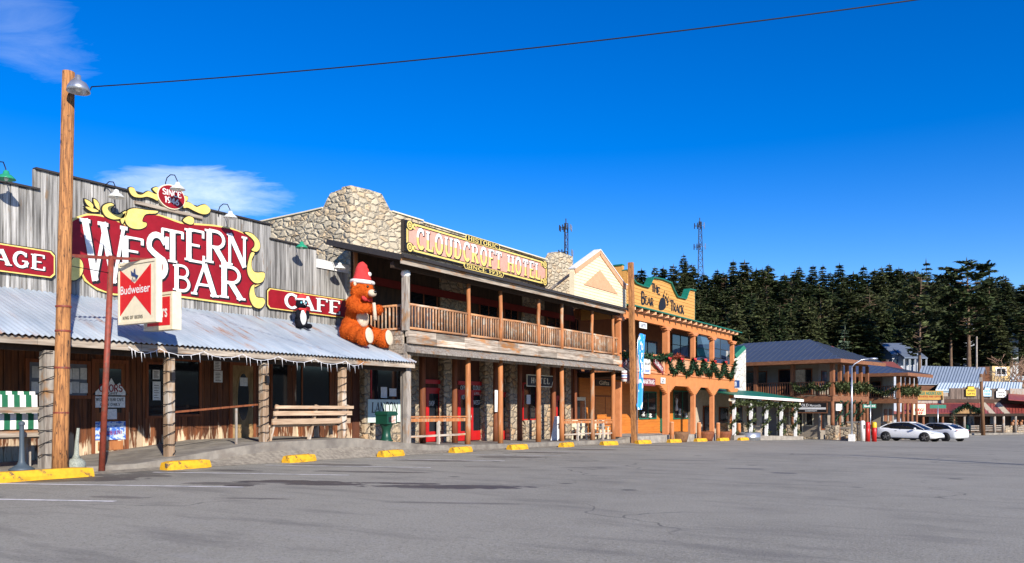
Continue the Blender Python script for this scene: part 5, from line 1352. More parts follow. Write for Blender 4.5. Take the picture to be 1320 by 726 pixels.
# roof edge
ye = Y(956, 17.9)
g = MB(); g.hexa([(-BD-3, 39.9, 7.35), (-17.85, 39.9, 6.86), (-17.85, ye, 6.86), (-BD-3, ye, 7.35), (-BD-3, 39.9, 7.42), (-17.85, 39.9, 6.93), (-17.85, ye, 6.93), (-BD-3, ye, 7.42)]); g.build('roof', m_teal, btk)
g = MB()
y = 40.3
while y < ye: MB().box(-BD-.02, -17.9, y, y+.09, 6.68, 6.83, 1.5).build('rafter_tail', m_peach, btk); y += .95
g = MB(); g.box(-BD-.15, -BD+.1, 39.3, ye-1.0, 6.25, 6.86); g.build('roof_beam', m_orange, btk)
posts = [Y(px, BD) for px in (797.5, 858.5, 893.3, 917.7, 943.7)]
zdk = 2.75
for i, y in enumerate(posts):
    z0 = BTz(y); r = .17 if i in (1,) else .13
    u = MB().box(-BD-r, -BD+r, y-r, y+r, 3.35, 6.25).build('upper_post', m_pink, btk)
    l = MB().box(-BD-r, -BD+r, y-r, y+r, z0, zdk+.05).build('lower_post', m_pink, btk)
    g = MB()
    for z_, sgn in ((6.25, -1),):
        g.box(-BD-.19, -BD+.19, y-.32, y+.32, 6.03, 6.247); g.box(-BD-.18, -BD+.18, y-.55, y+.55, 6.14, 6.244)
    g.build('post_bracket', m_pink, btk)
    if i:
        g = MB()
        for k in range(5): g.box(-BD-.12, -BD+.14-.004*k, y-.3-.2*k, y+.3+.2*k, 2.28+.1*k, 2.38+.1*k+(.0 if k < 4 else .04))
        g.build('arch_bracket', m_orange, btk)
g = MB(); g.box(-BD-.12, -BD+.12, 39.9, posts[-1]+.15, zdk, 3.36); g.build('deck_beam', m_orange, btk)
g = MB(); g.box(-BD-.14, -BD+.17, 39.9, posts[-1]+.17, 3.37, 3.44); g.build('deck_lip', m_pink, btk)
MB().box(-22, -BD-.12, 39.9, posts[-1]+.1, 3.1, 3.36).build('deck', m_ceiling, btk)
MB().box(-21.4, -BD-.2, 39.9, ye-1.0, 6.9, 6.95).build('porch_ceiling', m_ceiling, btk)
for i, (a, b) in enumerate(zip(posts, posts[1:])):
    g = MB(); n = int((b-a)/.16)
    for k in range(n): y = a+.2+(b-a-.4)*(k+.5)/n; g.box(-BD-.02, -BD+.02, y-.055, y+.055, 3.44, 4.42, random.uniform(.9, 1.1))
    bb = g.build('balustrade', m_peach, btk); MB().box(-BD-.08, -BD+.08, a+.15, b-.15, 4.42, 4.5).box(-BD-.06, -BD+.06, a+.15, b-.15, 3.56, 3.62).build('rails', m_pink, bb)
balustrade(btk, 21.3, posts[-1], 0, 3.44, 1.0, m_peach, m_pink, x2=BD+.2, square=True)
# walls behind
WD = 21.2; yend = Y(944, WD)
MB().box(-WD-8, -WD, 40.2, posts[-1]+.0, -1, 3.3).build('lower_wall', m_osid, btk)
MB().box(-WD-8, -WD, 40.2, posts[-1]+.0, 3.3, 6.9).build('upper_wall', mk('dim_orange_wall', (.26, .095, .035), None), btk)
g = MB(); z = -.5
while z < 1.0: g.add([(-WD+.02, 40.4, z), (-WD+.02, 52.2, z), (-WD+.002, 52.2, z+.16), (-WD+.002, 40.4, z+.16)], [(0, 1, 2, 3)], random.uniform(.95, 1.05)); z += .165
g.build('lap_siding', m_osid, btk)
def bwin2(a, b, t_, bt_, mull=(), cross=(), gm=None, D=WD, fm=None):
    ya, yb = Y(a, D), Y(b, D); c = (a+b)/2
    return window(btk, D-.01, ya, yb, Z(c, bt_, D), Z(c, t_, D), fm or m_teal, gm, .07, mull, cross)
bwin2(824, 845, 506, 539, (.5,)); bwin2(868, 890, 505, 539, (.5,)); bwin2(866, 887, 433, 458, (.5,), (.5,), m_glassb, fm=m_dark); bwin2(898, 914, 434, 460, (), (.4,), m_glassb, fm=m_dark); bwin2(920, 940, 434, 462, (.4,), (.4,), m_glassb, fm=m_dark)
bwin2(822, 846, 440, 459, (.5,), (), m_glassb, fm=m_dark); bwin2(904, 915, 508, 552, (), (.5,), fm=m_dark); bwin2(920, 940, 508, 552, (.33, .66), (), fm=m_dark)
MB().box(-WD, -WD+.3, Y(898, WD), Y(903, WD), BTz(52), 3.1).build('stone_pier', m_stoned, btk)
for px, w_ in ((852, .3),): MB().box(-WD, -WD+.2, Y(px, WD)-.2, Y(px, WD)+.2, BTz(47), 3.0).build('green_downpipe', m_teal, btk)
# things displayed in windows (pale dresses and bottles), small
for k, (px, py, h) in enumerate(((829, 531, .35), (838, 533, .3), (872, 524, .9), (876, 530, .5), (884, 533, .3))):
    p = P3(px, py, WD-.12); o = thing('window_display', 'pale ornament standing in the shop window, %s of five' % ['leftmost', 'second from left', 'tall middle', 'fourth', 'rightmost'][k], 'ornament', p, group='ornaments in the shop windows')
    MB().lathe([(0, 0), (.1, 0), (.14, .1), (.06, h*.5), (.12, h*.8), (.05, h), (0, h)], 10, p-Vector((0, 0, .3))).build('figure', m_stick, o)
# concrete planters / bollard posts
for k, (pxb, pxp) in enumerate(((866, 876.5), (901, 910), (925.6, 933.3), (952.6, None))):
    y = Y(pxb, 17.45); z = Gz(y)
    lb = ['first', 'second', 'third', 'fourth'][k]
    o = thing('wooden_bollard', 'round peach wooden bollard standing at the shop step, %s from the banner pole' % lb, 'bollard', (-17.45, y, z), group='peach bollards along the shop step')
    MB().tube([(-17.45, y, z-.02), (-17.45, y, z+1.15)], [.14, .125], 12, 1.2).build('shaft', m_log, o); MB().lathe([(.125, 1.15), (.1, 1.19), (0, 1.2)], 12, (-17.45, y, z)).build('top', m_peach, o)
    if pxp:
        y = Y(pxp, 17.6); z = Gz(y)
        o = thing('barrel_planter', 'dark brown half-barrel planter at the shop step, %s from the banner pole' % lb, 'planter', (-17.6, y, z), group='half-barrel planters along the shop step')
        MB().lathe([(0, 0), (.4, 0), (.46, .2), (.52, .45), (.54, .6), (.5, .6), (.46, .5), (0, .5)], 16, (-17.6, y, z)).build('barrel', m_logd if k else m_poled, o)
        g = MB()
        for j in range(60):
            a = random.random()*6.28; r = random.random()*.42; p = Vector((-17.6+r*math.cos(a), y+r*math.sin(a), z+.5)); d = Vector((random.uniform(-.1, .1), random.uniform(-.1, .1), random.uniform(.08, .2)))
            g.add([p, p+Vector((.03, 0, 0)), p+d], [(0, 1, 2)])
        g.build('plants', mk('dry_leaves', (.12, .08, .04), None, tint=False), o)

# ---------------------------------------------------------------- garlands
m_garl = mk('garland_needles', (.018, .075, .028), (.008, .035, .015), (7, 7, 7), .35, .65, .7, .0, tint=True)
m_garl2 = mk('garland_pale', (.10, .12, .04), (.04, .06, .02), (7, 7, 7), .35, .65, .7, .0, tint=True)
def foliage_along(pts, rad, n, mat, name, parent=None, size=.09, tr=None):
    g = MB(); tot = [Vector(p) for p in pts]
    for k in range(n):
        i = random.randrange(len(tot)-1); p = tot[i].lerp(tot[i+1], random.random())
        d = Vector((random.gauss(0, 1), random.gauss(0, 1), random.gauss(0, 1))).normalized()
        c = p + d*rad*random.uniform(.2, 1.); u = d.cross(Vector((random.random(), random.random(), random.random()))).normalized()*size*.28; t = d*size*random.uniform(.6, 1.3)
        g.add([c-u, c+u, c+u*.4+t, c-u*.4+t], [(0, 1, 2, 3)], random.uniform(.5, 1.6))
    g.tube(tot, rad*.55, 6, .6)
    return g.build(name, mat, parent)
def garland(pts, rad, n, label, mat=None, bows=(), group=None, size=.12, berries=True):
    o = thing('garland', label, 'garland', pts[0], group=group)
    foliage_along(pts, rad, n, mat or m_garl, 'greenery', o, size)
    for b in bows:
        MB().ball(Vector(b)+Vector((.12, -.1, 0)), (.06, .12, .08), 8, 6).ball(Vector(b)+Vector((.12, .1, 0)), (.06, .12, .08), 8, 6).ball(Vector(b)+Vector((.15, 0, -.08)), (.04, .05, .12), 8, 6).build('bow', m_felt, o)
    return o
def swag(a, b, drop, n=10):
    a = Vector(a); b = Vector(b); return [a.lerp(b, k/n) + Vector((0, 0, -drop*4*(k/n)*(1-k/n))) for k in range(n+1)]
gx = -BD+.2
def gp(px, py): return Vector((gx, Y(px, -gx), Z(px, py, -gx)))
pts_m = [(861, 462), (864, 474), (869, 481), (874, 476), (877, 463), (880, 474), (886, 483), (891, 480), (894, 463), (897, 476), (902, 483), (906, 478), (907.5, 464), (911, 478), (915, 484), (918, 478), (920, 466), (923, 480), (928, 487), (932, 480), (934, 467), (937, 482), (942, 488), (945, 480), (948, 466)]
for k in range(6):
    seg = [gp(*p) for p in pts_m[k*4:k*4+5]]
    garland(seg, .14, 420, 'thick green garland loop on the orange balcony, %s loop from the left' % ['first', 'second', 'third', 'fourth', 'fifth', 'sixth'][k], bows=[seg[0]], group='garland loops along the orange balcony', size=.16)
garland([Vector((-BD+.1, Y(px, BD), Z(px, py, BD))) for px, py in ((799, 457), (805, 460), (812, 457), (818, 459))], .2, 260, 'short dark green garland on the balcony rail left of the banner pole', size=.2)
garland([Vector((-BD+.1, Y(px, BD), Z(px, py, BD))) for px, py in ((827, 459), (836, 462), (846, 463), (856, 461), (862, 459))], .22, 420, 'dark green garland on the balcony rail right of the banner pole', size=.2)
p = gp(871, 459); o = thing('flower_box', 'row of dried red flowers on the orange balcony rail', 'flowers', p)
foliage_along([gp(867, 460), gp(874, 459), gp(881, 461)], .15, 160, mk('dry_red_flowers', (.35, .06, .03), (.2, .05, .02)), 'flowers', o, .12)
# small signs on the shop
def flat_sign(name, label, a, b, t_, bt_, D, m_p, texts=(), m_t=None, shear=0., th_=.04, back=None):
    ya, yb = Y(a, D), Y(b, D); c = (a+b)/2; z0, z1 = Z(c, bt_, D), Z(c, t_, D)
    o = thing(name, label, 'sign', (-D, ya, z0)); M = front_M(D)
    MB().prism([(ya, z0-shear), (yb, z0+shear), (yb, z1+shear), (ya, z1-shear)], 0, th_, M).build('panel', m_p, o)
    for (txt, f0, f1, g0, g1, mt) in texts:
        g = MB(); Msh = M
        u0, u1 = ya+(yb-ya)*f0, ya+(yb-ya)*f1; v0, v1 = z0+(z1-z0)*g0, z0+(z1-z0)*g1
        letters(g, txt, Msh, (u0, u1, v0, v1), th_+.006, .22, False, arch=lambda f: -shear*(1-2*((u0-ya)/(yb-ya)+f*(u1-u0)/(yb-ya))) if shear else 0, track=.08)
        g.build('lettering', mt, o)
    return o
m_maroon = plain('maroon_panel', (.22, .03, .035), .5); m_blue = plain('sign_blue', (.02, .13, .5), .4)
flat_sign('small_sign', 'slanted maroon sign reading TEXAS just left of the banner pole', 802, 812.5, 462, 470, BD-.17, m_maroon, (('TEXAS', .08, .92, .25, .75, m_white),), shear=.26)
flat_sign('small_sign', 'slanted maroon sign reading JERKY right of the blue banner', 842, 854.5, 466, 476, BD-.17, m_maroon, (('JERKY', .08, .92, .25, .75, m_white),), shear=-.3)
flat_sign('small_sign', 'round-topped white sign with blue stripe hanging behind the blue banner', 829.5, 837.5, 463, 482, BD-.16, m_white, (('BEAR', .12, .88, .58, .75, m_dark), ('SHOP', .12, .88, .1, .28, m_blue), ('----', .02, .98, .36, .44, m_blue)))
flat_sign('small_sign', 'wide maroon board reading MARTHAS across the deck beam by the blue banner', 826, 844, 487.5, 497.5, BD-.16, m_maroon, (('MARTHAS', .1, .92, .25, .78, m_white),))
flat_sign('small_sign', 'small square white sign on the deck beam left of the wide peach post', 851.5, 857, 487, 494.5, BD-.16, m_white, (('LIL', .2, .8, .55, .85, m_dark), ('NO 5', .15, .85, .15, .45, m_dark)))
flat_sign('small_sign', 'small white sign hanging under the upper roof beside the banner pole', 824, 833, 416, 423.5, BD-.1, m_white, (('GIFTS', .15, .85, .25, .75, m_navy),))
flat_sign('small_sign', 'maroon deck board behind the hanging barber pole left of the banner pole', 803, 812.5, 482, 491, BD-.14, m_maroon)
p = P3(804.5, 485, 17.9); o = thing('striped_barrel_sign', 'small striped red white and blue hanging cylinder left of the banner pole', 'sign', p)
g = MB(); g.tube([p+Vector((0, 0, -.28)), p+Vector((0, 0, .28))], .15, 14); g.build('drum', m_white, o)
for k, mm in enumerate((m_maroon, m_blue, m_maroon)): MB().lathe([(.153, -.16+.14*k), (.156, -.13+.14*k), (.153, -.1+.14*k)], 14, p).build('stripe', mm, o)
MB().beam(p+Vector((0, 0, .28)), p+Vector((-.5, 0, .4)), .03, .03).build('bracket', m_dark, o)
# ---------------------------------------------------------------- banner pole & feather banner
D = 17.55; p0 = Vector((-D, Y(817.5, D), Gz(40))); p1 = Vector((-D, Y(813, D), Z(813, 338.5, D)))
o = thing('banner_pole', 'tall square brown wooden pole in front of the golden false front', 'utility pole', p0)
MB().beam(p0-Vector((0, 0, .05)), p1, .24, .24, 1.0).build('shaft', m_pole, o)
MB().tube([p0+Vector((.14, -.05, .5)), p0+Vector((.14, -.05, 5))], .02, 6).build('conduit', m_greyd, o)
D = 17.3
fb = thing('feather_banner', 'tall narrow blue and white feather banner beside the square pole', 'banner', P3(824, 530, D))
rows = [(430, 825.5, 827.5), (432, 824.5, 831), (440, 823, 831.5), (460, 822.5, 830.8), (480, 822.5, 829.8), (500, 823, 828.8), (515, 823, 827.5), (522, 821.5, 827), (528, 821.5, 827)]
g = MB(); vs = []; 
for i, (py, a, b) in enumerate(rows):
    for px in (a, (a+b)/2, b):
        v = P3(px, py, D); v.x += .05*math.sin(i*1.3+px*.5); vs.append(v)
vs += [v+Vector((.012, 0, 0)) for v in vs]; nn = len(rows)*3; fs = []
for i in range(len(rows)-1):
    for k in range(2): a = i*3+k; fs += [(a, a+3, a+4, a+1), (nn+a, nn+a+1, nn+a+4, nn+a+3)]
    for k in (0, 2): a = i*3+k; fs.append((a, nn+a, nn+a+3, a+3))
m, t = newmat('banner_blue_white')
f = t.noise(t.coord((4, 4, 2.2)), 1., 3., .5); t.out(t.mix(t.ramp(f, .56, .6), (.02, .27, .75), (.75, .78, .82)), .6)
g.add(vs, fs, 1., True).build('cloth', m, fb)
g = MB(); pts = [Vector((-D-.02, Y(822.3, D), Gz(41)))] + [P3(px, py, D)+Vector((-.03, 0, 0)) for px, py in ((822.2, 500), (822.0, 460), (822.5, 438), (825.5, 430.5))]; g.tube(pts, .018, 6).build('pole', m_steel, fb)
g = MB(); Mf = front_M(D-.04)
for i, c in enumerate('OPEN'):
    a = P3(824.8, 447+i*12, D); g_ = letters(g, c, Mf, (a.y, a.y+.26, a.z-.15, a.z+.15), .03, .24, False)
g.build('lettering', m_white, fb)

# ================================================================ GARLANDED PORCH SHOP (green roof, white posts)
cp0 = Vector((-17.6, 56.5, 0)); 
def cpt(px, d, py): return at(px, d, py)
ps = thing('small_porch_shop', 'low shop with sloping green roof and white garlanded porch posts', 'building', at(985, 60, 560))
A = at(944, 56.5); B = at(1029, 61.5); A.z = B.z = 0; U = (B-A).normalized(); N = Vector((U.y, -U.x, 0))  # N toward the street
if N.x < 0: N = -N
L = (B-A).length
def W(u, n, z): v = A+U*u+N*n; return Vector((v.x, v.y, z))
za0, zb0_ = EYE-36.5*56/F0, EYE-38*61/F0
ea, eb = EYE+14*56.5/F0, EYE+8.2*61.5/F0    # eave heights
g = MB(); g.hexa([W(-.3, .35, ea-.0), W(L+.1, .35, eb), W(L+.1, -3.6, eb+.62), W(-.3, -3.6, ea+.62), W(-.3, .35, ea+.07), W(L+.1, .35, eb+.07), W(L+.1, -3.6, eb+.69), W(-.3, -3.6, ea+.69)]); g.build('roof', m_teal, ps)
g = MB(); g.beam(W(-.3, .38, ea-.05), W(L+.1, .38, eb-.05), .05, .17); g.build('fascia', m_white, ps)
g = MB(); g.beam(W(-.3, -.05, ea-.3), W(L+.3, -.05, eb-.3), .1, .16); g.build('beam', m_cream, ps)
g = MB(); g.hexa([W(0, -3.2, -2), W(L, -3.2, -2), W(L, -8, -2), W(0, -8, -2), W(0, -3.2, ea+.5), W(L, -3.2, eb+.5), W(L, -8, eb+.5), W(0, -8, ea+.5)]); g.build('wall', mk('tan_plaster', (.42, .34, .25), None), ps)
g = MB(); g.hexa([W(-.2, .3, -2), W(L+.2, .3, -2), W(L+.2, -3.2, -2), W(-.2, -3.2, -2), W(-.2, .3, za0-.05), W(L+.2, .3, zb0_-.05), W(L+.2, -3.2, zb0_-.05), W(-.2, -3.2, za0-.05)], 1.2); g.build('floor', m_conc, ps)
for k, f in enumerate((.03, .27, .50, .73, .96)):
    u = L*f; zz0 = za0+(zb0_-za0)*f; ee = ea+(eb-ea)*f-.2
    c = W(u, -.02, 0); g = MB(); g.beam((c.x, c.y, zz0-.05), (c.x, c.y, ee), .24, .2); g.build('post', m_white, ps)
    pts = [Vector((c.x+.2*math.cos(a*1.1), c.y+.2*math.sin(a*1.1), zz0+.1+(ee-zz0)*a/14)) for a in range(14)]
    garland(pts, .13, 260, 'olive garland spiralling up the %s white post of the green-roofed porch' % ['first', 'second', 'third', 'fourth', 'last'][k], m_garl2, group='garlands on the white porch posts', size=.2)
for k in range(4):
    a = W(L*(.03+.235*k), .1, ea+(eb-ea)*(.03+.235*k)-.25); b = W(L*(.03+.235*(k+1)), .1, ea+(eb-ea)*(.265+.235*k)-.25)
    garland(swag(a, b, .22), .12, 220, 'olive garland swag under the green porch eave, %s bay from the left' % ['first', 'second', 'third', 'fourth'][k], m_garl2, group='garland swags under the green porch eave', size=.18)
for f0, f1, h0, h1 in ((.1, .22, .1, 2.0), (.33, .46, .8, 1.9), (.6, .68, .0, 2.0), (.76, .9, .5, 1.9)):
    g = MB(); a = W(L*f0, -3.15, 0); b = W(L*f1, -3.15, 0); z0 = za0
    g.beam((a.x, a.y, z0+(h0+h1)/2), (b.x, b.y, z0+(h0+h1)/2), .06, h1-h0); f_ = g.build('window', m_logd, ps)
    a = W(L*f0+.08, -3.11, 0); b = W(L*f1-.08, -3.11, 0); MB().beam((a.x, a.y, z0+(h0+h1)/2), (b.x, b.y, z0+(h0+h1)/2), .04, h1-h0-.16).build('pane', m_glass, f_)
for f in (.38, .62):
    a = W(L*f, -3.0, 0); MB().box(a.x-.4, a.x+.4, a.y-.5, a.y+.5, za0-.1, za0+.75).build('stone_plinth', m_stoned, ps)
p = at(966, 57.5); z = Gz(p.y)
o = thing('metal_trough', 'round galvanised stock-tank planter at the foot of the green-roofed porch', 'planter', (p.x, p.y, z))
MB().lathe([(0, 0), (.75, 0), (.76, .2), (.78, .22), (.76, .25), (.78, .55), (.72, .55), (.7, .45), (0, .45)], 22, (p.x, p.y, z)).build('tank', m_steel, o)
# stone gable strip beside the orange shop
sg_ = thing('flagstone_gable', 'narrow white flagstone gable wall with green cap between the orange shop and the blue roof', 'wall', at(954, 66, 560))
pa, pb2 = at(943, 65), at(961.5, 66.5); 
zt1, zt2 = EYE+(HZ-452)*65/F0, EYE+(HZ-450)*66/F0
g = MB(); dv = (pb2-pa).normalized(); nv = Vector((dv.y, -dv.x, 0)); 
q = [pa, pb2, pb2-nv*.5, pa-nv*.5]
g.hexa([(v.x, v.y, -1.2) for v in q]+[(v.x, v.y, zt1 if i in (0, 3) else zt2) for i, v in enumerate(q)]); g.build('wall', m_stonew, sg_)
c = at(949, 64.6, 453); e = at(956, 65, 448); g = MB(); g.beam(at(944, 64.7, 460), e, .9, .35); g.build('green_cap', m_teal, sg_)
o = thing('blue_plaque', 'small blue and white plaque on the flagstone gable wall', 'sign', at(949, 64.4, 494))
a = at(945.5, 64.3); b = at(953, 64.9); MB().beam((a.x, a.y, EYE+(HZ-495)*64.4/F0), (b.x, b.y, EYE+(HZ-495)*64.4/F0), .06, .6).build('panel', m_navy, o)
d_ = (b-a).normalized(); Mp = plane_M((a.x+.04, a.y-.04, EYE+(HZ-495)*64.4/F0), d_, (0, 0, 1)); g = MB(); letters(g, 'OPEN', Mp, (.08, .4, -.18, .15), .02, .2, False); g.build('lettering', m_white, o)
# ================================================================ LODGES WITH BLUE HIP ROOFS
m_lpost = mk('red_brown_log', (.26, .105, .045), (.15, .055, .025), (16, 16, 2), rough=.75)
m_lwall = mk('lodge_taupe_plaster', (.30, .26, .21), (.25, .21, .17), (2, 2, 2))
m_lbeam = mk('lodge_beam', (.26, .11, .05), (.16, .065, .03), (3, 3, 12), rough=.75)
def place(objs, loc, phi):
    Rm = Matrix.Rotation(phi, 3, 'Z')
    for o in objs:
        o.location = Rm @ Vector(o.location) + Vector(loc); o.rotation_euler = (0, 0, o.rotation_euler.z + phi)
def lodge(label, loc, phi, LX, LY, h1, h2, hr, name_, nxp, nyp, zg, first):
    root = thing('lodge_building', label, 'building'); objs = [root]
    # floors
    g = MB(); g.box(-LX, 0, -.0, LY, h1-.35, h1-.02); g.build('deck', m_ceiling, root)
    g = MB(); g.box(.0, .1, -.12, LY+.1, h1-.42, h1+.02); g.box(-LX, 0, -.1, 0, h1-.42, h1+.02); g.build('deck_beam', m_lbeam, root)
    g = MB(); g.box(-LX, -2.0, 2.0, LY-.02, -1, h1-.35); g.build('lower_wall', m_lwall, root)
    g = MB(); g.box(-LX, -2.0, 2.0, LY-.02, h1-.02, h2); g.build('upper_wall', m_lwall, root)
    # hip roof
    o_ = 1.1; z0 = h2; x0, x1, y0, y1 = -LX-o_, o_, -o_, LY+o_
    w = min(LX, LY)/2+o_
    r0 = (-LX/2-max(0, (LX-LY)/2), LY/2+0.) ; r1 = (-LX/2+max(0, (LX-LY)/2), LY/2)
    if LY > LX: r0 = (-LX/2, LX/2); r1 = (-LX/2, LY-LX/2)
    vs = [(x0, y0, z0), (x1, y0, z0), (x1, y1, z0), (x0, y1, z0), (r0[0], r0[1], hr), (r1[0], r1[1]+.01, hr)]
    g = MB()
    if LY <= LX: g.add(vs, [(0, 1, 5, 4), (1, 2, 5), (2, 3, 4, 5), (3, 0, 4)])
    else: g.add(vs, [(0, 1, 4), (1, 2, 5, 4), (2, 3, 5), (3, 0, 4, 5)])
    g.add([(x0, y0, z0-.04), (x1, y0, z0-.04), (x1, y1, z0-.04), (x0, y1, z0-.04)], [(3, 2, 1, 0)])
    rf = g.build('roof', m_blueroof, root)
    g = MB(); k = 0
    # standing seams
    n = int((x1-x0)/.5)
    for i in range(1, n):
        x = x0+(x1-x0)*i/n; 
        t_ = min((x-x0)/(r0[0]-x0), 1, (x1-x)/(x1-r1[0])); g.beam((x, y0, z0+.02), (x, y0+(r0[1]-y0)*t_, z0+(hr-z0)*t_+.02), .04, .04)
    n = int((y1-y0)/.5)
    for i in range(1, n):
        y = y0+(y1-y0)*i/n; t_ = min((y-y0)/(r1[1]-y0), 1, (y1-y)/(y1-r1[1])); g.beam((x1, y, z0+.02), (x1-(x1-r1[0])*t_, y, z0+(hr-z0)*t_+.02), .04, .04)
    g.build('roof_seams', m_blueroof, rf)
    g = MB(); g.box(x0, x1, y0-.03, y0, z0-.28, z0+.01); g.box(x1, x1+.03, y0-.03, y1, z0-.28, z0+.01); g.build('fascia', m_lbeam, root)
    g = MB(); g.box(-LX, .05, -.08, .08, h2-.3, h2-.05); g.box(-.08, .08, .08, LY, h2-.3, h2-.05); g.build('eave_beam', m_lbeam, root)
    # posts
    px_ = [(-LX*k/nxp, 0) for k in range(nxp+1)]; py_ = [(0, LY*k/nyp) for k in range(1, nyp+1)]
    for i, (x, y) in enumerate(px_+py_):
        r = .15 if y == 0 else .12
        gg = MB(); gg.box(x-r, x+r, y-r, y+r, h1+.02, h2-.3, random.uniform(.9, 1.3)); gg.build('upper_post', m_lpost, root)
        ped = y == 0 or i % 2 == 0
        log(MB(), x, y, (.95 if ped else zg-.1), h1-.42, r, random.uniform(.8, 1.1)).build('lower_post', m_lpost, root)
        if ped: MB().box(x-.4, x+.4, y-.38, y+.38, zg-.3, .95).build('stone_pedestal', m_stoned, root)
    for a, b in zip(px_, px_[1:]): balustrade(root, -a[0]+.15, 0, 0, h1+.0, 1.12, m_lpost, m_lpost, .2, .035, x2=-b[0]-.15, square=True) if False else None
    for a, b in zip(px_, px_[1:]):
        balustrade(root, -b[0]-.15, 0, 0, h1, 1.12, m_lpost, m_lpost, .2, .035, x2=-a[0]+.15, square=True)
    prev = (0, 0)
    for b in py_:
        balustrade(root, 0, prev[1]+.14, b[1]-.14, h1, 1.12, m_lpost, m_lpost, .2, .035, square=True); prev = b
    return root, objs, px_, py_
def lwin(root, x0, x1, y, z0, z1, m_f, wall_y):
    g = MB(); g.box(x0-.08, x1+.08, wall_y-.05, wall_y, z0-.08, z1+.08); f = g.build('window', m_f, root)
    MB().box(x0, x1, wall_y-.06, wall_y-.03, z0, z1).build('pane', m_glass, f)
# lodge 1
c1 = at(1073, 64); z1_ = -.94; ph1 = R(-12)
r1, ob1, px1, py1 = lodge('larger two-storey lodge with blue hip roof and garlanded log balcony at the street corner', c1, ph1, 13., 7., 3.25, 6.1, 8.1, 'l1', 4, 5, -.45, True)
lwin(r1, -5.4, -2.6, 2, 3.5, 5.5, m_logd, 2.0); lwin(r1, -11, -9.6, 2, 3.3, 5.4, m_logd, 2.0); lwin(r1, -8.6, -6.6, 2, 3.6, 5.4, m_logd, 2.)
lwin(r1, -3.0, -2.5, 2, .9, 2.5, m_cream, 2.0)
MB().box(-5.6, -5.5, 1.86, 1.99, -.6, 2.6).box(-4.5, -4.4, 1.86, 1.99, -.6, 2.6).box(-5.5, -4.5, 1.86, 1.99, 2.5, 2.6).build('door_frame', m_cream, r1)
MB().box(-5.5, -4.5, 1.93, 1.99, -.6, 2.5).build('stone_panel', m_stoned, r1)
lwin(r1, -4.1, -3.4, 2, .3, 2.4, m_cream, 2.0)
MB().box(-LXs if False else -4.4, -2.05, 1.9, 1.98, -.6, -.1).build('skirting', m_stoned, r1)
# east side wall windows
for y in (3.0, 5.0):
    g = MB(); g.box(-2.0, -1.95, y-.5, y+.5, 3.9, 5.4); f = g.build('window', m_logd, r1); MB().box(-1.96, -1.93, y-.42, y+.42, 3.98, 5.32).build('pane', m_glassb, f)
    g = MB(); g.box(-2.0, -1.95, y-.6, y+.6, .5, 2.4); f = g.build('window', m_logd, r1); MB().box(-1.96, -1.93, y-.5, y+.5, .6, 2.3).build('pane', m_glass, f)
MB().box(-13, 0.1, 0, 7, -1.4, -.45).build('plinth', m_conc, r1)
sg1 = thing('lodge_sign', 'black and white shop sign in a wooden frame under the lodge balcony', 'sign', (0, 0, 0)); Ml = side_M(-.05)
MB().box(-3.15, -.35, -.04, .04, 1.9, 2.8).build('frame', m_lbeam, sg1); MB().box(-3.05, -.45, -.05, -.03, 1.98, 2.72).build('panel', m_black, sg1); MB().box(-3.0, -.5, -.055, -.051, 2.2, 2.36).build('white_band', m_white, sg1)
g = MB(); letters(g, 'OLD', Ml, (-2.5, -1.9, 2.44, 2.64), .008, .2, True); mixed(g, 'Mercantile', Ml, -1.8, -.9, 2.42, .2, .008, weight=.01); letters(g, 'CLOUDCROFT', Ml, (-2.2, -1.2, 2.04, 2.14), .008, .2, False); g.build('lettering', m_white, sg1)
objs = [sg1]
s2 = thing('small_sign', 'small white sign under the lodge balcony to the right of the black sign', 'sign', (0, 0, 0)); MB().box(.05, .1, .5, 1.6, 2.1, 2.65).build('panel', m_white, s2); objs.append(s2)
objs.append(garland(swag((-3.2, -.18, 4.25), (-1.6, -.18, 4.2), .45), .17, 260, 'olive garland swag on the lodge balcony facing left, left swag', m_garl2, group='garland swags on the larger lodge', size=.22))
objs.append(garland(swag((-1.6, -.18, 4.2), (-.1, -.18, 4.3), .45), .17, 260, 'olive garland swag on the lodge balcony facing left, right swag', m_garl2, group='garland swags on the larger lodge', size=.22))
for k in range(5):
    a = 7*k/5
    objs.append(garland(swag((.2, a+.1, 4.3), (.2, a+1.3, 4.3), .5), .2, 200, 'thick yellow-green garland loop on the lodge front rail, %s from the corner' % ['first', 'second', 'third', 'fourth', 'fifth'][k], m_garl2, group='garland loops on the larger lodge front', size=.25))
for k, (x, y) in enumerate(py1[:4]):
    pts = [(x+.2*math.cos(a), y+.2*math.sin(a), .9+2.0*a/12) for a in range(13)]
    objs.append(garland(pts, .12, 120, 'dark garland winding up the %s lower post of the lodge front' % ['second', 'third', 'fourth', 'fifth'][k], m_garl, group='garlands on the lodge posts', size=.16))
place([r1]+objs, (c1.x, c1.y, z1_), ph1)
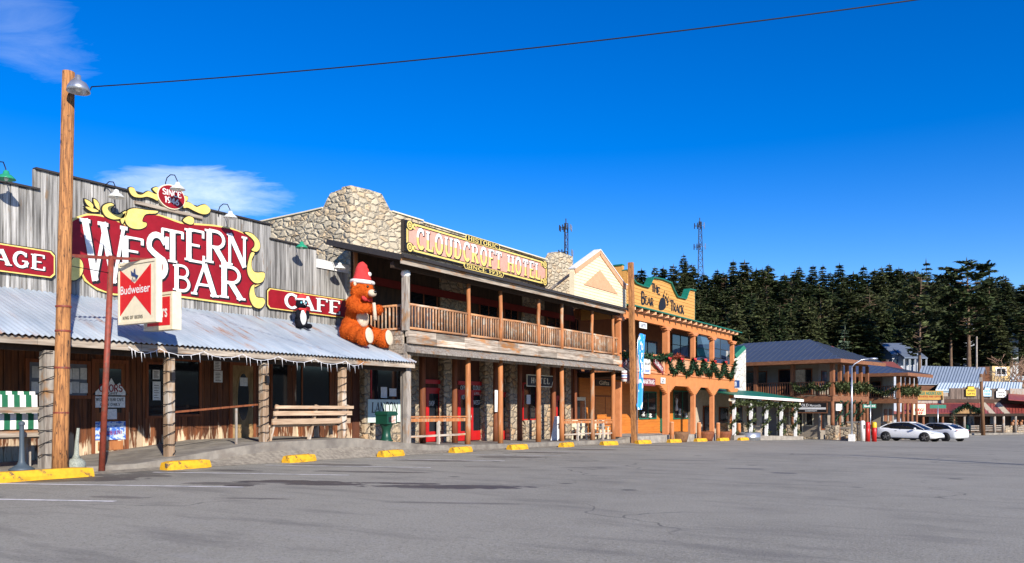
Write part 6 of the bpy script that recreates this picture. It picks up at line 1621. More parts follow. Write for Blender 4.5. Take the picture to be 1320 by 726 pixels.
# lodge 2
c2_ = at(1158, 72.5); z2_ = -1.15; ph2 = R(-10)
r2, ob2, px2, py2 = lodge('smaller two-storey lodge with blue hip roof further down the street behind the parked cars', c2_, ph2, 9., 5.2, 3.35, 5.6, 6.55, 'l2', 3, 4, -.2, False)
lwin(r2, -2.9, -2.2, 2, 3.6, 4.9, m_logd, 2.0); lwin(r2, -4.9, -3.9, 2, 3.6, 5.1, m_logd, 2.0)
MB().box(-4.6, -2.9, 1.9, 1.99, 0, 2.2).build('brown_door', m_lpost, r2)
MB().box(-1.7, -.9, .6, 1.2, 0, 1.3).build('stone_stack', m_stoned, r2)
for y in (2.8, 4.2): g = MB(); g.box(-2.0, -1.95, y-.4, y+.4, .3, 2.4); g.build('wall_panel', m_lpost, r2)
objs = []
for k in range(2):
    a = -4.6+k*2.3; objs.append(garland(swag((a, -.18, 4.3), (a+2.2, -.18, 4.3), .45), .17, 220, 'olive garland swag on the smaller lodge balcony, %s swag facing left' % ['left', 'right'][k], m_garl2, group='garland swags on the smaller lodge', size=.22))
for k in range(4):
    a = 5.2*k/4; objs.append(garland(swag((.2, a+.1, 4.35), (.2, a+1.2, 4.35), .45), .2, 180, 'yellow-green garland loop on the smaller lodge front rail, %s from its corner' % ['first', 'second', 'third', 'fourth'][k], m_garl2, group='garland loops on the smaller lodge front', size=.25))
place([r2]+objs, (c2_.x, c2_.y, z2_), ph2)
# gas-pump like stone plinths, bollards and street furniture by the corner
for k, (px, d, w, h, lb) in enumerate(((1101, 60.5, .8, 1.35, 'taller of two square stone piers behind the curved street light'), (1090, 60, .6, .9, 'lower stone pier left of the curved street light'))):
    p = at(px, d); z = Gz(p.y); o = thing('stone_pier', lb, 'pier', (p.x, p.y, z)); MB().box(p.x-w/2, p.x+w/2, p.y-w/2, p.y+w/2, z-.1, z+h).build('stonework', m_stoned, o); MB().box(p.x-w/2-.05, p.x+w/2+.05, p.y-w/2-.05, p.y+w/2+.05, z+h, z+h+.08).build('cap', m_conc, o)
def slight(px, d, label, arm=1):
    p = at(px, d); z = Gz(p.y); h = 5.9; u = Vector((math.cos(YAW), math.sin(YAW), 0))*arm
    o = thing('street_light', label, 'street light', (p.x, p.y, z)); P_ = Vector((p.x, p.y, z))
    MB().tube([P_, P_+Vector((0, 0, h-.6))], [.085, .055], 12).build('shaft', m_steel, o); MB().box(p.x-.2, p.x+.2, p.y-.2, p.y+.2, z, z+.5).build('base', m_white, o)
    c = P_+Vector((0, 0, h-.6)); MB().tube([c, c+u*.2+Vector((0, 0, .25)), c+u*.7+Vector((0, 0, .55)), c+u*1.3+Vector((0, 0, .62))], .045, 8).build('arm', m_steel, o)
    MB().ball(c+u*1.55+Vector((0, 0, .62)), (.34, .2, .09), 12, 8, rot=RZm(math.degrees(YAW))).build('lamp_head', m_steel, o)
slight(1098, 58.5, 'pale street light with curved arm in front of the corner lodge')
m_bred = plain('bollard_red', (.50, .015, .012), .4); m_byel = plain('bollard_yellow', (.75, .5, .02), .4)
for px, top, lb in ((1118.5, m_bred, 'plain red steel bollard at the street corner'), (1127, m_byel, 'red steel bollard with yellow top at the street corner'), (1112, None, 'white cylinder post beside the red bollards')):
    p = at(px, 57.8 if top else 60); z = Gz(p.y); o = thing('safety_bollard' if top else 'utility_marker', lb, 'bollard' if top else 'post', (p.x, p.y, z))
    if top: MB().tube([(p.x, p.y, z), (p.x, p.y, z+1.25)], .16, 14).build('shaft', m_bred, o); MB().lathe([(.165, 1.0), (.165, 1.3), (.12, 1.38), (0, 1.4)], 14, (p.x, p.y, z)).build('cap', top, o); MB().box(p.x-.25, p.x-.2, p.y-.2, p.y+.1, z+.9, z+1.2).build('bracket', m_dark, o)
    else: MB().tube([(p.x, p.y, z), (p.x, p.y, z+1.4), (p.x, p.y, z+1.5)], [.17, .17, .1], 14).build('shaft', m_white, o)
p = at(1122, 59); z = Gz(p.y); o = thing('street_name_sign', 'green street name sign on a thin post above the red bollards', 'street sign', (p.x, p.y, z))
MB().tube([(p.x, p.y, z), (p.x, p.y, EYE+6.5*59/F0)], .035, 8).build('post', m_steel, o)
zc_ = EYE+(HZ-524.5)*59/F0+.05; u = Vector((math.cos(YAW), math.sin(YAW), 0)); a = Vector((p.x, p.y, zc_))
MB().beam(a-u*.55, a+u*.4, .04, .28).build('blade', m_teal, o)
Mp = plane_M(a+Vector((math.sin(YAW), -math.cos(YAW), 0))*.03, u, (0, 0, 1)); g = MB(); letters(g, 'BURRO AVE', Mp, (-.46, .34, -.06, .07), .0, .2, False); g.build('lettering', m_white, o)
MB().beam(a+Vector((0, .3, .25)), a+Vector((0, -.3, .25)), .04, .22).build('cross_blade', m_teal, o)
p = at(1209, 80); z = Gz(p.y); o = thing('street_name_sign', 'second green street sign on a post behind the cars before the red roof', 'street sign', (p.x, p.y, z)); MB().tube([(p.x, p.y, z), (p.x, p.y, z+3.2)], .05, 8).build('post', m_steel, o); a = Vector((p.x, p.y, z+3.1)); MB().beam(a-u*.8, a+u*.8, .04, .35).build('blade', m_teal, o)

# ================================================================ CARS
m_carw, t = newmat('white_car_paint'); t.out((.78, .79, .80), .25, None, 0, 0, 0., .5, Coat_Weight=.6, Coat_Roughness=.05)
m_tyre = plain('tyre_rubber', (.018, .018, .02), .8); m_rim = mk('alloy_rim', (.35, .36, .38), (.25, .26, .28), tint=False, rough=.3, metal=.8, bs=.02)
m_carglass = glass('car_glass', (.008, .009, .012), .04); m_tail = plain('tail_lamp_red', (.25, .01, .012), .2); m_head = plain('headlamp', (.35, .37, .4), .1)
def car(label, loc, rz, rimdark=False):
    """nose along +x, origin at ground centre"""
    o = thing('parked_car', label, 'car', (0, 0, 0), group='white cars parked at the street corner'); Wd = .92
    # body by stations: (x, z_bottom, z_belt, halfwidth_low, halfwidth_belt)
    st = [(-2.34, .42, .86, .62, .60), (-2.28, .32, .98, .80, .74), (-2.05, .25, 1.03, .90, .84), (-1.5, .22, 1.02, .93, .86), (-.8, .20, .98, .93, .87), (0, .20, .96, .93, .87), (.8, .20, .94, .93, .87), (1.2, .21, .90, .93, .86), (1.7, .23, .80, .91, .80), (2.1, .26, .68, .84, .70), (2.28, .32, .56, .70, .58), (2.34, .38, .48, .5, .42)]
    ring = []
    for x, zb, zt, wl, wb in st:
        h = zt-zb
        ring.append([(x, -wl*.92, zb), (x, -wl, zb+h*.18), (x, -wl*1.0, zb+h*.5), (x, -wb-(wl-wb)*.35, zb+h*.82), (x, -wb*.95, zt), (x, -wb*.5, zt+.02), (x, 0, zt+.03), (x, wb*.5, zt+.02), (x, wb*.95, zt), (x, wb+(wl-wb)*.35, zb+h*.82), (x, wl, zb+h*.5), (x, wl, zb+h*.18), (x, wl*.92, zb), (x, 0, zb-.01)])
    n = 14; vs = [p for r in ring for p in r]; fs = [(i*n+k, (i+1)*n+k, (i+1)*n+(k+1) % n, i*n+(k+1) % n) for i in range(len(st)-1) for k in range(n)]
    fs += [tuple(range(n)), tuple(reversed(range((len(st)-1)*n, len(st)*n)))]
    g = MB(); g.add(vs, fs, 1., True); bd = g.build('body', m_carw, o)
    # greenhouse
    st = [(-1.98, 1.0, .74, 1.03, .60), (-1.5, 1.0, .82, 1.26, .62), (-1.0, .97, .84, 1.40, .60), (-.3, .95, .85, 1.455, .60), (.2, .95, .85, 1.44, .60), (.62, .95, .84, 1.30, .62), (1.35, .88, .80, .95, .70)]
    ring = [[(x, -wb, zb), (x, -wt, zt-.02), (x, -wt*.6, zt+.01), (x, wt*.6, zt+.01), (x, wt, zt-.02), (x, wb, zb)] for x, zb, wb, zt, wt in st]
    n = 6; vs = [p for r in ring for p in r]; fs = [(i*n+k, (i+1)*n+k, (i+1)*n+(k+1) % n, i*n+(k+1) % n) for i in range(len(st)-1) for k in range(n)]+[tuple(range(n)), tuple(reversed(range((len(st)-1)*n, len(st)*n)))]
    MB().add(vs, fs, 1., True).build('windows', m_carglass, o)
    # roof skin and pillars
    g = MB(); rr = [(-1.98, 1.05, .60), (-1.5, 1.275, .625), (-1.0, 1.415, .61), (-.3, 1.475, .61), (.2, 1.46, .61), (.62, 1.315, .63)]
    for s in (-1, 1):
        for (xa, za, wa_), (xb, zb, wb_) in zip(rr, rr[1:]): g.beam((xa, s*wa_, za), (xb, s*wb_, zb), .07, .045)
        g.beam((.62, s*.63, 1.315), (1.38, s*.80, .95), .06, .05)
        g.beam((-1.5, s*.63, 1.27), (-1.95, s*.78, 1.02), .14, .05)
    g.hexa([(-.95, -.56, 1.40), (.25, -.56, 1.43), (.25, .56, 1.43), (-.95, .56, 1.40), (-.95, -.56, 1.44), (.25, -.56, 1.475), (.25, .56, 1.475), (-.95, .56, 1.44)])
    g.build('roof', m_carw, o)
    for s in (-1, 1):
        MB().beam((-.28, s*.88, .96), (-.22, s*.61, 1.46), .05, .03).build('pillar', m_black, o)
        MB().ball((.78, s*.98, 1.0), (.11, .09, .075), 10, 6).build('mirror', m_carw, o)
        MB().ball((1.98, s*.66, .66), (.22, .12, .055), 10, 6, rot=RZm(-s*28)).build('headlight', m_head, o)
        MB().ball((-2.22, s*.66, .90), (.1, .2, .055), 10, 6, rot=RZm(s*20)).build('tail_light', m_tail, o)
        g = MB()
        for xx in (-.75, .2): g.box(xx, xx+.16, s*.905-.012, s*.905+.012, .80, .825)
        g.build('door_handle', m_black, o)
        MB().beam((-1.3, s*.925, .24), (1.2, s*.925, .24), .03, .08).build('sill', m_black, o)
        for x in (-1.42, 1.46):
            MB().lathe([(0, -.02), (.40, -.015), (.40, .02), (0, .025)], 24, (x, s*.925, .36), axis='y').build('wheel_arch', m_black, o)
            w = MB().lathe([(.2, -.10), (.33, -.10), (.345, -.06), (.345, .06), (.33, .10), (.2, .10)], 26, (x, s*.87, .345), axis='y').build('wheel', m_tyre, o)
            g = MB(); c = Vector((x, s*.955, .345))
            g.lathe([(.235, -.02), (.25, .0), (.235, .02)], 24, c, axis='y')
            for k in range(5):
                a = 2*math.pi*k/5+.3; g.beam(c, c+Vector((.235*math.cos(a), 0, .235*math.sin(a))), .07, .03, up=(0, 1, 0))
            g.ball(c, (.05, .02, .05), 8, 6); g.build('rim', m_rim if not rimdark else m_dark, w)
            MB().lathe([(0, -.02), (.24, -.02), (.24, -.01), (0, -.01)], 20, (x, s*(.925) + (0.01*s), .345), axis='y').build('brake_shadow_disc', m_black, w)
    MB().ball((-2.3, 0, .62), (.06, .35, .07), 10, 6).build('number_plate', m_paper, o); MB().box(-.1+2.2, 2.36, -.5, .5, .26, .33).build('front_grille', m_black, o)
    place([o], loc, rz); return o
pa_ = at(1150, 63.6); pb_ = at(1195.8, 61.6)
d = (pb_-pa_); mid = (pa_+pb_)/2; car('white hatchback nearest the street corner, nose toward the right', (mid.x, mid.y, Gz(mid.y)+.0), math.atan2(d.y, d.x))
pc_ = at(1228, 66.0); pd_ = at(1187, 68.5); d = (pd_-pc_); mid = (pc_+pd_)/2+Vector((.0, 0, 0)); car('white saloon further back, nose toward the left behind the first white car', (mid.x, mid.y, Gz(mid.y)), math.atan2(d.y, d.x), True)

# ================================================================ RED-CANOPY ROW ON THE RIGHT
A = at(1140, 94); B = at(1352, 104); A.z = B.z = 0
U = (B-A).normalized(); N = Vector((U.y, -U.x, 0)); 
if N.y > 0: N = -N
def K(px, n, py=None):
    """where the sighting px meets the plane n metres in front of the row"""
    r = Vector((-math.sin(YAW), math.cos(YAW), 0))*F0 + Vector((math.cos(YAW), math.sin(YAW), 0))*(px-660)
    t_ = (A+N*n).dot(N)/r.dot(N); v = r*t_
    return Vector((v.x, v.y, 0 if py is None else EYE+(HZ-py)*t_))
ZG = -1.78
row = thing('canopy_row', 'long low shop row under a red metal canopy at the far right', 'building', K(1240, 0, 560))
def slab(g, a, b, n0, n1, z0a, z0b, z1a, z1b, t_=.08):
    """sloped sheet between sightings a,b; n0/z0 front edge, n1/z1 rear edge"""
    p = [K(a, n0), K(b, n0), K(b, n1), K(a, n1)]; zz = [z0a, z0b, z1b, z1a]
    g.hexa([(v.x, v.y, z-t_) for v, z in zip(p, zz)]+[(v.x, v.y, z) for v, z in zip(p, zz)])
def wallseg(g, a, b, n, z0, z1, t_=.25, tint=1.):
    p = [K(a, n), K(b, n), K(b, n)-N*t_, K(a, n)-N*t_]; g.hexa([(v.x, v.y, z0) for v in p]+[(v.x, v.y, z1) for v in p], tint)
ze = EYE+(HZ-532.)*98/F0
g = MB(); slab(g, 1130, 1245, 2.6, -.9, ze, ze, 1.85, 1.95); slab(g, 1247, 1362, 2.6, -.9, ze-.15, ze-.35, 1.95, 1.65); 
rr_ = g.build('canopy_roof', m_redroof, row)
g = MB()
for px in range(1134, 1362, 4):
    p = K(px, 2.6); q = K(px-1.0, -.9); zf = ze if px < 1246 else ze-.15-.2*(px-1247)/115
    g.beam((p.x, p.y, zf+.02), (q.x, q.y, 1.9+.02 if px < 1246 else 1.97-.3*(px-1247)/115), .05, .04)
g.build('roof_ribs', m_redroof, rr_)
g = MB()
for px in (1272, 1291): p = K(px+7, 2.4); q = K(px-6, -.9); g.beam((p.x, p.y, ze-.1), (q.x, q.y, 1.96), .7, .05)
g.build('skylight_strips', plain('skylight_plastic', (.5, .42, .3), .6), rr_)
g = MB(); wallseg(g, 1125, 1365, 2.62, ze-.42, ze-.1, .06, .7); g.build('fascia', m_ceiling, row)
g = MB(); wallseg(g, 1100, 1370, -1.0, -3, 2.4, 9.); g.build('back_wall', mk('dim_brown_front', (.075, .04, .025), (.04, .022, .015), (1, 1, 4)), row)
pg = [K(1229, 3.0, 0), K(1266, 3.0, 0)]; pk_ = K(1247.5, 3.0); zpk = EYE+(HZ-521)*96/F0; zlo = EYE+(HZ-533)*96/F0
g = MB()
for s0 in (pg[0], pg[1]): g.hexa([(s0.x, s0.y, zlo-.1), (pk_.x, pk_.y, zpk-.1), ((pk_-N*4).x, (pk_-N*4).y, zpk-.1), ((s0-N*4).x, (s0-N*4).y, zlo-.1), (s0.x, s0.y, zlo), (pk_.x, pk_.y, zpk+.02), ((pk_-N*4).x, (pk_-N*4).y, zpk+.02), ((s0-N*4).x, (s0-N*4).y, zlo)])
g.build('porch_gable_roof', m_redroof, row)
Mg = plane_M((K(1247.5, 2.9)).to_tuple(), U, (0, 0, 1)); hw = (pg[1]-pg[0]).length/2
MB().prism([(-hw+.3, zlo), (hw-.3, zlo), (0, zpk-.12)], -.05, .0, Mg).build('porch_gable', mk('tan_gable', (.34, .20, .09), (.24, .14, .06), (3, 3, 3)), row)
gg_ = garland([K(1231, 3.15, 531), K(1238, 3.15, 527), K(1247.5, 3.15, 522), K(1257, 3.15, 528), K(1265, 3.15, 532)], .16, 260, 'dark garland along the little gable of the red canopy', group=None, size=.3)
g = MB(); slab(g, 1128, 1362, 3.1, -1, ZG+.12, ZG+.12, ZG+.12, ZG+.12, .5); g.build('boardwalk', m_conc, row)
for i, px in enumerate((1165, 1190, 1215, 1229.5, 1243, 1265, 1282, 1293.5, 1309, 1330)):
    p = K(px, 2.45); MB().tube([(p.x, p.y, ZG+.1), (p.x, p.y, ze-.3)], [.17, .14], 10, random.uniform(.8, 1.3)).build('post', m_greyd if i > 3 else m_lpost, row)
for i, (a, b) in enumerate(((1246, 1262), (1270, 1281), (1284, 1292), (1312, 1330))):
    g = MB()
    for h in (.35, .6, .85): p = K(a, 2.3); q = K(b, 2.3); g.beam((p.x, p.y, ZG+.12+h), (q.x, q.y, ZG+.12+h), .06, .12)
    o = tag(g.build('porch_bench_rail', m_greyd), ['slatted rail below the porch gable at the green bin', 'slatted rail right of the leaning street pole', 'short slatted rail between two canopy posts', 'slatted rail at the right edge of the picture'][i], 'railing', 'slatted rails under the red canopy')
g = MB(); wallseg(g, 1296, 1340, 2.2, ZG+.12, ZG+.95, .3); g.build('stone_base', m_stoned, row)
for a, b, z0, z1 in ((1246, 1256, -1.5, .6), (1276, 1283, -.7, .4), (1303, 1309, -.7, .4), (1170, 1180, -.8, .5), (1197, 1206, -1.3, .4)):
    g = MB(); wallseg(g, a, b, -.9, z0, z1, .05); f = g.build('window', m_greyd, row); g = MB(); wallseg(g, a+.5, b-.5, -.84, z0+.1, z1-.1, .05); g.build('pane', m_glassb, f)
p = K(1247.5, 2.5); o = thing('litter_bin', 'small green litter bin under the gable of the red canopy', 'litter bin', (p.x, p.y, ZG+.12)); MB().lathe([(0, 0), (.3, 0), (.33, .9), (.2, 1.05), (0, 1.1)], 14, (p.x, p.y, ZG+.12)).build('body', m_green, o)
for px, lb in ((1318, 'left pair member'),): pass
for k, px in enumerate((1305, 1310, 1316)):
    p = K(px, 2.5); z = ZG+.95; o = thing('toy_dog_statue', 'small tan carved figure on the stone base by the right edge, %s of three' % ['left', 'middle', 'right'][k], 'figurine', (p.x, p.y, z), group='tan carved figures on the stone base'); MB().ball((p.x, p.y, z+.25), (.2, .16, .25), 10, 8).ball((p.x+.12, p.y, z+.58), (.13, .12, .13), 10, 8).build('body', m_log, o)
# wooden false fronts behind
ff = thing('wooden_false_front', 'tall grey-brown board false front behind the red canopy carrying three shaped signs', 'building', K(1260, -1.2, 510))
g = MB(); segs = [(1216, 1224, 511), (1224, 1242, 500.5), (1242, 1262, 499.5), (1262, 1285, 501), (1285, 1301, 503), (1301, 1312, 509)]
for a, b, py in segs:
    x = a
    while x < b: 
        w = min(1.6, b-x); v = K(x, -1.2, py); wallseg(g, x, x+w-.1, -1.2+random.uniform(0, .03), 1.2, v.z, .1, random.uniform(.5, 1.25)); x += w
g.build('boards', mk('brown_grey_boards', (.20, .15, .12), (.09, .065, .05), (6, 6, 1)), ff)
g = MB(); wallseg(g, 1216, 1312, -1.35, 0, 3.2, 6); g.build('body', m_greyd, ff)
def shsign(a, b, t_, bt_, mp, lines, label, mt):
    p = K(a, -1.0); q = K(b, -1.0); z1 = K(a, -1, t_).z; z0 = K(a, -1, bt_).z; L = (q-p).length
    o = thing('hanging_shop_sign', label, 'sign', (p.x, p.y, z0)); Mq = plane_M((p.x, p.y, 0), U, (0, 0, 1))
    sh = [(0, z0), (L, z0), (L, z1-.35), (L-.25, z1-.3), (L-.3, z1), (.3, z1), (.25, z1-.3), (0, z1-.35)]
    MB().prism(offset_poly(sh, .07), -.06, 0, Mq).build('edge', m_black, o); MB().prism(sh, 0, .05, Mq).build('panel', mp, o)
    g = MB()
    for k, tx in enumerate(lines): v = z1-.3-(z1-z0-.35)*(k+.7)/len(lines); letters(g, tx, Mq, (.2, L-.2, v, v+.2), .058, .24, False, track=.1)
    g.build('lettering', mt, o)
m_yels = plain('sign_yellow_face', (.70, .46, .05), .5); m_skys = plain('sign_skyblue_face', (.50, .72, .85), .5)
shsign(1245, 1257.5, 498.5, 510.5, m_yels, ('ANTIQUES', 'GIFTS'), 'yellow shaped sign on the board false front, leftmost of the three', m_dark)
shsign(1267, 1277.5, 499.5, 511, m_skys, ('PET', 'STOP'), 'pale blue shaped sign beside the leaning street pole', m_blue)
shsign(1284, 1296.5, 501, 512.5, m_white, ('SHOP', 'OPEN'), 'white shaped sign, rightmost of the three', m_dark)
# mountain shop banner sign
p = K(1180.5, -.6); q = K(1216, -.6); z1 = K(1181, -.6, 503.7).z; z0 = K(1181, -.6, 515.5).z; Lm = (q-p).length
o = thing('mountain_shop_sign', 'long golden sign with green lettering between the lodge and the board false front', 'sign', (p.x, p.y, z0)); Mq = plane_M((p.x, p.y, 0), U, (0, 0, 1))
MB().prism([(0, z0), (Lm, z0), (Lm, z1), (0, z1)], -.1, 0, Mq).build('panel', mk('golden_sign', (.42, .25, .06), (.32, .18, .04), (.6, .6, 1)), o)
g = MB(); letters(g, 'HIGH MOUNTAIN', Mq, (.3, Lm-.3, z0+.6, z1-.12), .01, .24, True, track=.06); g.build('lettering', m_teal, o); g = MB(); letters(g, 'CRAFTS AND GIFTS', Mq, (.5, Lm-.4, z0+.3, z0+.48), .01, .24, False, track=.1); g.build('small_lettering', m_red, o)
g = MB(); wallseg(g, 1178, 1217, -.8, 1., z0+.3, .3); g.build('support_wall', m_greyd, o)
p = K(1155, 1.); z = EYE+(HZ-524)*90/F0; 
# small red-white sign on canopy left
v = K(1186, 3.); o = thing('canopy_sign', 'small pale sign with red lettering on the left end of the red canopy', 'sign', (v.x, v.y, .8)); Mq = plane_M((v.x, v.y, 0), U, (0, 0, 1)); zt_ = EYE+(HZ-521)*93/F0; MB().prism([(-1.0, .55), (.85, .55), (.85, zt_), (-1.0, zt_)], -.05, 0, Mq).build('panel', m_cream, o); g = MB(); letters(g, 'FUDGE', Mq, (-.8, .65, .95, 1.25), .01, .24, False); letters(g, 'SHOP', Mq, (-.6, .45, .62, .85), .01, .24, False); g.build('lettering', m_brite, o)
# roofs behind
def shedhouse(name, label, a, b, n, pys, mroof, mwall, gable=False, ribs=True, deep=7, side=False, top=None, ribm=None):
    (te, tr) = pys  # eave py, ridge py
    o = thing(name, label, 'building', K((a+b)/2, n, te)); p = K(a, n, te); q = K(b, n, te); r1_ = K(a, n-deep, tr); dz = r1_.z
    top = top or (a, b); rr0 = K(top[0], n-deep); rr1 = K(top[1], n-deep); rr0.z = rr1.z = 0; p0 = Vector((p.x, p.y, 0)); q0 = Vector((q.x, q.y, 0))
    bk0 = rr0+(rr0-p0); bk1 = rr1+(rr1-q0); ze_ = p.z
    g = MB()
    g.hexa([(p.x, p.y, ze_-.1), (q.x, q.y, ze_-.1), (rr1.x, rr1.y, dz-.1), (rr0.x, rr0.y, dz-.1), (p.x, p.y, ze_), (q.x, q.y, ze_), (rr1.x, rr1.y, dz), (rr0.x, rr0.y, dz)])
    g.hexa([(rr0.x, rr0.y, dz-.1), (rr1.x, rr1.y, dz-.1), (bk1.x, bk1.y, ze_-.1), (bk0.x, bk0.y, ze_-.1), (rr0.x, rr0.y, dz-.003), (rr1.x, rr1.y, dz-.003), (bk1.x, bk1.y, ze_), (bk0.x, bk0.y, ze_)])
    rf = g.build('roof', mroof, o)
    if ribs:
        g = MB(); L = (q0-p0).length; m_ = int(L/.55)
        for k in range(1, m_): s = p0.lerp(q0, k/m_); e = rr0.lerp(rr1, k/m_); g.beam((s.x, s.y, ze_+.03), (e.x, e.y, dz+.03), .09, .06)
        g.build('roof_ribs', ribm or mroof, rf)
    c_ = (p0+q0+bk0+bk1)/4
    w = [v+(c_-v).normalized()*.5 for v in (p0, q0, bk1, bk0)]; g = MB(); g.hexa([(v.x, v.y, -2.2) for v in w]+[(v.x, v.y, ze_-.05) for v in w]); g.build('wall', mwall, o)
    for e0, e1, e2, dd in ((p0, rr0, bk0, U*.3), (q0, rr1, bk1, -U*.3)):
        g = MB(); t3 = dd*.6; A_ = [e0+dd, e2+dd, e1+dd]
        vs = [(A_[0].x, A_[0].y, ze_-.12), (A_[1].x, A_[1].y, ze_-.12), (A_[2].x, A_[2].y, dz-.12)]; vs += [(x+t3.x, y+t3.y, z) for x, y, z in vs]
        g.add(vs, [(0, 1, 2), (5, 4, 3), (0, 3, 4, 1), (1, 4, 5, 2), (2, 5, 3, 0)]); g.build('gable_wall', mwall, o)
    return o
shedhouse('pale_roof_shed', 'long shed with pale blue metal roof just behind the board false front', 1206, 1316, -8, (502.5, 491.), m_ltroof, plain('pale_blue_wall', (.30, .42, .5)), deep=7, top=(1212, 1318), ribm=plain('rib_blue', (.30, .40, .48)))
shedhouse('ribbed_roof_hall', 'large hall with steep ribbed blue-grey roof behind the pale blue roof', 1180, 1262, -13, (495, 471.5), m_ribroof, mk('rusty_brown_wall', (.16, .07, .035), (.09, .04, .02), (1, 1, 3)), deep=6, top=(1188, 1270), ribm=plain('rib_slate', (.13, .17, .22)))
shedhouse('low_metal_roof_house', 'low roof of blue ribbed metal right of the yellow cube house', 1296, 1345, -26, (490, 484.5), m_ltroof, plain('dark_wood_wall', (.06, .04, .03)), deep=5)
v0, v1 = K(1279, -20), K(1302, -20); zt_ = K(1279, -20, 472).z
o = thing('yellow_cube_house', 'boxy yellow house with two small square windows behind the roofs', 'building', (v0.x, v0.y, 0))
q = [v0, v1, v1-N*8, v0-N*8-U*0]; g = MB(); g.hexa([(v.x, v.y, -2) for v in q]+[(v.x, v.y, zt_) for v in q]); g.build('wall', plain('yellow_stucco', (.62, .44, .20), .8), o)
sl = [v0-U*1.3-N*2, v0-N*.4-U*.02, v0-N*8-U*.02, v0-U*1.3-N*8]; g = MB(); g.hexa([(v.x, v.y, -2) for v in sl]+[(v.x, v.y, zt_-.1) for v in sl]); g.build('brown_wing', m_lbeam, o)
Mq = plane_M((v0.x, v0.y, 0), U, (0, 0, 1)); Lw = (v1-v0).length
zw = K(1286, -20, 479).z
for cx in (Lw*.34, Lw*.62):
    MB().prism([(cx-.55, zw-.6), (cx+.55, zw-.6), (cx+.55, zw+.6), (cx-.55, zw+.6)], 0, .08, Mq).build('window', m_white, o) if False else None
    f = MB().prism([(cx-.7, zw-.7), (cx+.7, zw-.7), (cx+.7, zw+.7), (cx-.7, zw+.7)], 0, .06, Mq).build('window', m_white, o); MB().prism([(cx-.42, zw-.45), (cx+.42, zw-.45), (cx+.42, zw+.45), (cx-.42, zw+.45)], .061, .08, Mq).build('pane', m_glass, f)
v = K(1267.5, 4.3, 561); tz_ = K(1264.5, 4.3, 482).z; vt = K(1264.5, 4.3)
o = thing('street_pole', 'leaning brown wooden pole in front of the red canopy and the three shaped signs', 'utility pole', (v.x, v.y, ZG)); MB().tube([(v.x, v.y, ZG-.1), (vt.x, vt.y, tz_)], [.22, .16], 12).build('shaft', m_poled, o); MB().box(vt.x-.15, vt.x+.15, vt.y-.4, vt.y-.15, tz_-.9, tz_-.4).build('transformer', m_greyd, o)
# red awning far right
g = MB(); slab(g, 1300, 1360, 2.0, -1.3, K(1310, 2, 514).z-.1, K(1310, 2, 514).z-.5, K(1310, -1.3, 507).z, K(1310, -1.3, 507).z-.4)
o = thing('upper_red_awning', 'short red metal awning on the wooden upper floor at the right edge', 'awning', K(1312, 1, 512)); g.build('sheet', m_redroof, o); g = MB(); wallseg(g, 1302, 1365, -1.1, 1., K(1310, -1.1, 501).z, .1); g.build('wall', m_greyd, o)
# orange roofs behind lodges
def gablehouse(label, px0, px1, d, pye, pyr, mroof, mwall, gable_right=True, name='house', base=-2, deep=8, wins=0, gw=3.4):
    a = at(px0, d, pye); b = at(px1, d, pye); rz_ = EYE+(HZ-pyr)*d/F0; u = (b-a); u.z = 0; L = u.length; u.normalize(); nb_ = Vector((-u.y, u.x, 0))
    if nb_.dot(at(660, 10)) < 0: nb_ = -nb_
    o = thing(name, label, 'house', a); g = MB(); mid_ = nb_*gw
    for s in (0, 1):
        e0 = a+nb_*(2*gw*s); e1 = b+nb_*(2*gw*s); r0_ = a+mid_; r1_ = b+mid_
        q = [e0-u*.3-(nb_*(.4 if s == 0 else -.4)), e1+u*.3-(nb_*(.4 if s == 0 else -.4)), r1_+u*.3, r0_-u*.3]
        zz = [a.z-.2, a.z-.2, rz_, rz_]; g.hexa([(v.x, v.y, z-.12) for v, z in zip(q, zz)]+[(v.x, v.y, z) for v, z in zip(q, zz)])
    g.build('roof', mroof, o)
    q = [a, b, b+nb_*2*gw, a+nb_*2*gw]; g = MB(); g.hexa([(v.x, v.y, base) for v in q]+[(v.x, v.y, a.z-.15) for v in q]); wl = g.build('wall', mwall, o)
    for e in (a+u*.05, b-u*.05):
        g = MB(); e2 = e+nb_*2*gw; e1 = e+mid_; t3 = u*.12
        g.add([(e.x, e.y, a.z-.16), (e2.x, e2.y, a.z-.16), (e1.x, e1.y, rz_-.15), ((e+t3).x, (e+t3).y, a.z-.16), ((e2+t3).x, (e2+t3).y, a.z-.16), ((e1+t3).x, (e1+t3).y, rz_-.15)], [(0, 1, 2), (5, 4, 3), (0, 3, 4, 1), (1, 4, 5, 2), (2, 5, 3, 0)]); g.build('gable', mwall, o)
    for k in range(wins):
        c = a+u*L*(k+.6)/(wins+.2)-nb_*.03; g = MB(); g.beam(c-u*.5+Vector((0, 0, -1.6)), c+u*.5+Vector((0, 0, -1.6)), .06, 1.3); f = g.build('window', m_white, o); g = MB(); g.beam(c-u*.38-nb_*.04+Vector((0, 0, -1.6)), c+u*.38-nb_*.04+Vector((0, 0, -1.6)), .04, 1.05); g.build('pane', m_glassb, f)
    return o
m_whl = mk('white_clapboard', (.42, .45, .50), (.36, .39, .44), (1, 1, 8), tint=False); m_hroof = metal_roof('slate_blue_house_roof', (.20, .24, .30), (.16, .19, .24), rl=.9, rh=1.)
gablehouse('cottage with orange metal roof and white gable just behind the smaller lodge', 1134, 1164, 92, 477, 464.5, m_orroof, m_whl, gw=3.)
gablehouse('low building with orange metal roof behind the larger lodge', 1040, 1084, 86, 453, 443.5, m_orroof, m_whl, gw=3.)
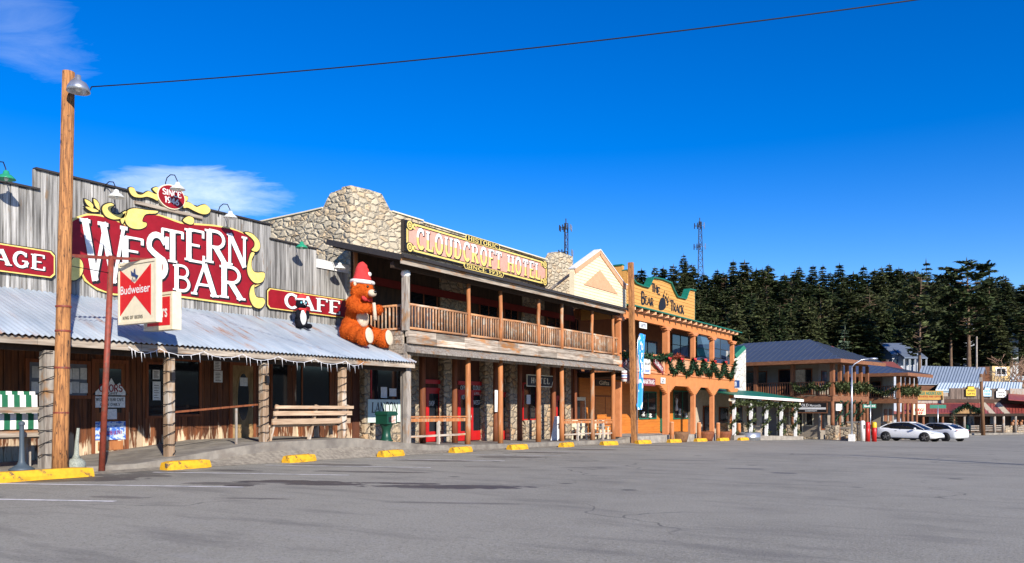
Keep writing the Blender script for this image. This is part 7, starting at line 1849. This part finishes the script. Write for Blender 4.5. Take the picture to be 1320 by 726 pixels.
h1 = gablehouse('white two-storey house with slate-blue roof and porch on the slope behind the bare tree', 1150, 1180, 138, 455, 440, m_hroof, m_whl, base=2, wins=3, gw=4)
a = at(1166, 135.5, 462); b = at(1196, 136.5, 462); 
o = thing('porch_wing', 'white colonnaded porch wing in front of the slate-blue roofed house', 'house', a); g = MB(); u = (b-a); u.z = 0; u.normalize(); nb_ = Vector((-math.sin(YAW), math.cos(YAW), 0))
g.hexa([(a.x, a.y, a.z), (b.x, b.y, a.z), ((b+nb_*4).x, (b+nb_*4).y, a.z+1.8), ((a+nb_*4).x, (a+nb_*4).y, a.z+1.8), (a.x, a.y, a.z+.15), (b.x, b.y, a.z+.15), ((b+nb_*4).x, (b+nb_*4).y, a.z+1.95), ((a+nb_*4).x, (a+nb_*4).y, a.z+1.95)]); g.build('roof', m_hroof, o)
for k in range(5): c = a+(b-a)*(k+.1)/4.2+nb_*.3; MB().box(c.x-.12, c.x+.12, c.y-.12, c.y+.12, a.z-4.5, a.z).build('column', m_whl, o)
g = MB(); c = a+nb_*2.2; e = b+nb_*2.2; g.hexa([(c.x, c.y, 1), (e.x, e.y, 1), ((e+nb_*3).x, (e+nb_*3).y, 1), ((c+nb_*3).x, (c+nb_*3).y, 1), (c.x, c.y, a.z+.5), (e.x, e.y, a.z+.5), ((e+nb_*3).x, (e+nb_*3).y, a.z+.5), ((c+nb_*3).x, (c+nb_*3).y, a.z+.5)]); g.build('wall', m_whl, o)
gablehouse('grey-roofed white house half hidden by pines near the right edge', 1282, 1312, 150, 450, 440, m_hroof, m_whl, base=2, wins=3, gw=4)
gablehouse('tall white house glimpsed between trunks high on the slope', 1238, 1256, 165, 420, 408, m_hroof, m_whl, base=4, wins=2, gw=4)
p = at(1306, 148, 431); o = thing('white_chimney_house', 'narrow bright white gable of a house at the right edge among bare trees', 'house', p)
MB().box(p.x-.8, p.x+.8, p.y-1, p.y+1, 2, p.z-1).build('wall', m_white, o); MB().prism([(-.95, p.z-1), (.95, p.z-1), (0, p.z+.3)], -1.1, 1.1, plane_M((p.x, p.y, 0), (1, 0, 0), (0, 0, 1))).build('roof', m_hroof, o)

# ================================================================ TOWERS
def tower(px, d, pyt, pyb, label, w0, w1, name='antenna_mast'):
    p = at(px, d); zt_ = EYE+(HZ-pyt)*d/F0; zb_ = hill(d)-1; o = thing(name, label, 'antenna tower', (p.x, p.y, zb_))
    g = MB(); H_ = zt_-zb_; n = int(H_/2.2)
    c = [(math.cos(R(a)), math.sin(R(a))) for a in (20, 140, 260)]
    lv = []
    for i in range(n+1):
        f = i/n; w = w0+(w1-w0)*f; lv.append([Vector((p.x+a*w, p.y+b*w, zb_+H_*f)) for a, b in c])
    for k in range(3): g.beam(lv[0][k], lv[-1][k], .17, .17)
    for i in range(n):
        for k in range(3): g.beam(lv[i][k], lv[i+1][(k+1) % 3], .09, .09); g.beam(lv[i+1][k], lv[i+1][(k+1) % 3], .09, .09)
    g.build('lattice', m_dark, o)
    for zz, r in ((zt_-1.2, 1.3), (zt_-7.5, 1.6)):
        for k in range(3):
            a = R(20+120*k); q = Vector((p.x+r*math.cos(a), p.y+r*math.sin(a), zz)); t_ = Vector((-math.sin(a), math.cos(a), 0))
            g = MB(); g.beam((p.x, p.y, zz), q, .1, .1); g.beam(q-t_*1.1, q+t_*1.1, .1, .1)
            for s in (-1, 0, 1): g.box(q.x+t_.x*s-.11, q.x+t_.x*s+.11, q.y+t_.y*s-.11, q.y+t_.y*s+.11, zz-.7, zz+.7)
            g.build('antenna_panel', m_steel if k == 0 else m_dark, o)
    MB().tube([(p.x, p.y, zt_-1), (p.x, p.y, zt_+1.2)], .12, 6).build('spike', m_dark, o)
tower(729.5, 205, 288, 330, 'dark antenna mast with panels rising behind the right stone pier of the parapet', .6, .5)
tower(902, 245, 286, 360, 'slender lattice antenna tower rising from the wooded hilltop', 1.5, .5, 'lattice_tower')

# ================================================================ TREES
def leafmat(name, c1, c2, c3):
    m, t = newmat(name)
    v = t.coord((.35, .35, .35)); f = t.noise(v, 1., 3.); col = t.mix(t.ramp(f, .35, .65), c1, c2)
    oi = t.n('ShaderNodeObjectInfo'); col = t.mix(t.math('MULTIPLY', oi.outputs['Random'], .75), col, c3)
    col = t.tint(col); p = t.out(col, .75, None, 0, 0, 0., .25)
    return m
m_pine = leafmat('pine_needles', (.046, .066, .022), (.022, .040, .013), (.085, .092, .034))
m_spruce = leafmat('blue_spruce_needles', (.12, .17, .10), (.09, .13, .08), (.12, .16, .10))
m_bark = mk('pine_bark', (.20, .13, .085), (.10, .06, .04), (2, 2, 1), rough=.9)
m_twig = mk('bare_twigs', (.36, .29, .23), (.24, .19, .15), (3, 3, 3), rough=.9)
m_twigr = mk('reddish_bare_twigs', (.38, .23, .15), (.25, .15, .10), (3, 3, 3), rough=.9)
def pine_mesh(kind_, seed, H=1.):
    """unit-less conifer about 20 m tall: crown of drooping boughs each carrying small needle tufts"""
    rnd = random.Random(seed); g = MB(); t_ = MB(); Ht = 20.
    lean = (rnd.uniform(-.5, .5), rnd.uniform(-.5, .5))
    def ax(z): f = z/Ht; return Vector((lean[0]*f*f, lean[1]*f*f, z))
    t_.tube([ax(Ht*k/6) for k in range(7)], [.32*(1-.93*k/6) for k in range(7)], 8)
    if kind_ == 'fir': z0, rmax, lay, per, up = 1.5, 3.9, 36, 9, -.22
    elif kind_ == 'spire': z0, rmax, lay, per, up = 2., 2.3, 24, 6, .05
    elif kind_ == 'ponderosa': z0, rmax, lay, per, up = 7.5, 4.2, 22, 6, .25
    else: z0, rmax, lay, per, up = 4., 4.0, 32, 8, .0
    for i in range(lay):
        f = (i+rnd.random()*.6)/lay; z = z0+(Ht-.3-z0)*f
        if kind_ in ('fir', 'spire'): r = rmax*(1-f)**.72+.15
        elif kind_ == 'ponderosa': r = rmax*math.sqrt(max(0, 1-(2*f-.95)**2*.95))*.95+.3
        else: r = rmax*((1-f)**.6)*(.55+.45*min(1, f*4))+.2
        for k in range(per):
            if rnd.random() < (.22 if kind_ == 'ponderosa' else .08): continue
            a = rnd.random()*2*math.pi; L = r*rnd.uniform(.55, 1.15); b = ax(z); u = Vector((math.cos(a), math.sin(a), 0)); e = b+u*L+Vector((0, 0, L*(up+rnd.uniform(-.15, .15))))
            if L > 1.2: t_.tube([b, b.lerp(e, .5)+Vector((0, 0, -.05)), e], [.05, .035, .01], 4, caps=False)
            nt_ = max(3, int(L*(4.2 if kind_ != 'spire' else 3.2)))
            sidev = Vector((-u.y, u.x, 0)); shade = rnd.uniform(.6, 1.35)
            for j in range(nt_):
                s = (j+.6)/nt_
                if kind_ == 'ponderosa' and s < .4: continue
                c = b.lerp(e, s)+Vector((rnd.gauss(0, .1), rnd.gauss(0, .1), rnd.gauss(0, .08)))
                wdt = .62*(1-s*.5)*(L/2.2)**.4+.2
                for q in range(4 if kind_ != 'ponderosa' else 6):
                    sd = rnd.choice((-1, 1)); d = (sidev*sd*rnd.uniform(.3, 1)+u*rnd.uniform(.2, .9)+Vector((0, 0, rnd.uniform(-.35, .5 if kind_ == 'ponderosa' else .15)))).normalized()
                    ln = wdt*rnd.uniform(.6, 1.25); w = d.cross(Vector((rnd.uniform(-1, 1), rnd.uniform(-1, 1), rnd.uniform(.3, 1)))).normalized()*ln*.27
                    g.add([c-w, c+w, c+d*ln+w*.25, c+d*ln-w*.25], [(0, 1, 2, 3)], shade*rnd.uniform(.6, 1.4))
    c_ = ax(Ht); g.add([c_+Vector((-.12, 0, -.7)), c_+Vector((.12, 0, -.7)), c_+Vector((0, 0, .4))], [(0, 1, 2)]); g.add([c_+Vector((0, -.12, -.7)), c_+Vector((0, .12, -.7)), c_+Vector((0, 0, .4))], [(0, 1, 2)])
    return g, t_
VAR = {}
def make_tree(kind_, seed, mat, name):
    g, t_ = pine_mesh(kind_, seed)
    o = bpy.data.objects.new(name, None); COL.objects.link(o); o['category'] = 'tree'
    g.build('crown', mat, o, local=True); t_.build('trunk', m_bark, o, local=True)
    return o
protos = [('fir', 1), ('fir', 2), ('pine', 3), ('pine', 4), ('ponderosa', 5), ('pine', 6), ('ponderosa', 8), ('fir', 9)]
pool = {}
def tree_at(kind_, seed, x, y, h, label, group=None, mat=None, name='conifer_tree', z=None, wide=1.):
    key = (kind_, seed, mat.name if mat else '')
    zz = (Hz_(x, y) if z is None else z) - .3
    s = h/20.
    if key not in pool:
        o = make_tree(kind_, seed, mat or m_pine, name); pool[key] = o
        o.location = (x, y, zz); o.rotation_euler = (0, 0, random.random()*6.28); o.scale = (s*wide, s*wide, s); o['label'] = label
        if group: o['group'] = group
        return o
    r = dup(pool[key], (x, y, zz), random.random()*6.28, label, (s*wide, s*wide, s), group)
    if not group and 'group' in r: del r['group']
    r.name = name
    return r
GRP = 'dark conifers of the wooded hill'; LBF = 'dark green conifer standing in the dense wood on the hill'
# skyline trees (sighting, skyline height)
sky = [(790, 346, 'fir'), (798, 352, 'pine'), (822, 352, 'pine'), (832, 346, 'fir'), (845, 344, 'pine'), (857, 343, 'pine'), (868, 341, 'fir'), (884, 328, 'fir'), (893, 340, 'pine'), (908, 352, 'pine'), (924, 347, 'fir'), (935, 350, 'pine'), (947, 336, 'fir'), (960, 336, 'fir'), (972, 346, 'pine'), (984, 345, 'pine'),
       (993, 341, 'pine'), (1010, 352, 'pine'), (1020, 349, 'fir'), (1031, 343, 'fir'), (1044, 342, 'fir'), (1059, 342, 'fir'), (1072, 350, 'pine'), (1087, 339, 'fir'), (1098, 350, 'pine'), (1110, 343, 'fir'), (1125, 347, 'pine'), (1135, 344, 'pine'), (1145, 340, 'pine'), (1158, 345, 'pine'), (1168, 349, 'ponderosa'), (1180, 347, 'pine'), (1212, 352, 'pine'),
       (1222, 358, 'fir'), (1274, 356, 'pine'), (1285, 362, 'pine'), (1294, 368, 'ponderosa'), (1303, 368, 'pine'), (1316, 366, 'pine'), (1330, 368, 'fir'), (1345, 372, 'pine'), (1362, 370, 'pine')]
sid = {'fir': [1, 2, 9], 'pine': [3, 4, 6], 'ponderosa': [5, 8]}
random.seed(5)
for i, (px, py, kd) in enumerate(sky):
    d = random.uniform(205, 235); p = at(px, d); zb_ = Hz_(p.x, p.y); h = EYE+(HZ-py)*d/F0-zb_+.3
    h = max(8, min(h, 30)); 
    zz = EYE+(HZ-py)*d/F0-h
    tree_at(kd, random.choice(sid[kd]), p.x, p.y, h+.3, LBF, GRP, z=min(zz, zb_), wide=random.uniform(1.0, 1.9))
def rows(d, n, a, b, h0, h1, kinds=('pine', 'fir', 'pine', 'ponderosa')):
    for i in range(n):
        px = a+(b-a)*(i+random.uniform(.1, .9))/n; dd = d+random.uniform(-5, 5); p = at(px, dd); kd = random.choice(kinds)
        if HOLES(px, dd): continue
        tree_at(kd, random.choice(sid[kd]), p.x, p.y, random.uniform(h0, h1), LBF, GRP, wide=random.uniform(1.0, 1.9))
def HOLES(px, d):
    return (1126 < px < 1212 and d < 152) or (1268 < px < 1320 and d < 158) or (1228 < px < 1266 and d < 172)
rows(214, 46, 780, 1400, 9, 17, ('pine', 'pine', 'ponderosa', 'fir')); rows(192, 34, 780, 1400, 13, 17); rows(172, 30, 790, 1400, 13, 18); rows(154, 27, 800, 1390, 13, 18); rows(138, 22, 800, 1130, 12, 17, ('pine', 'fir', 'fir')); rows(124, 14, 810, 1110, 10, 14, ('pine', 'fir', 'pine'))
rows(160, 6, 1196, 1270, 15, 19, ('ponderosa', 'pine')); rows(146, 4, 1324, 1390, 12, 15, ('pine', 'ponderosa'))
# singled-out trees
def special(kind_, seed, px, d, pyt, label, mat=None, name='conifer_tree', wide=1., zlo=None):
    p = at(px, d); zb_ = Hz_(p.x, p.y) if zlo is None else zlo; h = EYE+(HZ-pyt)*d/F0-zb_
    return tree_at(kind_, seed, p.x, p.y, h+.3, label, None, mat, name, z=zb_, wide=wide)
special('ponderosa', 21, 1249, 148, 334, 'tallest broad pine on the right with open crown against the sky', name='pine_tree', wide=1.25)
special('ponderosa', 22, 1185, 130, 352, 'pine with long bare pale trunk standing before the slate-roofed house', name='pine_tree', wide=1.)
special('spire', 31, 1198, 160, 334, 'thin sparse spruce with a spiky top between the two tall pines', name='spruce_tree', wide=1.)
special('spire', 33, 1275, 152, 353, 'slim spiky spruce right of the tallest broad pine', name='spruce_tree', wide=1.)
special('spire', 32, 1086, 116, 420, 'small pale blue-green spruce above the orange roof', m_spruce, 'spruce_tree', 1.1, zlo=-1.2)
special('ponderosa', 23, 1226, 150, 352, 'second tall pine just left of the tallest broad pine', name='pine_tree')
special('pine', 41, 1240, 158, 392, 'mid-height pine hiding part of the tall white house on the slope', name='pine_tree', wide=1.3)
special('fir', 42, 1262, 150, 398, 'smaller fir in front of the tall white house on the slope', name='fir_tree', wide=1.2)
special('pine', 43, 1290, 146, 404, 'smaller pine before the grey-roofed white house near the right edge', name='pine_tree', wide=1.3)
# bare trees
def bare(px, d, pyt, mat, label, seed, name='bare_tree', zlo=None, spread=.5, n0=5):
    rnd = random.Random(seed); p = at(px, d); zb_ = (Hz_(p.x, p.y) if zlo is None else zlo)-.2; H_ = EYE+(HZ-pyt)*d/F0-zb_
    o = thing(name, label, 'tree', (p.x, p.y, zb_)); g = MB(); tr = MB()
    def grow(a, dr, L, r, lev):
        e = a+dr*L; m_ = a.lerp(e, .5)+Vector((rnd.gauss(0, .04*L), rnd.gauss(0, .04*L), 0)); (tr if lev == 0 else g).tube([a, m_, e], [r, r*.85, r*.65], 5 if lev < 2 else 3, rnd.uniform(.7, 1.3), caps=False)
        if lev >= 5: return
        for k in range(rnd.choice((2, 3, 3)) if lev else n0):
            dd = (dr+Vector((rnd.gauss(0, spread), rnd.gauss(0, spread), rnd.gauss(.05, spread*.5)))).normalized(); grow(a.lerp(e, rnd.uniform(.55, 1)), dd, L*rnd.uniform(.55, .85), max(.028, r*.6), lev+1)
    grow(Vector((0, 0, 0)), Vector((0, 0, 1)), H_*.27, H_*.018, 0)
    tr.build('trunk', mat, o, local=True); g.build('crown', mat, o, local=True)
bare(1118, 112, 424, m_twig, 'grey bare tree with fine spreading twigs behind the smaller lodge, left one', 3, zlo=-1.5)
bare(1136, 118, 428, m_twig, 'grey bare tree with fine spreading twigs left of the slate-roofed house', 4, zlo=-1)
bare(1100, 108, 440, m_twigr, 'low reddish bare tree beside the small pale spruce', 6, zlo=-1.6)
bare(1305, 128, 424, m_twigr, 'reddish-brown bare tree near the right edge in front of the white gable', 8)
bare(1326, 124, 428, m_twigr, 'reddish-brown bare tree cut by the right edge', 9)
bare(1292, 122, 452, m_twig, 'low bare bush-like tree right of the yellow cube house', 12)
v = K(1229, 5.0); tree_at('spire', 34, v.x, v.y, 3.3, 'little sapling spruce standing at the roadside before the red canopy', None, m_spruce, 'spruce_tree', z=ZG, wide=1.5)
# shrubs mass along foot of the wood
g = MB(); rnd = random.Random(3)
for k in range(5200):
    px = rnd.uniform(1080, 1360); d = rnd.uniform(112, 132); p = at(px, d); z = Hz_(p.x, p.y); c = Vector((p.x, p.y, z+rnd.random()**2*2.4)); d_ = Vector((rnd.gauss(0, 1), rnd.gauss(0, 1), rnd.gauss(.6, 1))).normalized()*rnd.uniform(.25, .6); w = d_.cross(Vector((rnd.random(), rnd.random(), rnd.random()))).normalized()*.09
    g.add([c-w, c+w, c+d_], [(0, 1, 2)], rnd.uniform(.6, 1.4))
kind(g.build('undergrowth', m_twig), 'stuff')
for k in range(9):
    px = [1170, 1186, 1201, 1214, 1232, 1247, 1262, 1281, 1300][k]; p = at(px, 112); z = Hz_(p.x, p.y)
    o = thing('fence_post', 'weathered fence post at the foot of the wooded slope', 'fence post', (p.x, p.y, z-.3), group='fence posts at the foot of the wood'); MB().tube([(p.x, p.y, z-.3), (p.x, p.y, z+2.3)], .13, 7).build('shaft', m_greyd, o)
o = thing('far_light_pole', 'thin pale pole among the pines above the ribbed roof', 'utility pole', at(1259, 125)); p = at(1259, 125); MB().tube([(p.x, p.y, -1), (p.x, p.y, EYE+(HZ-434)*125/F0)], [.16, .11], 8).build('shaft', m_greyd, o)

# ================================================================ SKY, SUN, CAMERA
SUN_EL, SUN_A = R(27), R(31)      # sun stands over the street, slightly behind the viewer's left
world = bpy.data.worlds.new('World'); scene.world = world; world.use_nodes = True
t = NT(world)
sun_dir = Vector((math.cos(SUN_A)*math.cos(SUN_EL), -math.sin(SUN_A)*math.cos(SUN_EL), math.sin(SUN_EL)))
sk_ = t.n('ShaderNodeTexSky', sky_type='NISHITA', sun_disc=False, sun_elevation=SUN_EL, altitude=2600., air_density=1.15, dust_density=.15, ozone_density=2.2)
sk_.sun_rotation = math.atan2(sun_dir.x, sun_dir.y)
hs_ = t.n('ShaderNodeHueSaturation', i_Saturation=SKY_SAT, i_Value=SKY_VAL, i_Hue=SKY_HUE, i_Color=sk_.outputs[0])
tc = t.n('ShaderNodeTexCoord').outputs['Generated']
f_ = Vector((-math.sin(YAW), math.cos(YAW), 0)); r_ = Vector((math.cos(YAW), math.sin(YAW), 0))
def dot(v): return t.n('ShaderNodeVectorMath', operation='DOT_PRODUCT', i_0=tc, i_1=tuple(v)).outputs['Value']
fd = t.math('MAXIMUM', dot(f_), .01); uu = t.math('DIVIDE', dot(r_), fd); vv = t.math('DIVIDE', dot((0, 0, 1)), fd)
comb = t.n('ShaderNodeCombineXYZ', i_0=uu, i_1=vv)
def cloud(cx, cy, rx, ry, ang, sc, thr0, thr1, amt):
    ca, sa = math.cos(R(ang)), math.sin(R(ang)); cx = (cx-660)/F0; cy = (HZ-cy)/F0; rx /= F0; ry /= F0
    dx = t.math('SUBTRACT', uu, cx); dy = t.math('SUBTRACT', vv, cy)
    a = t.math('DIVIDE', t.math('ADD', t.math('MULTIPLY', dx, ca), t.math('MULTIPLY', dy, sa)), rx); b = t.math('DIVIDE', t.math('SUBTRACT', t.math('MULTIPLY', dy, ca), t.math('MULTIPLY', dx, sa)), ry)
    r2 = t.math('ADD', t.math('MULTIPLY', a, a), t.math('MULTIPLY', b, b))
    mp = t.n('ShaderNodeMapping', i_Vector=comb.outputs[0]); mp.inputs['Scale'].default_value = sc; mp.inputs['Rotation'].default_value = (0, 0, R(-ang))
    nz = t.n('ShaderNodeTexNoise', i_Vector=mp.outputs[0], i_Scale=1., i_Detail=9., i_Roughness=.66, i_Distortion=.9).outputs[0]
    e = t.math('ADD', r2, t.math('MULTIPLY', t.math('SUBTRACT', nz, .5), 4.6))
    return t.math('MULTIPLY', t.ramp(e, thr1, thr0), amt)
c_a = cloud(248, 247, 112, 31, -3, (4, 20, 1), -.8, 1.35, .72)
c_b = cloud(22, 34, 95, 50, -28, (5, 19, 1), -1.8, 1.2, .22)
c_c = cloud(190, 232, 90, 12, 6, (5, 22, 1), .2, 1.1, .35)
cl = t.math('MINIMUM', t.math('MAXIMUM', t.math('MAXIMUM', c_a, c_b), c_c), 1.)
col = t.mix(cl, hs_.outputs[0], (CLOUD*.93, CLOUD*1.04, CLOUD*1.04))
t.n('ShaderNodeOutputWorld', i_Surface=t.n('ShaderNodeBackground', i_Color=col, i_Strength=SKY_STR).outputs[0])
sl = bpy.data.lights.new('sun', 'SUN'); sl.energy = SUN_STR; sl.angle = R(.53); sl.color = (1., .93, .82)
so_ = bpy.data.objects.new('sun', sl); COL.objects.link(so_); so_.rotation_euler = sun_dir.to_track_quat('Z', 'Y').to_euler(); so_.location = (20, -10, 40)
cam = bpy.data.cameras.new('camera'); co = bpy.data.objects.new('camera', cam); COL.objects.link(co); scene.camera = co
co.location = (0, 0, EYE); co.rotation_euler = (R(90), 0, YAW); cam.sensor_width = 36; cam.lens = 36*F0/1320; cam.shift_y = (HZ-363)/1320; cam.clip_end = 6000; cam.clip_start = .1
vs_ = scene.view_settings; vs_.view_transform = 'Standard'; vs_.look = 'None'; vs_.exposure = EXPO; vs_.gamma = 1
scene.cycles.max_bounces = 6; scene.cycles.use_denoising = True; scene.cycles.transparent_max_bounces = 4
